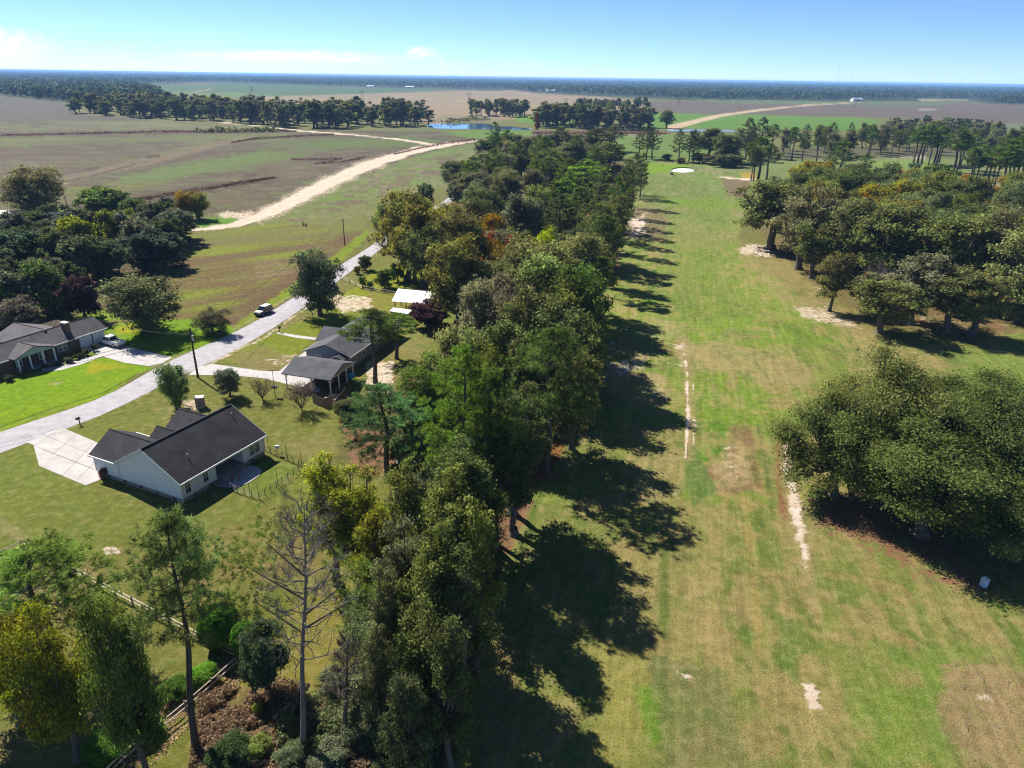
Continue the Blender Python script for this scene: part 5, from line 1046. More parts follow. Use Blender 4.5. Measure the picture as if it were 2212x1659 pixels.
def window(parent, face, a, z, w_, h_, panes=1, mull=True, shutters=None):
    """face = ('y', value, sign) or ('x', value, sign): wall plane and the way it looks out; a = position along the wall"""
    ax, v, sg = face
    def bx(mb, a0, z0, a1, z1, o0, o1):
        lo, hi_ = sorted((v + sg * o0, v + sg * o1))
        (mb.box(a0, lo, z0, a1, hi_, z1) if ax == 'y' else mb.box(lo, a0, z0, hi_, a1, z1))
    f = MB(); t = .09
    bx(f, a - w_ / 2 - t, z - t, a - w_ / 2, z + h_ + t, .0, .07); bx(f, a + w_ / 2, z - t, a + w_ / 2 + t, z + h_ + t, .0, .07)
    bx(f, a - w_ / 2, z + h_, a + w_ / 2, z + h_ + t, .0, .07); bx(f, a - w_ / 2, z - t, a + w_ / 2, z, .0, .10)
    for k in range(1, panes): bx(f, a - w_ / 2 + w_ * k / panes - .06, z, a - w_ / 2 + w_ * k / panes + .06, z + h_, .0, .065)
    for k in range(panes):
        if mull:
            bx(f, a - w_ / 2 + w_ * k / panes + .06, z + h_ * .5 - .03, a - w_ / 2 + w_ * (k + 1) / panes - .06, z + h_ * .5 + .03, .0, .06)
            bx(f, a - w_ / 2 + w_ * (k + .5) / panes - .012, z, a - w_ / 2 + w_ * (k + .5) / panes + .012, z + h_, .0, .05)
    fo = f.build('window', M['white'], parent)
    p = MB(); bx(p, a - w_ / 2, z, a + w_ / 2, z + h_, -.02, .03); p.build('pane', M['glass'], fo)
    c = MB(); bx(c, a - w_ / 2 + .02, z + h_ * .62, a + w_ / 2 - .02, z + h_ - .02, .031, .036); c.build('blind', M['curtain'], fo)
    if shutters:
        for s_ in (-1, 1):
            q = MB(); c0 = a + s_ * (w_ / 2 + t + .26); bx(q, c0 - .22, z - .05, c0 + .22, z + h_ + .05, .0, .05); q.build('shutter', M['black'], parent)

# --- near house
nh = empty('house', (*G(397, 1088), 0), R(64.9)); tag(nh, 'pale grey sided house with black shingle roof, nearest to the camera beside the pale drive', 'house')
W_ = MB(); SH = .5713
gwall(W_, 0, 5.25, 0, 10.87, .6, 3.1, 6.2)
W_.prism([(5.25, 2.5, .6), (5.25, 10.87, .6), (5.25, 10.87, 3.1), (5.25, 5.435, 6.2), (5.25, 2.5, 3.1 + 2.5 * SH - .03)], (4.68, 0, 0))
gwall(W_, 9.93, 13.75, 0, 10.87, .6, 3.1, 6.2)
W_.prism([(.003, 10.87, .6), (6.2, 10.87, .6), (6.2, 10.87, 3.1), (3.1, 10.87, 4.95), (.003, 10.87, 3.1)], (0, 4.55, 0))
W_.prism([(9.1, 10.87, .6), (14.0, 10.87, .6), (14.0, 10.87, 3.2), (11.6, 10.87, 4.9), (9.1, 10.87, 3.2)], (0, 1.6, 0))
W_.build('wall', M['siding_pale'], nh)
f = MB(); f.box(.03, .03, 0, 5.2, 10.85, .6); f.box(5.2, .03, 0, 9.95, 10.85, .52); f.box(9.95, .03, 0, 13.72, 10.85, .6); f.box(.03, 10.85, 0, 6.1, 15.38, .6); f.box(9.2, 10.85, 0, 13.9, 12.4, .6)
f.build('foundation', M['block'], nh)
f = MB()
for i in range(5): f.box(-.012, 1.3 + i * 2.9, .18, .03, 1.75 + i * 2.9, .42)
for x in (1.6, 4.2, 11.2): f.box(x, -.012, .18, x + .45, .03, .42)
f.build('foundation_vent', M['black'], nh)
f = MB(); gable(f, 0, 13.75, 0, 10.87, 3.1, 6.2, .42, .32)
# garage cross gable
s_ = 1.9 / 3.1
f.prism([(-.4, 15.75, 5 - 3.5 * s_), (-.4, 10.95, 5 - 3.5 * s_), (-.004, 10.95, 5 - 3.104 * s_), (-.004, 10.6, 5 - 3.104 * s_), (3.1, 7.6, 5), (3.1, 15.75, 5)], (0, 0, .13))
f.prism([(3.1, 15.75, 5), (3.1, 7.6, 5), (6.6, 11.0, 5 - 3.5 * s_), (6.6, 15.75, 5 - 3.5 * s_)], (0, 0, .13))
s_ = .66
f.prism([(8.75, 12.8, 5 - 2.85 * s_), (8.75, 10.6, 5 - 2.85 * s_), (11.6, 7.4, 5), (11.6, 12.8, 5)], (0, 0, .13)); f.prism([(11.6, 12.8, 5), (11.6, 7.4, 5), (14.35, 10.5, 5 - 2.75 * s_), (14.35, 12.8, 5 - 2.75 * s_)], (0, 0, .13))
f.prism([(5.6, 11.9, 3.4), (5.6, 10.3, 3.4), (7.1, 8.2, 4.55), (7.1, 11.9, 4.55)], (0, 0, .13)); f.prism([(7.1, 11.9, 4.55), (7.1, 8.2, 4.55), (8.6, 10.3, 3.4), (8.6, 11.9, 3.4)], (0, 0, .13))
rf = f.build('roof', M['shingle_black'], nh)
f = MB(); f.box(-.3, 5.3, 6.31, 14.05, 5.57, 6.37); f.box(3.0, 7.8, 5.10, 3.2, 15.72, 5.155); f.box(11.5, 7.8, 5.10, 11.7, 12.77, 5.155); f.box(7.02, 8.6, 4.655, 7.18, 11.87, 4.70); f.build('ridge_cap', M['ridge_dark'], rf)
zo = 3.1 - .42 * SH      # fascia boards and gutters, each piece a part
for q in ((-.33, -.52, zo - .1, 14.08, -.425, zo + .1), (6.62, 11.31, zo - .1, 8.6, 11.42, zo + .1), (-.5, 10.95, 2.80, -.405, 15.78, 3.0), (6.605, 11.2, 2.80, 6.7, 15.78, 3.0)): MB().box(*q).build('gutter', M['white'], nh)
for y0, y1, z0, z1 in ((-.42, 5.435, zo, 6.2), (5.435, 10.87 + .1, 6.2, 3.05)):
    for x_ in (-.355, 14.075): MB().prism([(x_, y0, z0 - .08), (x_, y1, z1 - .08), (x_, y1, z1 + .12), (x_, y0, z0 + .12)], (.03, 0, 0)).build('fascia', M['white'], nh)
for q in ([(-.08, 10.93, 2.85), (-.08, 10.93, .25)], [(-.35, -.47, 2.85), (-.1, -.08, 2.6), (-.06, -.06, .25)], [(13.82, -.4, 2.85), (13.82, -.06, 2.6), (13.82, -.06, .25)]): MB().tube(q, .045).build('downspout', M['white'], nh)
for p in ((.0, .0), (5.25, -.0), (9.93, 0), (13.75, 0), (0, 10.87), (0, 15.42)): MB().box(p[0] - .06, p[1] - .06, .6, p[0] + .06, p[1] + .06, 3.0).build('corner_trim', M['white'], nh)
window(nh, ('y', 0, -1), .95, 1.05, .75, 1.45); window(nh, ('y', 0, -1), 3.7, 1.15, .75, 1.25); window(nh, ('y', 0, -1), 12.0, 1.05, 1.75, 1.5, 2)
window(nh, ('y', 2.5, -1), 6.3, 1.2, .9, 1.3)
f = MB(); f.box(8.1, 2.42, .62, 9.1, 2.497, 2.75); dd = f.build('door', M['white'], nh); f = MB(); f.box(8.25, 2.40, 1.5, 8.95, 2.425, 2.6); f.build('pane', M['glass'], dd); MB().box(9.0, 2.36, 1.55, 9.05, 2.42, 1.7).build('handle', M['steel'], dd)
f = MB(); f.box(5.26, .0, .52, 9.92, 2.49, .60); f.box(5.3, -.35, 0, 9.9, -.0, .42); f.box(7.2, -.8, 0, 9.0, -.35, .22); f.build('porch_floor', M['block'], nh)
for x, y in ((3.2, 1.9), (12.6, 3.9)):
    f = MB(); z = 3.1 + SH * y; f.tube([(x, y, z), (x, y, z + .55)], .05); f.tube([(x, y, z + .5), (x, y, z + .62)], .07); f.build('vent_pipe', M['steel'], nh)
def loc2(o, x, y):
    c, s = math.cos(o.rotation_euler.z), math.sin(o.rotation_euler.z); return (o.location.x + x * c - y * s, o.location.y + x * s + y * c)
# patio slab
mb = MB(); pp = [(4.84, -.36), (5.1, -2.2), (5.92, -3.2), (7.28, -3.5), (9.0, -3.4), (10.14, -2.9), (10.6, -1.8), (10.5, -.36)]
mb.prism([(*loc2(nh, *p), 0) for p in pp[::-1]], (0, 0, .07)); tag(mb.build('patio', CON), kind='structure')
# --- grey house in the middle
mh = empty('house', (-28.34, 115.27, 0), R(73.3)); tag(mh, 'blue grey sided ranch house with grey shingle roof behind two open pines', 'house')
f = MB(); gwall(f, .4, 20.9, .5, 8.9, .3, 2.75, 4.4); gwall(f, 6.2, 11.9, 8.9, 9.9, .3, 2.75, 4.3, 'y'); f.build('wall', M['siding_blue'], mh)
MB().box(.45, .55, 0, 20.85, 8.85, .3).build('foundation', M['block'], mh)
f = MB(); gable(f, .4, 20.9, .5, 8.9, 2.85, 4.45, .5, .4)
zz = 4.42; f.prism([(5.8, 10.3, 2.7), (5.8, 8.9, 2.7), (9.05, 4.9, zz), (9.05, 10.3, zz)], (0, 0, .13)); f.prism([(9.05, 10.3, zz), (9.05, 4.9, zz), (12.3, 8.9, 2.7), (12.3, 10.3, 2.7)], (0, 0, .13))
f.prism([(-1.4, 3.2, 2.5), (.3, 3.2, 2.5), (.3, 1.9, 3.1), (-1.4, 1.9, 3.1)], (0, 0, .1)); f.prism([(-1.4, 1.9, 3.1), (.3, 1.9, 3.1), (.3, .6, 2.5), (-1.4, .6, 2.5)], (0, 0, .1))
f.build('roof', M['shingle_grey'], mh)
f = MB(); f.box(0, -.07, 2.58, 21.3, .0, 2.76); f.box(0, 9.4, 2.58, 5.8, 9.48, 2.76); f.build('gutter', M['white'], mh)
for a in (2.5, 6, 10, 14, 18): window(mh, ('y', .5, -1), a, 1.1, 1.1, 1.2)
window(mh, ('x', .4, -1), 6.5, 1.2, 1.0, 1.1)
window(mh, ('y', 9.9, 1), 9.0, 1.0, 1.8, 1.4, 2)
f = MB(); f.tube([(1.6, 3.0, 3.7), (1.6, 3.0, 5.6)], .03); 
for z in (4.8, 5.1, 5.4): f.tube([(1.3, 3.0, z), (1.9, 3.0, z)], .02, 4)
f.build('antenna', M['steel'], mh)
# --- carport
cp_ = empty('carport', (-29.22, 105.13, 0), R(73.3)); tag(cp_, 'open carport with grey shingle roof on white braced posts beside the grey house', 'carport')
f = MB(); s_ = 1.4 / 4.22
f.prism([(0, 0, 2.6), (4.22, 0, 4.0), (4.22, 9.15, 4.0), (0, 9.15, 2.6)], (0, 0, .14)); f.prism([(4.22, 0, 4.0), (8.45, 0, 2.6), (8.45, 9.15, 2.6), (4.22, 9.15, 4.0)], (0, 0, .14)); f.build('roof', M['shingle_grey'], cp_)
f = MB(); f.prism([(.5, .3, 2.65), (4.22, .3, 3.93), (7.95, .3, 2.65)], (0, .1, 0)); f.prism([(.5, 8.75, 2.65), (4.22, 8.75, 3.93), (7.95, 8.75, 2.65)], (0, .1, 0)); f.build('gable_end', M['siding_tan'], cp_)
for x, y in ((.55, 8.7), (.55, 4.0), (.55, .5), (3.2, .45), (5.7, .45), (7.9, .45), (7.9, 8.7)):
    f = MB(); f.box(x - .08, y - .08, 0, x + .08, y + .08, 2.6)
    for s2 in (-1, 1):
        if x < .6: f.tube([(x, y, 1.95), (x, y + s2 * .6, 2.55)], .045, 4)
        else: f.tube([(x, y, 1.95), (x + s2 * .6, y, 2.55)], .045, 4)
    f.build('post', M['white'], cp_)
f = MB(); f.box(.5, .4, 2.50, .62, 8.8, 2.62); f.box(7.85, .4, 2.5, 7.97, 8.8, 2.62); f.box(.5, .38, 2.5, 7.95, .5, 2.64); f.build('beam', M['white'], cp_)
f = MB(); f.box(2.2, 1.2, 0, 7.6, 4.4, 2.35); f.build('storage_room', M['wood_dark'], cp_)
f = MB(); f.ball((*loc2(cp_, 6.6, .1), 1.0), .62, sy=.3, n=14, m=8); tag(f.build('pool_float', M['cyan']), 'round bright blue pool float hung under the carport gable', 'pool float')
# --- house at the left
lh = empty('house', (-86.44, 111.06, 0), R(65.3)); tag(lh, 'brick ranch house with white columned portico and grey roof at the left edge', 'house')
f = MB(); gwall(f, -9, 13.7, .6, 7.0, 0, 2.6, 4.25); gwall(f, 13.75, 20.0, 1.0, 7.0, 0, 2.6, 4.25); gwall(f, 6.2, 15.1, 7.0, 12.0, 0, 2.6, 4.4, 'y'); f.build('wall', M['brick'], lh)
f = MB(); gable(f, -9, 14.1, .6, 7.0, 2.7, 4.35, .6, .0); gable(f, 14.12, 20.0, 1.0, 7.0, 2.7, 4.32, .7, .4)
s_ = 1.75 / 4.9
f.prism([(5.8, 12.4, 2.7), (5.8, 6.6, 2.7), (10.65, 3.4, 4.5), (10.65, 12.4, 4.5)], (0, 0, .13)); f.prism([(10.65, 12.4, 4.5), (10.65, 3.4, 4.5), (15.5, 6.6, 2.7), (15.5, 12.4, 2.7)], (0, 0, .13))
f.prism([(1.5, -1.4, 2.62), (1.5, .6, 2.62), (5.35, 3.0, 3.95), (5.35, -1.4, 3.95)][::-1], (0, 0, .13)); f.prism([(5.35, -1.4, 3.95), (5.35, 3.0, 3.95), (9.2, .6, 2.62), (9.2, -1.4, 2.62)][::-1], (0, 0, .13))
f.build('roof', M['shingle_brown'], lh)
f = MB(); f.box(-9, 3.73, 4.47, 14.1, 3.87, 4.52); f.box(14.2, 3.93, 4.44, 20.3, 4.07, 4.49); f.box(10.55, 3.9, 4.62, 10.75, 12.3, 4.67); f.box(5.25, -1.35, 4.07, 5.45, 2.6, 4.12); f.build('ridge_cap', M['ridge_dark'], lh)
MB().prism([(1.95, -1.15, 2.62), (5.35, -1.15, 3.88), (8.75, -1.15, 2.62)], (0, .12, 0)).build('gable_end', M['soffit_green'], lh)
for x in (2.2, 4.2, 6.5, 8.55):
    f = MB(); f.box(x - .11, -1.2, 0.12, x + .11, -.98, 2.6); f.box(x - .17, -1.26, 0.12, x + .17, -.92, .3); f.build('column', M['white'], lh)
MB().box(1.9, -1.3, 0, 8.9, .6, .12).build('porch_floor', M['block'], lh)
f = MB(); f.box(-9, -.06, 2.42, 1.5, .0, 2.56); f.box(9.2, -.06, 2.42, 14.1, .0, 2.56); f.box(14.1, .2, 2.42, 20.4, .28, 2.56); f.build('gutter', M['white'], lh)
for x in (16.0, 18.7):
    f = MB(); f.box(x - 1.2, .9, 0, x + 1.2, .985, 2.15)
    for z in (.5, 1.0, 1.5): f.box(x - 1.2, .885, z, x + 1.2, .9, z + .03)
    f.build('garage_door', M['white'], lh)
window(lh, ('y', .6, -1), 11.2, .9, 1.7, 1.25, 2, shutters=True); window(lh, ('y', .6, -1), 3.2, .7, .9, 1.5, shutters=True); window(lh, ('y', .6, -1), 7.2, .7, .9, 1.5, shutters=True); window(lh, ('y', .6, -1), -2.5, .9, 1.5, 1.25, 2, shutters=True)
f = MB(); f.box(4.6, .5, .12, 5.6, .595, 2.25); f.build('door', M['wood_dark'], lh)
f = MB(); f.box(13.3, 1.6, 2.5, 14.1, 3.0, 5.2); ch = f.build('chimney', M['brick'], lh); MB().box(13.22, 1.52, 5.2, 14.18, 3.08, 5.36).build('chimney_cap', M['stone_white'], ch)
pg = empty('pergola', (*loc2(lh, 14.5, 9.5), 0), R(65.3)); tag(pg, 'weathered slatted pergola behind the left garage roof', 'pergola')
f = MB(); 
for i in range(14): f.box(-1.6 + i * .42, -1.5, 2.75, -1.5 + i * .42, 3.0, 2.88)
f.box(-1.9, -1.2, 2.6, 4.3, -1.05, 2.745); f.box(-1.9, 2.5, 2.6, 4.3, 2.65, 2.745); f.build('slats', M['wood_grey'], pg)
for x in (-1.7, 4.0):
    for y in (-1.2, 2.5): MB().box(x, y, 0, x + .15, y + .15, 2.6).build('post', M['wood_grey'], pg)
# --- pole shed, small shed, hidden roofs
def flat_roofed(name, cor, z, zr, label, mroof, posts, mpost, cat):
    W2 = [G(x, y, z) for x, y in cor]; c = np.mean(W2, 0); e = empty(name, (*c, 0)); tag(e, label, cat)
    L3 = [(p[0] - c[0], p[1] - c[1], z + dz) for p, dz in zip(W2, zr)]
    f = MB(); f.prism(L3, (0, 0, .1)); o = f.build('roof', mroof, e)
    for u, v in posts:
        a = np.array(L3[0]) * (1 - u) + np.array(L3[1]) * u; b = np.array(L3[3]) * (1 - u) + np.array(L3[2]) * u; q = a * (1 - v) + b * v
        MB().box(q[0] - .09, q[1] - .09, 0, q[0] + .09, q[1] + .09, q[2]).build('post', mpost, e)
    return e, L3
flat_roofed('pole_shed', [(846, 651.6), (930, 657.6), (942, 634), (860, 626.6)], 3.4, (0, 0, .25, .25), 'open pole shed with flat bright white roof on dark red posts', M['white_metal'], [(.07, .06), (.36, .06), (.66, .06), (.94, .06), (.07, .94), (.94, .94)], M['wood_red'], 'shed')
e_, L3 = flat_roofed('small_shed', [(841, 672.6), (881, 679), (890, 672), (850, 666.6)], 2.3, (0, 0, .15, .15), 'little shed with white roof in front of the pole shed', M['white_metal'], [], M['white'], 'shed')
f = MB(); f.prism([(p[0] * .9, p[1] * .9, 0) for p in L3], (0, 0, 2.3)); f.build('wall', M['siding_blue'], e_)
def simple_house(x, y, rz, w2, d2, ze, zr, label, mw, mr_, n=3):
    e = empty('house', (x, y, 0), rz); tag(e, label, 'house')
    f = MB(); gwall(f, -w2, w2, -d2, d2, 0, ze, zr); f.build('wall', mw, e)
    f = MB(); gable(f, -w2, w2, -d2, d2, ze + .1, zr + .1, .4, .3); f.build('roof', mr_, e)
    for i in range(n): window(e, ('y', -d2, -1), -w2 + 2 * w2 * (i + .5) / n, 1, 1, 1.2)
    MB().box(w2 * .1, -d2 - .05, 0, w2 * .1 + .9, -d2 + .01, 2.05).build('door', M['white'], e)
    return e
simple_house(*G(955, 1008), R(20), 5.6, 3.4, 2.3, 3.5, 'low building with silvery metal roof hidden under the near pines', M['siding_pale'], M['white_metal'])
simple_house(*G(1045, 578), R(70), 8, 4, 2.6, 4.2, 'house with grey roof buried among the belt trees beside the red maple', M['siding_tan'], M['shingle_grey'])
simple_house(*G(1040, 402), R(75), 9, 4.5, 2.7, 4.4, 'house with pinkish walls buried in the far belt', mat('pink_render', (.45, .30, .24), .8, noise=.1), M['shingle_brown'])
simple_house(*G(12, 482), R(10), 8, 5, 2.8, 4.0, 'low building with pale metal roof at the left edge below the old oak', M['siding_tan'], mat('aged_metal', (.33, .33, .35), .5, .5, noise=.3))
for (x, y), w2, zr, lb in ((G(1850, 219), 14, 9, 'long white and blue barn far away on the right fields'), (G(885, 190.5), 16, 8, 'pale farm building at the edge of the far forest'), (G(1190, 198.5), 18, 8, 'pinkish farm building at the far right forest edge'), (G(800, 188.6), 14, 7, 'low pale farm shed left of the far farm building')):
    e = empty('barn', (x, y, 0), .1); tag(e, lb, 'barn'); f = MB(); gwall(f, -w2, w2, -8, 8, 0, zr * .6, zr); f.build('wall', M['white'], e); f = MB(); gable(f, -w2, w2, -8, 8, zr * .62, zr * 1.02, .8, .8, th=.3); f.build('roof', mat('far_roof', (.30, .36, .46), .5) if 'blue' in lb else M['white_metal'], e)
    MB().box(-3, -8.2, 0, 3, -7.99, 4).build('door', M['black'], e)

# ------------------------------------------------------------------ poles, wires, lamp
def pole(bx, by, ty, label, arms=True, tr=False, r=.14):
    h = hgt(bx, by, ty); g = G(bx, by); e = empty('utility_pole', (*g, 0), R(-25)); tag(e, label, 'utility pole')
    MB().tube([(0, 0, -.2), (0, 0, h * .5), (.03, 0, h)], [r * 1.2, r, r * .75], 8).build('post', M['pole_wood'], e, True)
    if arms:
        f = MB(); f.box(-.08, -.45, h - .55, -.02, .45, h - .45); f.build('crossarm', M['pole_wood'], e)
        for y in (-.4, .4): MB().tube([(-.05, y, h - .45), (-.05, y, h - .3)], .04, 6).build('insulator', M['stone_white'], e)
    if tr: 
        f = MB(); f.tube([(.24, .1, h - 2.3), (.24, .1, h - 1.4)], .2, 10); f.tube([(.24, .1, h - 1.4), (.24, .1, h - 1.34)], .21, 10); f.build('transformer', M['steel'], e, False)
        MB().box(-.1, -.25, h * .42, .1, -.12, h * .46).build('bracket', M['steel'], e)
    return g, h
p1 = pole(428, 816, 708, 'tall dark utility pole with transformer standing at the roadside by the concrete drive', True, True, .16)
p2 = pole(745, 530, 472, 'utility pole at the far end of the mown field beside the road', True)
p3 = pole(126, 465, 437, 'left pole of two behind the left wood', False); p4 = pole(146, 452, 423, 'right pole of two behind the left wood', False)
pole(655, 488, 478, 'short wooden post, taller of a pair in the rough grass', False, False, .2); pole(661, 489, 482, 'short wooden post, lower of a pair in the rough grass', False, False, .25)
def wire(a, b, sag, label, r=.032):
    a, b = np.array(a, float), np.array(b, float)
    pts = [a + (b - a) * t - np.array([0, 0, sag * 4 * t * (1 - t)]) for t in np.linspace(0, 1, 14)]
    f = MB(); f.tube(pts, r, 4, False); tag(f.build('overhead_wire', M['wire']), label, 'wire')
off = np.array([-.3, .25])
A1 = (*p1[0], p1[1] - .3); wire(A1, (*(p1[0] + np.array([-52, -48])), 8.7), 1.4, 'top wire running from the tall roadside pole over the bright lawn')
wire((*(p1[0] + off), p1[1] - 1.0), (*(p1[0] + np.array([-52.3, -47])), 7.9), 1.5, 'lower wire running from the tall roadside pole over the bright lawn')
wire((*(p1[0] + off), p1[1] - .4), (*(p2[0] + off), p2[1] - .3), 1.8, 'wire strung between the two roadside poles')
wire((*p1[0], p1[1] - 1.2), (*loc2(lh, 19.5, 3.5), 4.4), .8, 'service wire from the tall pole to the left garage')
g = G(144.5, 673); h = 5.6; e = empty('yard_lamp', (*g, 0)); tag(e, 'slim yard light on a leaning grey pole behind the left house', 'street lamp')
MB().tube([(0, 0, 0), (-.15, 0, h)], [.09, .06], 8).build('post', M['steel'], e, True); MB().tube([(-.15, 0, h), (-.75, 0, h + .15)], .03, 6).build('arm', M['steel'], e); MB().ball((-.85, 0, h + .1), .16, sx=1.4, sz=.6).build('lamp_head', M['stone_white'], e, True)
# far pylons and masts
for i, (bx, by, ty, lb) in enumerate([(545, 206, 186, 'power pylon left of the green far field'), (783, 216, 197, 'power pylon in the middle of the pale far field'), (1014, 224, 200, 'power pylon at the right end of the pale far field'), (1222, 234, 212, 'power pylon behind the bright fields'), (340, 203, 187, 'power pylon at the left end of the far green field'), (1846, 232, 206, 'power pylon in front of the far blue barn'), (1466, 228, 214, 'power pylon on the far dark field')]):
    h = min(hgt(bx, by, ty), 30); g = G(bx, by); e = empty('power_pylon', (*g, 0), .3); tag(e, lb, 'pylon', 'far power pylons')
    f = MB()
    for s2 in (-2.2, 2.2): f.tube([(s2, 0, 0), (s2, 0, h)], .22, 5)
    for k in range(3): f.tube([(-2.2, 0, h * (.35 + .18 * k)), (2.2, 0, h * (.53 + .18 * k))], .1, 4); f.tube([(2.2, 0, h * (.35 + .18 * k)), (-2.2, 0, h * (.53 + .18 * k))], .1, 4)
    f.build('frame', M['wood_dark'], e); MB().tube([(-6, 0, h * .93), (6, 0, h * .93)], .22, 5).build('crossarm', M['wood_dark'], e)
for bx, ty, lb in ((1807, 152, 'left thin radio mast on the right horizon'), (1838, 160, 'right thin radio mast on the right horizon')):
    g = G(bx, 183.0); h = 130 if bx < 1820 else 105; g = g / np.linalg.norm(g) * 31500; h = (180 - ty) / 1535.2 * 31500 + 60
    e = empty('radio_mast', (*g, 0)); tag(e, lb, 'mast'); MB().tube([(0, 0, 0), (0, 0, h)], 3.0, 4).build('post', M['steel'], e)

# ------------------------------------------------------------------ fences
def fence_rail(name, pts, label, m, h=1.15, rails=(.45, .95), step=2.6, pr=.08, rr=.06):
    e = empty(name, (*G(*pts[0]), 0)); tag(e, label, 'fence'); o = G(*pts[0]); W2 = [G(*p) - o for p in pts]
    for i in range(len(W2) - 1):
        a, b = W2[i], W2[i + 1]; n = max(1, round(np.linalg.norm(b - a) / step))
        for k in range(n + (i == len(W2) - 2)):
            p = a + (b - a) * k / n; MB().tube([(*p, -.1), (*p, h)], pr, 6).build('post', M['wood_grey'] if m != 'wire' else M['black'], e)
        for z in rails:
            f = MB()
            for k in range(n):
                p, q = a + (b - a) * k / n, a + (b - a) * (k + 1) / n
                f.tube([(*p, z + (.02 if k % 2 else -.02)), (*q, z + (.02 if k % 2 else -.02))], rr, 5)
            f.build('rail', M['wood_pale'] if m != 'wire' else M['wire'], e)
    return e
fence_rail('split_rail_fence', [(-30, 1222), (49, 1186), (150, 1236), (250, 1288), (408, 1372), (520, 1430), (460, 1486), (403, 1536), (330, 1596), (267, 1648), (215, 1700)], 'weathered split rail fence crossing the lower left yard and turning at the round shrubs', 'w')
fence_rail('wooden_fence', [(735, 603), (755, 612), (783, 626), (831, 634), (856, 640)], 'low dark rail fence with young shrubs beside the white pole shed', 'w', 1.2, (.5, 1.0), 4.5)
e = fence_rail('wire_fence', [(573, 974), (610, 990), (658, 1011), (610, 1045), (560, 1079), (513, 1064), (470, 1044)], 'thin black wire garden fence with tall rods behind the near house', 'wire', 1.0, (.15, .4, .65, .9), 1.1, .04, .018)
for i, (x, y) in enumerate([(581, 973), (620, 990), (652, 1008), (560, 1078), (540, 1070), (600, 1046)]):
    g = G(x, y) - G(573, 974); MB().tube([(*g, 0), (*g, 2.2)], .035, 5).build('rod', M['black'], e)
# wooden screen, grey fence panel, lumber, crate
def board_fence(pts, h, label, m):
    o = G(*pts[0]); e = empty('board_fence', (*o, 0)); tag(e, label, 'fence'); W2 = [G(*p) - o for p in pts]
    for i in range(len(W2) - 1):
        a, b = W2[i], W2[i + 1]; L_ = np.linalg.norm(b - a); d = (b - a) / L_; n = int(L_ / .16); f = MB(); nn = np.array([-d[1], d[0]]) * .012
        for k in range(n):
            p, q = a + d * (k * .16), a + d * (k * .16 + .15); hh = h + .03 * math.sin(k * 7.3)
            f.prism([(*(p - nn), 0), (*(q - nn), 0), (*(q + nn), 0), (*(p + nn), 0)], (0, 0, hh))
        f.build('panel', m, e)
    for p in W2: MB().box(p[0] - .06, p[1] - .06, 0, p[0] + .06, p[1] + .06, h + .08).build('post', m, e)
board_fence([(748, 862), (724, 893), (752, 905), (772, 880)], 2.0, 'brown board screen standing in an L beside the low pine', mat('brown_boards', (.10, .06, .042), .95, .1, col2=(.19, .125, .09), scale=3))
board_fence([(*(p),) for p in [(677, 870), (700, 880), (722, 872)]], 1.5, 'grey board fence at the foot of the carport', M['wood_grey'])
g = G(719, 864); 
for i in range(6):
    f = MB(); a = i * .33; f.box(-1.5, -.12, 0, 1.5, .12, .12); o = f.build('timber', M['wood_pale']); o.location = (g[0] + a * .3, g[1] + a, .02 + (.13 if i % 2 else 0)); o.rotation_euler = (0, 0, R(-12 + 7 * (i % 3)))
    tag(o, 'pale sawn timber lying in the loose pile beside the board screen', 'timber', 'loose timbers by the carport')
e = empty('wooden_crate', (*G(434, 880), 0), R(15)); tag(e, 'tall grey wooden box standing alone on the lawn behind the black roof', 'box')
f = MB(); f.box(-.62, -.5, 0, .62, .5, 1.75); f.build('boards', rows_mat('crate_boards', (.24, .20, .16), .2, .3, .2, axis='X'), e); MB().box(-.7, -.58, 1.75, .7, .58, 1.85).build('lid', M['stone_white'], e)
def mailbox(x, y, label, rz):
    e = empty('mailbox', (*G(x, y), 0), rz); tag(e, label, 'mailbox'); f = MB(); f.box(-.06, -.06, 0, .06, .06, 1.0); f.box(-.05, -.35, .85, .05, .3, .93); f.build('post', M['wood_dark'], e)
    f = MB(); pr = [(-.11, -.45, .95), (.11, -.45, .95), (.11, -.45, 1.1), (.08, -.45, 1.19), (0, -.45, 1.23), (-.08, -.45, 1.19), (-.11, -.45, 1.1)]; f.prism(pr, (0, .6, 0)); f.build('box', M['black'], e)
    MB().box(.112, -.2, 1.1, .125, -.1, 1.28).build('flag', M['red'], e)
mailbox(173, 917, 'black mailbox on a dark post beside the near drive', R(-30)); mailbox(604, 718, 'dark mailbox at the road end of the thin concrete walk', R(150))
e = empty('bird_feeder_pole', (*G(595, 856), 0)); tag(e, 'tall thin pole with crossed arms on top and a black tray halfway', 'pole')
MB().tube([(0, 0, 0), (0, 0, 1.6), (.02, 0, 4.4)], [.06, .05, .035], 6).build('post', M['wood_dark'], e)
f = MB()
for k in range(4): f.tube([(.02, 0, 4.4), (.02 + .75 * math.cos(k * 1.57 + .4), .75 * math.sin(k * 1.57 + .4), 4.55 + .1 * (k % 2))], .035, 4)
f.build('crossed_arm', M['wood_dark'], e); f = MB(); f.box(-.5, -.3, 1.5, .5, .3, 1.56); f.box(-.38, -.2, 1.56, .38, .2, 1.82); f.build('tray', M['black'], e)
e = empty('satellite_dish', (*G(601, 982), 0)); tag(e, 'small white box on a short pole beside the wire garden fence', 'box'); MB().tube([(0, 0, 0), (0, 0, 1.0)], .03, 6).build('post', M['steel'], e); MB().box(-.28, -.12, 1.0, .28, .12, 1.42).build('panel', M['white'], e)
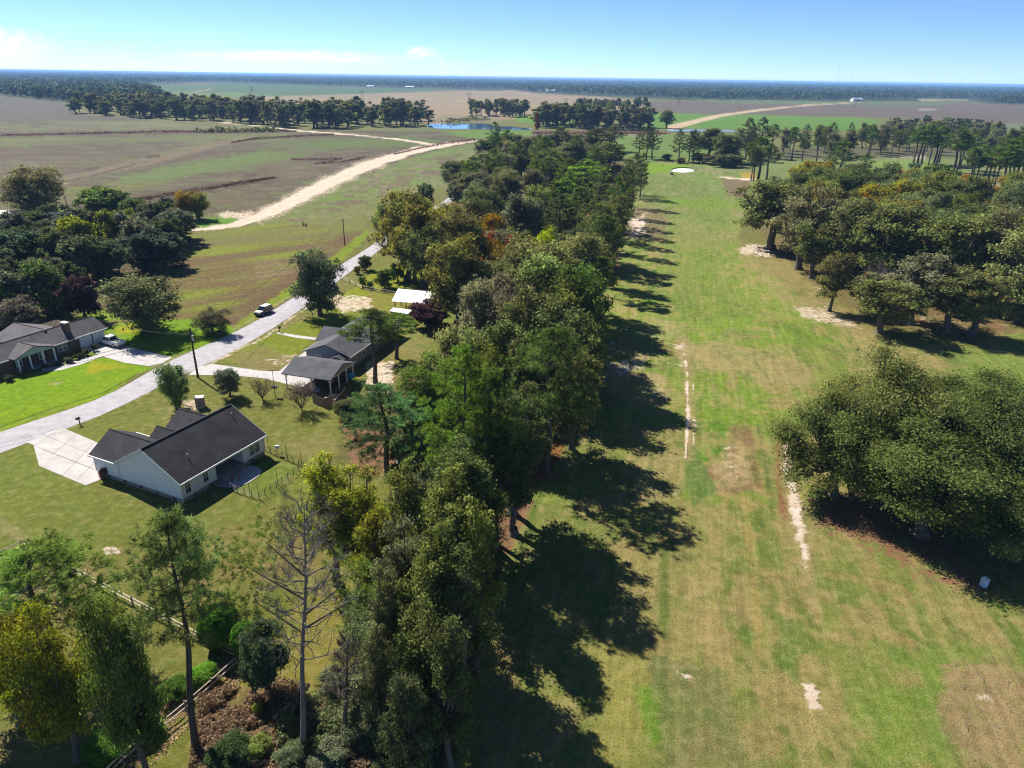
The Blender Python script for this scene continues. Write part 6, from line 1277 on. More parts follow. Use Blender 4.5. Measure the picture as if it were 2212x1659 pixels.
e = empty('drinks_box', (*G(2124, 1266), 0), .3); tag(e, 'pale blue white upright box in the shade right of the great oaks', 'box'); MB().box(-.27, -.27, 0, .27, .27, .9).build('body', mat('pale_blue', (.62, .72, .85), .5), e); MB().box(-.3, -.3, .9, .3, .3, .98).build('lid', M['white'], e)
for i, (px_, py_) in enumerate([(6.2, -1.7), (6.6, -1.2), (7.2, -1.9)]):
    e = empty('garden_stool', (*loc2(nh, px_, py_), .07), i); tag(e, 'small red garden stool on the blue shaded patio', 'stool', 'red stools on the patio')
    MB().tube([(0, 0, .38), (0, 0, .43)], .2, 10).build('seat', M['red'], e)
    for k in range(3): MB().tube([(.15 * math.cos(k * 2.1), .15 * math.sin(k * 2.1), 0), (.1 * math.cos(k * 2.1), .1 * math.sin(k * 2.1), .38)], .018, 4).build('leg', M['steel'], e)

# ------------------------------------------------------------------ vehicles
def wheel(e, x, y, r, w_):
    o = MB(); o.tube([(x, y - w_ / 2, r), (x, y + w_ / 2, r)], r, 18); o = o.build('wheel', M['rubber'], e); s = 1 if y > 0 else -1
    MB().tube([(x, y + s * w_ / 2 * .9, r), (x, y + s * (w_ / 2 + .012), r)], r * .62, 12).build('rim', M['steel'], o)
def loft(sections):
    """sections: list of rings (same count) -> skin with caps"""
    f = MB(); n = len(sections[0])
    for s in sections: f.v += [tuple(p) for p in s]
    for i in range(len(sections) - 1):
        for k in range(n): a = i * n + k; b = i * n + (k + 1) % n; f.f.append([a, b, b + n, a + n])
    f.f.append(list(range(n))[::-1]); f.f.append([(len(sections) - 1) * n + k for k in range(n)]); return f
def ring(x, w_, z0, z1, tw=.9, mid=.55):
    zm = z0 + (z1 - z0) * mid
    return [(x, -w_ * .93, z0), (x, w_ * .93, z0), (x, w_, z0 + (zm - z0) * .5), (x, w_, zm), (x, w_ * (tw + .06), z1 - .05), (x, w_ * tw, z1), (x, -w_ * tw, z1), (x, -w_ * (tw + .06), z1 - .05), (x, -w_, zm), (x, -w_, z0 + (zm - z0) * .5)]
def car(kind, loc, rz, label, cat, paint, top, pick):
    e = empty(kind, (*loc, 0), rz); tag(e, label, cat)
    Lh = 2.9 if pick else 2.35; Wd = .98 if pick else .93; zb = .42 if pick else .35; zh = 1.08 if pick else 1.02
    secs = [ring(-Lh, Wd * .9, zb + .15, zh - (.02 if pick else .05)), ring(-Lh + .12, Wd * .97, zb, zh), ring(-Lh * .3, Wd, zb, zh + .02), ring(Lh * .42, Wd, zb, zh), ring(Lh * .85, Wd * .96, zb, zh - .08), ring(Lh - .08, Wd * .88, zb + .05, zh - .16), ring(Lh, Wd * .78, zb + .18, zh - .3)]
    loft(secs).build('body', paint, e)
    if pick: cab = [(-.75, zh, .90), (-.55, 1.80, .78), (.75, 1.82, .78), (1.45, zh, .90)]
    else: cab = [(-2.2, zh, .86), (-1.95, 1.70, .74), (.15, 1.74, .74), (.95, zh, .86)]
    (xa, za, wa), (xb, zb2, wb), (xc, zc, wc), (xd, zd, wd) = cab
    f = MB(); f.v = [(xa, -wa, za), (xa, wa, za), (xb, -wb, zb2), (xb, wb, zb2), (xc, -wc, zc), (xc, wc, zc), (xd, -wd, zd), (xd, wd, zd)]
    f.f = [[0, 2, 3, 1], [2, 4, 5, 3], [4, 6, 7, 5], [0, 6, 4, 2], [1, 3, 5, 7], [0, 1, 7, 6]]; f.build('cabin', paint, e)
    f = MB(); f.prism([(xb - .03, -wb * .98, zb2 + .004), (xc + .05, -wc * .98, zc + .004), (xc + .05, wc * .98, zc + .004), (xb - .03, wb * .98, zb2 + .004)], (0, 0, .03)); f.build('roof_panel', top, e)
    def quad_on(pts, name, m, d): f = MB(); f.prism(pts, d); f.build(name, m, e)
    ip = lambda a, b, t: tuple(a[i] + (b[i] - a[i]) * t for i in range(3))
    V = f_ = [(xa, -wa, za), (xa, wa, za), (xb, -wb, zb2), (xb, wb, zb2), (xc, -wc, zc), (xc, wc, zc), (xd, -wd, zd), (xd, wd, zd)]
    q = lambda A, B, C_, D, s=.1: [ip(ip(A, C_, s), A, 0), ip(B, D, s), ip(C_, A, s), ip(D, B, s)]
    quad_on(q(V[6], V[7], V[5], V[4]), 'windscreen', M['car_glass'], (.02, 0, .015)); quad_on(q(V[0], V[1], V[3], V[2]), 'rear_window', M['car_glass'], (-.02, 0, .01))
    n = 3 if not pick else 2
    for s in (0, 1):
        sg = -1 if s == 0 else 1
        for k in range(n):
            t0, t1 = k / n + .03, (k + 1) / n - .03
            B0, B1 = ip(V[0 + s], V[6 + s], t0), ip(V[0 + s], V[6 + s], t1); T0, T1 = ip(V[2 + s], V[4 + s], t0), ip(V[2 + s], V[4 + s], t1)
            quad_on([ip(B0, T0, .12), ip(B1, T1, .12), ip(T1, B1, .1), ip(T0, B0, .1)], 'side_window', M['car_glass'], (0, sg * .012, 0))
    if pick:
        f = MB(); f.box(-Lh + .15, -.78, zh + .004, -.85, .78, zh + .03); f.build('bed_opening', M['black'], e); 
        for s in (-1, 1): MB().box(-Lh + .08, s * .84 - .06, zh, -.8, s * .84 + .06, zh + .1).build('bed_rail', paint, e)
        MB().box(-Lh + .02, -.84, zh - .05, -Lh + .1, .84, zh + .1).build('tailgate', paint, e)
    else:
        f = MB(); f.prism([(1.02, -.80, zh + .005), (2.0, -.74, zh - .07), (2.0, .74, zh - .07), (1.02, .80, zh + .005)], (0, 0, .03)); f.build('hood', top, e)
    MB().box(Lh - .12, -Wd * .75, zb, Lh + .06, Wd * .75, zb + .28).build('bumper', M['black' if not pick else 'steel'], e); MB().box(-Lh - .08, -Wd * .8, zb, -Lh + .1, Wd * .8, zb + .24).build('bumper', M['steel'], e)
    MB().box(Lh - .05, -.5, zb + .3, Lh + .01, .5, zh - .32).build('grille', M['black'], e)
    for s in (-1, 1):
        MB().box(Lh - .16, s * .62 - .14, zb + .32, Lh - .02, s * .62 + .14, zb + .48).build('headlight', M['stone_white'], e)
        MB().box(-Lh - .015, s * .8 - .08, zb + .3, -Lh + .05, s * .8 + .08, zb + .6).build('tail_light', M['red'], e)
        MB().box(xd - .35, s * (wd + .1) - .1, zh + .02, xd - .2, s * (wd + .1) + .1, zh + .18).build('mirror', M['black'], e)
        for x in (-Lh * .6, Lh * .62): wheel(e, x, s * (Wd - .1), .39 if pick else .36, .25)
    return e
car('suv', (-54.2, 147.6), math.atan2(-.95, -.3), 'dark car, sky reflection painted pale on its roof and bonnet, parked half on the verge of the road', 'car', mat('car_dark', (.018, .019, .023), .15, .7), M['car_white'], False)  # white top panels paint in the sun and sky reflection on dark bodywork
car('pickup_truck', (-76.5, 127.2), math.atan2(.43, -.90), 'white crew cab pickup parked on the drive by the garage', 'pickup', M['car_white'], M['car_white'], True)
g = G(1451, 377.5); e = empty('golf_cart', (*g, 0), R(70)); tag(e, 'small golf cart with pale roof parked on the fairway before the green', 'golf cart')
MB().box(-1.2, -.55, .3, 1.2, .55, .75).build('body', M['black'], e); MB().box(-.3, -.5, .75, .1, .5, .95).build('seat', M['stone_white'], e); MB().box(-.38, -.5, .9, -.28, .5, 1.3).build('backrest', M['stone_white'], e)
MB().box(-1.0, -.62, 1.9, .9, .62, 1.98).build('roof', M['white'], e)
for x in (-.9, .8):
    for y in (-.5, .5): MB().tube([(x, y, .7), (x, y, 1.9)], .03, 5).build('post', M['black'], e); wheel(e, x, y, .24, .2)
# person on the green: one continuous body grown over a posed skeleton
def person(x, y, rz, label):
    import bmesh
    J = [(0, 0, .95), (0, .04, 1.14), (0, .12, 1.36), (0, .19, 1.47), (0, .23, 1.56), (0, .25, 1.70), (.17, .13, 1.38), (.23, .24, 1.13), (.06, .44, .98), (.01, .50, .93), (-.17, .13, 1.38), (-.23, .24, 1.13), (-.04, .43, .95), (.0, .49, .88),
         (.10, 0, .90), (.13, .05, .50), (.14, 0, .09), (.16, .16, .05), (-.10, 0, .90), (-.13, .05, .50), (-.14, 0, .09), (-.16, .16, .05), (0, .33, 1.62)]
    Ed = [(0, 1), (1, 2), (2, 3), (3, 4), (4, 5), (4, 22), (2, 6), (6, 7), (7, 8), (8, 9), (2, 10), (10, 11), (11, 12), (12, 13), (0, 14), (14, 15), (15, 16), (16, 17), (0, 18), (18, 19), (19, 20), (20, 21)]
    rad = [.15, .14, .16, .055, .095, .075, .075, .05, .036, .03, .075, .05, .036, .03, .10, .07, .05, .04, .10, .07, .05, .04, .02]
    bm = bmesh.new(); L = bm.verts.layers.skin.verify(); vs = [bm.verts.new(p) for p in J]
    for v, r in zip(vs, rad): v[L].radius = (r, r)
    vs[0][L].use_root = True
    for a, c in Ed: bm.edges.new((vs[a], vs[c]))
    me = bpy.data.meshes.new('person'); bm.to_mesh(me); bm.free(); o = bpy.data.objects.new('person', me); C.objects.link(o)
    o.modifiers.new('skin', 'SKIN'); ss = o.modifiers.new('sub', 'SUBSURF'); ss.levels = 1
    dg = bpy.context.evaluated_depsgraph_get(); m2 = bpy.data.meshes.new_from_object(o.evaluated_get(dg)); bpy.data.objects.remove(o)
    for mm in (M['skin'], M['cloth_white'], M['cloth_dark']): m2.materials.append(mm)
    for p in m2.polygons:
        c = p.center; p.use_smooth = True
        p.material_index = 2 if c.z < .96 and c.y < .3 else (1 if c.z < 1.46 and not (c.y > .32 and c.z < 1.06) else 0)
    o = bpy.data.objects.new('person', m2); C.objects.link(o); o.location = (*G(x, y), 0); o.rotation_euler = (0, 0, rz); tag(o, label, 'person')
    MB().ball((0, .225, 1.665), .108, sz=.9).build('hair', M['cloth_dark'], o, True)
person(1431, 360.5, .5, 'golfer in white shirt and dark trousers bending on the putting green')
e = empty('flagstick', (*G(1427, 358), 0)); tag(e, 'thin flagstick with small white flag on the putting green', 'flag'); MB().tube([(0, 0, 0), (0, 0, 2.1)], .02, 5).build('post', M['white'], e); MB().poly([(0, 0, 2.1), (.45, 0, 1.95), (0, 0, 1.8)]).build('flag', M['white'], e)

# ------------------------------------------------------------------ bare trees, clipped shrubs, low growth
def twigs(mb, rs, p, d, L, r, k, spread=.6, up=.12, kids=(3, 4), tips=None):
    q = p + d * L; mid = (p + q) / 2 + rs.normal(0, .05 * L, 3)
    mb.tube([p, mid, q], [r, r * .82, r * .6], 5 if r > .04 else 3, False)
    if k == 0:
        if tips is not None: tips.append(q)
        return
    for i in range(rs.randint(*kids) if kids[0] != kids[1] else kids[0]):
        nd = d + rs.normal(0, 1, 3) * spread + np.array([0, 0, up]); nd /= np.linalg.norm(nd)
        t = rs.uniform(.35, 1); s = p + (q - p) * t
        twigs(mb, rs, s, nd, L * rs.uniform(.55, .8), r * .6, k - 1, spread, up, kids, tips)
def bare_tree(name, bx, by, h, bark, label, style, seed, group=None, leaves=None, lcol=None):
    rs = np.random.RandomState(seed); g = G(bx, by); e = empty(name, (*g, 0)); tag(e, label, 'tree', group)
    t, b, tips = MB(), MB(), []
    if style == 'vase':
        t.tube([(0, 0, -.1), (0, 0, .35)], [.12, .1], 7)
        for i in range(13):
            a = i * 2.4; d = np.array([math.cos(a) * (.35 + .45 * (i % 3) / 2), math.sin(a) * (.35 + .45 * (i % 3) / 2), 1.]); d /= np.linalg.norm(d)
            twigs(b, rs, np.array([0, 0, .25]), d, h * .36, .05 * h / 5, 4, .34, .15, (3, 4), tips)
    elif style == 'dead':       # tall dead pine
        ax = lambda z: np.array([.004 * h * math.sin(z * .5) + .115 * z, .0, z])
        t.tube([ax(z) for z in np.linspace(-.0, h, 12)], [.25 * (1 - .88 * (i / 11)) for i in range(12)], 8)
        for i in range(36):
            f_ = .42 + .57 * i / 36; z = h * f_; a = i * 2.4; L_ = h * .125 * (1.35 - .75 * (f_ - .38) / .6)
            d = np.array([math.cos(a), math.sin(a), .25 + .9 * (f_ - .4)]); d /= np.linalg.norm(d)
            twigs(b, rs, ax(z), d, L_ * .66, .055, 5 if f_ > .66 else 3, .5, .25, (2, 4) if f_ < .66 else (2, 5), tips)
    else:                       # rounded, fine twigged
        t.tube([(0, 0, -.1), (.1, 0, h * .25), (0, .1, h * .45)], [.02 * h, .016 * h, .012 * h], 7)
        for i in range(12):
            a = i * 2.4; z = h * (.25 + .2 * (i / 12)); d = np.array([math.cos(a), math.sin(a), .5 + i / 9]); d /= np.linalg.norm(d)
            twigs(b, rs, np.array([0, 0, z]), d, h * .22, .006 * h, 4, .5, .12, (3, 4), tips)
    t.build('trunk', M[bark], e); b.build('branches', M[bark if style != 'vase' else 'twig'], e)
    if leaves:
        tp_ = np.array(tips); k = rs.randint(0, len(tp_), leaves); cen = tp_[k] + rs.normal(0, .12, (leaves, 3))
        V, F = leaf_quads(cen, np.tile((0, 0, 1.), (leaves, 1)), np.full(leaves, .07) * rs.uniform(.6, 1.4, leaves), rs, .8)
        o = leaf_obj('leaves', (V, F, rs.rand(leaves), rs.rand(leaves)), M['leaf'], e); o.color = (*lcol, 1)
    return e, tips
bare_tree('dead_pine', 652, 1625, 22.2, 'grey_bark', 'tall dead grey pine with bare crooked limbs in the lower middle', 'dead', 3)
e = bpy.data.objects['dead_pine']; rs_ = np.random.RandomState(5); tp_, td_ = [], []
for cx_, cy_, cz_, n_ in ((-4.4, 1.0, 17.0, 60), (-3.9, .4, 14.0, 50), (-3.0, 2.0, 19.0, 30), (2.6, 1.5, 15.6, 46), (3.4, 1.0, 14.4, 30), (-2.6, 0, 12.6, 24)):
    tp_.append(np.array([cx_ + .115 * cz_, cy_, cz_]) + rs_.normal(0, 1, (n_ * 2, 3)) * (1.2, 1.0, .7)); td_.append(np.tile((np.sign(cx_) * .5, 0, .8), (n_ * 2, 1)))
tp_ = np.concatenate(tp_); V, F = needles(tp_, np.concatenate(td_), .36, .024, 16, rs_)
o = leaf_obj('living_needles', (V, F, rs_.rand(len(F)), np.repeat(rs_.rand(len(tp_)), 16)), M['needle'], e); o.color = (.072, .092, .022, 1)
f = MB()
for cx_, cz_ in ((-4.4, 17), (-3.9, 14), (-3, 19), (2.6, 15.6), (3.4, 14.4)):
    z0 = cz_ - 2.2; x0 = .115 * z0; cx_ += .115 * cz_; f.tube([(x0, 0, z0), ((x0 + cx_) / 2, .5, z0 + 1), (cx_, 1, cz_ - .2)], [.09, .06, .03], 5, False)
f.build('living_limb', M['pine_bark'], e)
bare_tree('crape_myrtle', 567, 864, 4.6, 'twig', 'nearly leafless many stemmed shrub tree left of the feeder pole', 'vase', 4, None, 500, (.14, .13, .05))
bare_tree('crape_myrtle', 652, 886, 5.6, 'twig', 'larger brownish many stemmed shrub tree in front of the carport', 'vase', 8, None, 2200, (.10, .075, .055))
bare_tree('bare_tree', 1358, 427, 17, 'grey_bark', 'bare grey purple tree at the fairway edge, left trunk', 'round', 5, 'bare grey trees at the far fairway edge', 6000, (.14, .11, .12))
bare_tree('bare_tree', 1365, 419, 19, 'grey_bark', 'bare grey tree at the fairway edge, taller right trunk', 'round', 6, 'bare grey trees at the far fairway edge', 5000, (.12, .11, .06))
bare_tree('bare_tree', 1885, 650, 12, 'grey_bark', 'white boned bare tree among the grove oaks', 'round', 7)
bare_tree('bare_tree', 742, 1600, 10, 'bark', 'dark small dead tree right of the dead pine', 'dead', 12)
bare_tree('bare_tree', 815, 1480, 9, 'bark', 'thin leafless tree tangled in the brush below the near clump', 'round', 13)
bare_tree('bare_tree', 1725, 570, 11, 'grey_bark', 'thin bare tree inside the fairway corner of the grove', 'round', 14)
def shrub(bx, by, wpx, h, key, col, label, name='shrub', group=None):
    g = G(bx, by); dep = g[1] * cp + (CH - h * .5) * sp
    return put_tree(key, g[0], g[1], h, wpx / FPX * dep / 2, col, label, cat='shrub', name=name, group=group)
def topiary(bx, by, wpx, h, label, seed):
    g = G(bx, by); dep = g[1] * cp + (CH - h * .5) * sp; r = wpx / FPX * dep / 2; rs = np.random.RandomState(seed); n = 44000
    d = rs.normal(0, 1, (n, 3)); d /= np.linalg.norm(d, axis=1)[:, None]; b = fbm(d[:, 0] * 5 + 9, d[:, 1] * 5 + d[:, 2] * 5 + 9, seed)
    k = (.90 + .12 * b) * rs.uniform(.96, 1.01, n); cen = d * k[:, None] * (r, r, h * .52); cen[:, 2] += h * .5; m_ = cen[:, 2] > .05; cen, d, b = cen[m_], d[m_], b[m_]
    V, F = leaf_quads(cen, d, np.full(len(cen), .062), rs, .3)
    e = empty('clipped_shrub', (*g, 0)); tag(e, label, 'shrub', 'round clipped shrubs by the rail fence')
    o = leaf_obj('crown', (V, F, rs.rand(len(cen)), np.clip(b, 0, 1)), M['leaf'], e); o.color = (.040, .092, .010, 1)
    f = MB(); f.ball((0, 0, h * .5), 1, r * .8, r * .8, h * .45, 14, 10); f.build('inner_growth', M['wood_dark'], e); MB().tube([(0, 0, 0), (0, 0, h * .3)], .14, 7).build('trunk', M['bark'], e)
topiary(482, 1392, 94, 4.4, 'larger bright green ball shaped shrub behind the rail fence', 3); topiary(535, 1420, 66, 3.8, 'smaller bright green ball shaped shrub beside the dark magnolia', 4)
shrub(578, 1490, 112, 7.2, 'hbush0', (.045, .062, .032), 'dark glossy magnolia beside the ball shaped shrubs', 'magnolia_tree')
shrub(440, 1470, 62, 1.3, 'hbush1', (.065, .13, .014), 'bright green spreading shrub inside the rail fence corner'); shrub(385, 1500, 70, 1.6, 'hbush0', (.05, .09, .015), 'dark green shrub behind the leaning pine stem')
shrub(300, 1590, 90, 1.5, 'hbush1', (.07, .14, .014), 'low green hedge shrub along the lower rail fence'); shrub(225, 1640, 100, 1.8, 'hbush0', (.05, .10, .014), 'green shrub at the bottom of the rail fence')
shrub(505, 1645, 95, 2.2, 'hbush0', (.035, .055, .02), 'dark shrub at the foot of the leaning pine stem'); shrub(232, 1029, 30, 1.5, 'hbush1', (.13, .07, .05), 'reddish brown shrub at the near house garage corner')
shrub(558, 1545, 22, 1.3, 'hbush0', (.15, .17, .03), 'tiny yellow green conifer in the brush'); shrub(560, 1630, 60, 1.4, 'hbush1', (.10, .12, .03), 'yellowish low shrub in the brush'); shrub(630, 1650, 70, 1.5, 'hbush0', (.075, .09, .045), 'grey green brush shrub right of the leaning pine'); shrub(720, 1650, 80, 1.8, 'hbush1', (.08, .09, .05), 'pale grey green brush below the dead pine'); shrub(790, 1600, 110, 3.0, 'hbush0', (.075, .085, .04), 'grey green brush below the near clump'); shrub(730, 1500, 80, 2.5, 'hbush1', (.07, .075, .04), 'dull brush between the dead trees')
for i, (bx, by, wp, h) in enumerate([(150, 783, 20, .9), (170, 775, 18, .9), (186, 768, 16, 1.2), (128, 788, 16, .8), (205, 758, 14, 1.4), (100, 796, 14, .8), (60, 806, 18, .8), (20, 822, 22, 1.0)]):
    shrub(bx, by, wp, h, 'bush%d' % (i % 3), jit((.05, .055, .03), i), 'low foundation shrub in the shade of the brick house front', group='foundation shrubs of the brick house')
# understory that fills the belt
for i, (x, y) in enumerate(scatter([(1060, 320), (1320, 310), (1335, 400), (1290, 520), (1275, 640), (1250, 800), (1190, 900), (1060, 860), (985, 760), (960, 650), (930, 580), (860, 560), (930, 470), (1010, 400)], 120, 177, 4.6)):
    put_tree('bush%d' % (i % 3), x, y, random.Random(i).uniform(4, 8), 3.6, jit((.05, .062, .028), i + 300, .35), 'low dark understory tree beneath the belt crowns', group='understory of the belt')
for i, (x, y) in enumerate(scatter([(760, 1290), (900, 1150), (1040, 1150), (1040, 1300), (980, 1500), (820, 1620), (740, 1560)], 15, 78, 2.6)):
    put_tree('htall%d' % (i % 2), x, y, random.Random(i).uniform(6, 10), 2.6, jit((.060, .072, .028), i + 400, .3), 'thin understory hardwood inside the near clump', group='understory of the near clump')
for i, (x, y) in enumerate(scatter([(860, 1000), (1060, 880), (1150, 930), (1110, 1040), (1020, 1090), (900, 1080)], 12, 79, 3.0)):
    put_tree('hbush%d' % (i % 2), x, y, random.Random(i).uniform(4, 7), 2.6, jit((.045, .058, .026), i + 420, .3), 'dark evergreen filling below the near pines', group='evergreens below the near pines')
# dry weed strips, brush, fallen branches
def strip(name, pts, n, h, col, label, seed, cat='weeds'):
    rs = np.random.RandomState(seed); W2 = []
    q = np.array(pts, float); seg = rs.randint(0, len(q) - 1, n); t = rs.rand(n)
    xx = q[seg, 0] + (q[seg + 1, 0] - q[seg, 0]) * t; yy = q[seg, 1] + (q[seg + 1, 1] - q[seg, 1]) * t; ww = q[seg, 2] + (q[seg + 1, 2] - q[seg, 2]) * t
    yy = yy + rs.normal(0, .5, n) * ww * (.4 + 1.3 * fbm(xx / 9, xx * 0, seed)) + 1.2 * (fbm(xx / 30, xx * 0, seed + 3) - .5); g = np.array([G(a, b) for a, b in zip(xx, yy)]); s = np.hypot(g[:, 0], g[:, 1]) / 1300
    cen = np.stack([g[:, 0], g[:, 1], rs.uniform(.2, 1, n) * h], 1); V, F = leaf_quads(cen, np.tile((0, -.8, .4), (n, 1)), s * rs.uniform(.6, 1.3, n), rs, .7); V[:, 2] = V[:, 2].clip(.03)
    o = leaf_obj(name, (V, F, rs.rand(n), rs.rand(n)), M['leaf']); o.color = (*col, 1); tag(o, label, cat, kind='stuff')
WR = (.042, .022, .017)
strip('dry_weeds', [(-100, 298, 1), (0, 293, 1.5), (180, 289, 2), (330, 285, 2.5), (470, 284, 2.5), (600, 282, 2), (640, 284, .5)], 2600, .5, WR, 'dark red brown strip of dry weeds across the far left field', 1)
strip('dry_weeds', [(255, 436, 1), (330, 427, 5), (450, 408, 4), (540, 393, 4), (595, 384, 1)], 2400, .5, WR, 'thick dark strip of dry weeds above the left wood', 2)
strip('dry_weeds', [(630, 345, 1), (690, 345, 3), (740, 343, 2), (680, 355, 1), (740, 350, 2), (790, 340, 1)], 700, .45, WR, 'dark weed patches in the middle of the left field', 3)
strip('dry_weeds', [(500, 308, 1), (560, 299, 2.5), (640, 295, 2), (720, 291, 2)], 700, .45, WR, 'short dark weed strip below the far track', 4)
strip('dry_weeds', [(850, 334, 1), (900, 322, 2), (960, 310, 3), (1028, 303, 3)], 900, .5, WR, 'dark red weeds beside the sand road near the belt', 5)
strip('dry_weeds', [(1150, 288, 2), (1300, 287, 3), (1440, 289, 3)], 1500, .5, WR, 'dark red weeds before the bright far field', 6)
def brush(name, poly, n, hmax, ls, col, label, seed, aut=0.):
    rs = np.random.RandomState(seed); q = np.array([G(*p) for p in poly]); lo, hi_ = q.min(0), q.max(0); pts = []
    while len(pts) < n:
        p = rs.uniform(lo, hi_, (n, 2)); b = fbm(p[:, 0] / 1.6, p[:, 1] / 1.6, seed); pts += [(a[0], a[1], c) for a, c in zip(p, b) if c > .38 and in_poly(a[0], a[1], q)]
    p = np.array(pts[:n]); z = ((p[:, 2] - .38) * 4 * hmax).clip(.05, hmax) * rs.rand(n) ** .7
    V, F = leaf_quads(np.stack([p[:, 0], p[:, 1], z], 1), np.tile((0, 0, .8), (n, 1)), ls * rs.uniform(.5, 1.4, n), rs, .8); V[:, 2] = V[:, 2].clip(.02)
    o = leaf_obj(name, (V, F, rs.rand(n), fbm(p[:, 0], p[:, 1], seed + 5).clip(0, 1)), M['leaf']); o.color = (*col, 1 - aut); tag(o, label, 'brush', kind='stuff')
brush('brush', [(430, 1510), (560, 1470), (700, 1480), (800, 1480), (830, 1700), (400, 1720)], 42000, .8, .09, (.12, .085, .055), 'brown dry brush and bramble along the bottom edge', 1, .15)
brush('leafy_brush', [(600, 1560), (700, 1500), (900, 1420), (1000, 1420), (990, 1560), (900, 1720), (600, 1720)], 42000, 1.3, .09, (.085, .10, .045), 'grey green bramble under the near clump', 2)
brush('leaf_litter', [(250, 1640), (505, 1418), (560, 1440), (420, 1560), (300, 1680)], 4000, .06, .07, (.22, .15, .10), 'pale fallen leaves along the rail fence', 3)
rs_ = np.random.RandomState(9)
for i, (x, y, L_, a) in enumerate([(500, 1570, 2.6, -.5), (470, 1590, 1.6, 1.2), (590, 1560, 2.2, .2), (600, 1620, 2.4, 2.2), (560, 1600, 2.0, .9), (700, 1540, 2.6, 1.3), (640, 1580, 1.8, .6), (860, 1500, 2.2, -.4), (740, 1560, 1.8, 2.6), (520, 1640, 1.8, .3), (2080, 1490, 1.4, .8), (2100, 1520, 2.0, -1.0), (2130, 1560, 1.6, -.7), (2060, 1440, 1.2, .4), (2125, 1475, 1.3, 1.5), (2160, 1530, 1.8, -.4), (2090, 1580, 1.5, 1.2), (2175, 1480, 1.2, .9)]):
    g = G(x, y); f = MB(); d = np.array([math.cos(a), math.sin(a), .05]); p = np.array([0, 0, .1 + (.4 if i < 10 else 0)])
    twigs(f, rs_, p, d, L_ * .6, .035 if i < 10 else .022, 2, .45, 0, (1, 3)); o = f.build('fallen_branch', M['grey_bark']); o.location = (*g, 0)
    tag(o, 'pale fallen branch lying in the brown brush at the bottom' if i < 10 else 'thin white twig lying on bare ground at the lower right', 'branch', 'fallen branches in the brush' if i < 10 else 'white twigs on the bare patch')
e = empty('log', (*G(612, 1540), .2), .9); tag(e, 'thick pale sawn log at the foot of the dead pine', 'log'); MB().tube([(-.9, 0, 0), (.9, 0, .05)], [.16, .13], 8).build('wood', M['wood_pale'], e)

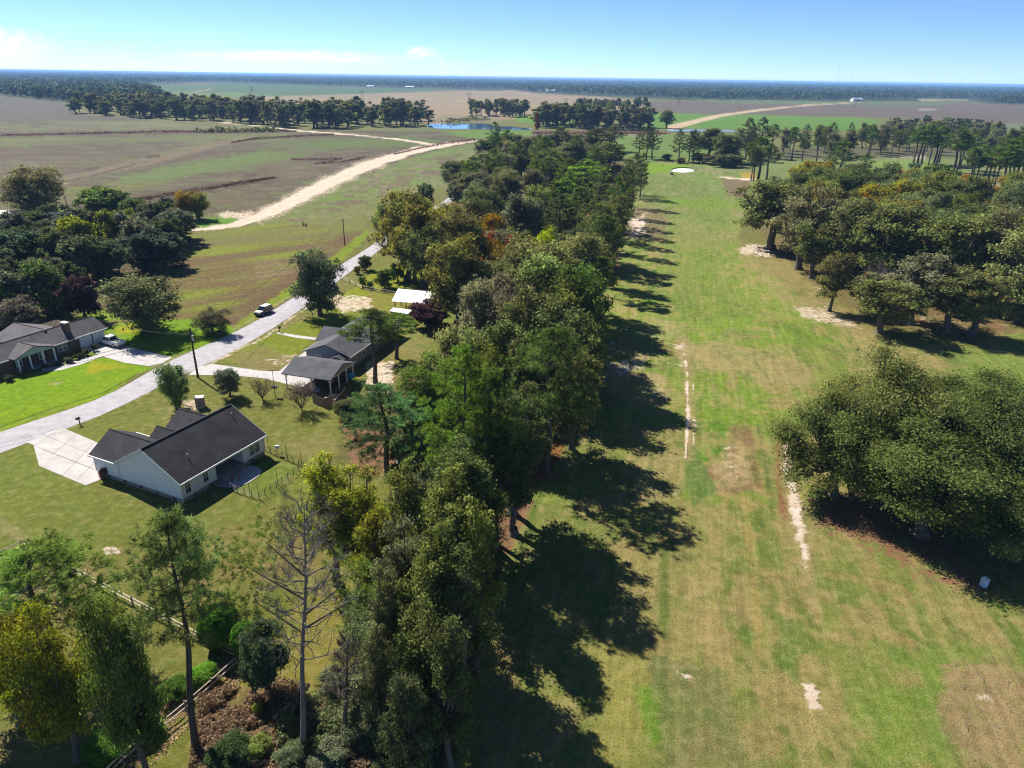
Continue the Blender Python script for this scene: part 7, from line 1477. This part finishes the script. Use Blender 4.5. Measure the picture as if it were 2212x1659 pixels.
# ------------------------------------------------------------------ smoke far away
def smoke(name, loc, dims, label, dens, seed, plume):
    m = bpy.data.materials.new(name); m.use_nodes = True; t = m.node_tree; t.nodes.clear(); L = t.links
    out = t.nodes.new('ShaderNodeOutputMaterial'); pv = t.nodes.new('ShaderNodeVolumePrincipled'); pv.inputs['Color'].default_value = (.95, .95, .97, 1); pv.inputs['Anisotropy'].default_value = .55
    tc = t.nodes.new('ShaderNodeTexCoord'); n = t.nodes.new('ShaderNodeTexNoise'); n.inputs['Scale'].default_value = 3.2; n.inputs['Detail'].default_value = 5; n.inputs['Roughness'].default_value = .6
    mp = t.nodes.new('ShaderNodeMapping'); mp.inputs['Scale'].default_value = (4 if not plume else 1.2, 1, 1.2); mp.inputs['Location'].default_value = (seed, 0, 0); L.new(tc.outputs['Generated'], mp.inputs[0]); L.new(mp.outputs[0], n.inputs[0])
    gr = t.nodes.new('ShaderNodeVectorMath'); gr.operation = 'DISTANCE'; 
    mp2 = t.nodes.new('ShaderNodeMapping'); L.new(tc.outputs['Generated'], mp2.inputs[0]); L.new(mp2.outputs[0], gr.inputs[0]); gr.inputs[1].default_value = (.5, .5, .5)
    a = t.nodes.new('ShaderNodeMapRange'); L.new(gr.outputs['Value'], a.inputs[0]); a.inputs[1].default_value = .15; a.inputs[2].default_value = .5; a.inputs[3].default_value = 1.; a.inputs[4].default_value = 0.
    b = t.nodes.new('ShaderNodeMapRange'); L.new(n.outputs[0], b.inputs[0]); b.inputs[1].default_value = .38; b.inputs[2].default_value = .62
    c = t.nodes.new('ShaderNodeMath'); c.operation = 'MULTIPLY'; L.new(a.outputs[0], c.inputs[0]); L.new(b.outputs[0], c.inputs[1])
    d = t.nodes.new('ShaderNodeMath'); d.operation = 'MULTIPLY'; L.new(c.outputs[0], d.inputs[0]); d.inputs[1].default_value = dens; L.new(d.outputs[0], pv.inputs['Density']); L.new(pv.outputs[0], out.inputs['Volume'])
    f = MB(); f.ball((0, 0, 0), 1, 1, 1, 1, 20, 12); o = f.build(name, m); o.scale = dims; o.location = loc; return tag(o, label, 'smoke', kind='stuff')
for i, (x, y) in enumerate(scatter([(1665, 500), (1760, 580), (1850, 650), (1940, 690), (2200, 700), (2300, 600), (2000, 560), (1800, 520)], 34, 91, 5)):
    put_tree('bush%d' % (i % 3), x, y, random.Random(i).uniform(3, 6.5), random.Random(i + 5).uniform(2, 3.4), jit((.062, .070, .03), i + 500, .3), 'low leafy undergrowth tree in the shade of the grove', group='undergrowth of the grove')
smoke('smoke_plume', (-3950, 32500, 900), (800, 500, 330), 'billowing white top of the smoke column above the far forest', .0032, 3, True)
o = smoke('smoke_column', (-3150, 32500, 460), (300, 260, 560), 'grey slanting foot of the smoke column rising from the horizon', .0040, 6, True); o.rotation_euler = (0, R(-33), 0)
smoke('smoke_bank', (-9400, 33500, 720), (6000, 900, 330), 'long pale bank of smoke drifting left along the horizon', .0012, 9, False)
smoke('smoke_haze', (-22500, 33500, 1000), (3200, 900, 900), 'faint pale smoke in the upper left sky', .0007, 14, False)

# ------------------------------------------------------------------ the air
hz = bpy.data.materials.new('haze'); hz.use_nodes = True; t = hz.node_tree; t.nodes.clear()
ho = t.nodes.new('ShaderNodeOutputMaterial'); hp = t.nodes.new('ShaderNodeVolumePrincipled'); hp.inputs['Color'].default_value = (.30, .55, 1, 1); hp.inputs['Density'].default_value = .00008; hp.inputs['Anisotropy'].default_value = 0
t.links.new(hp.outputs[0], ho.inputs['Volume'])
f = MB(); f.box(-37500, -60, -1.2, 37500, 28600, 53)
o = f.build('haze', hz); tag(o, kind='stuff')
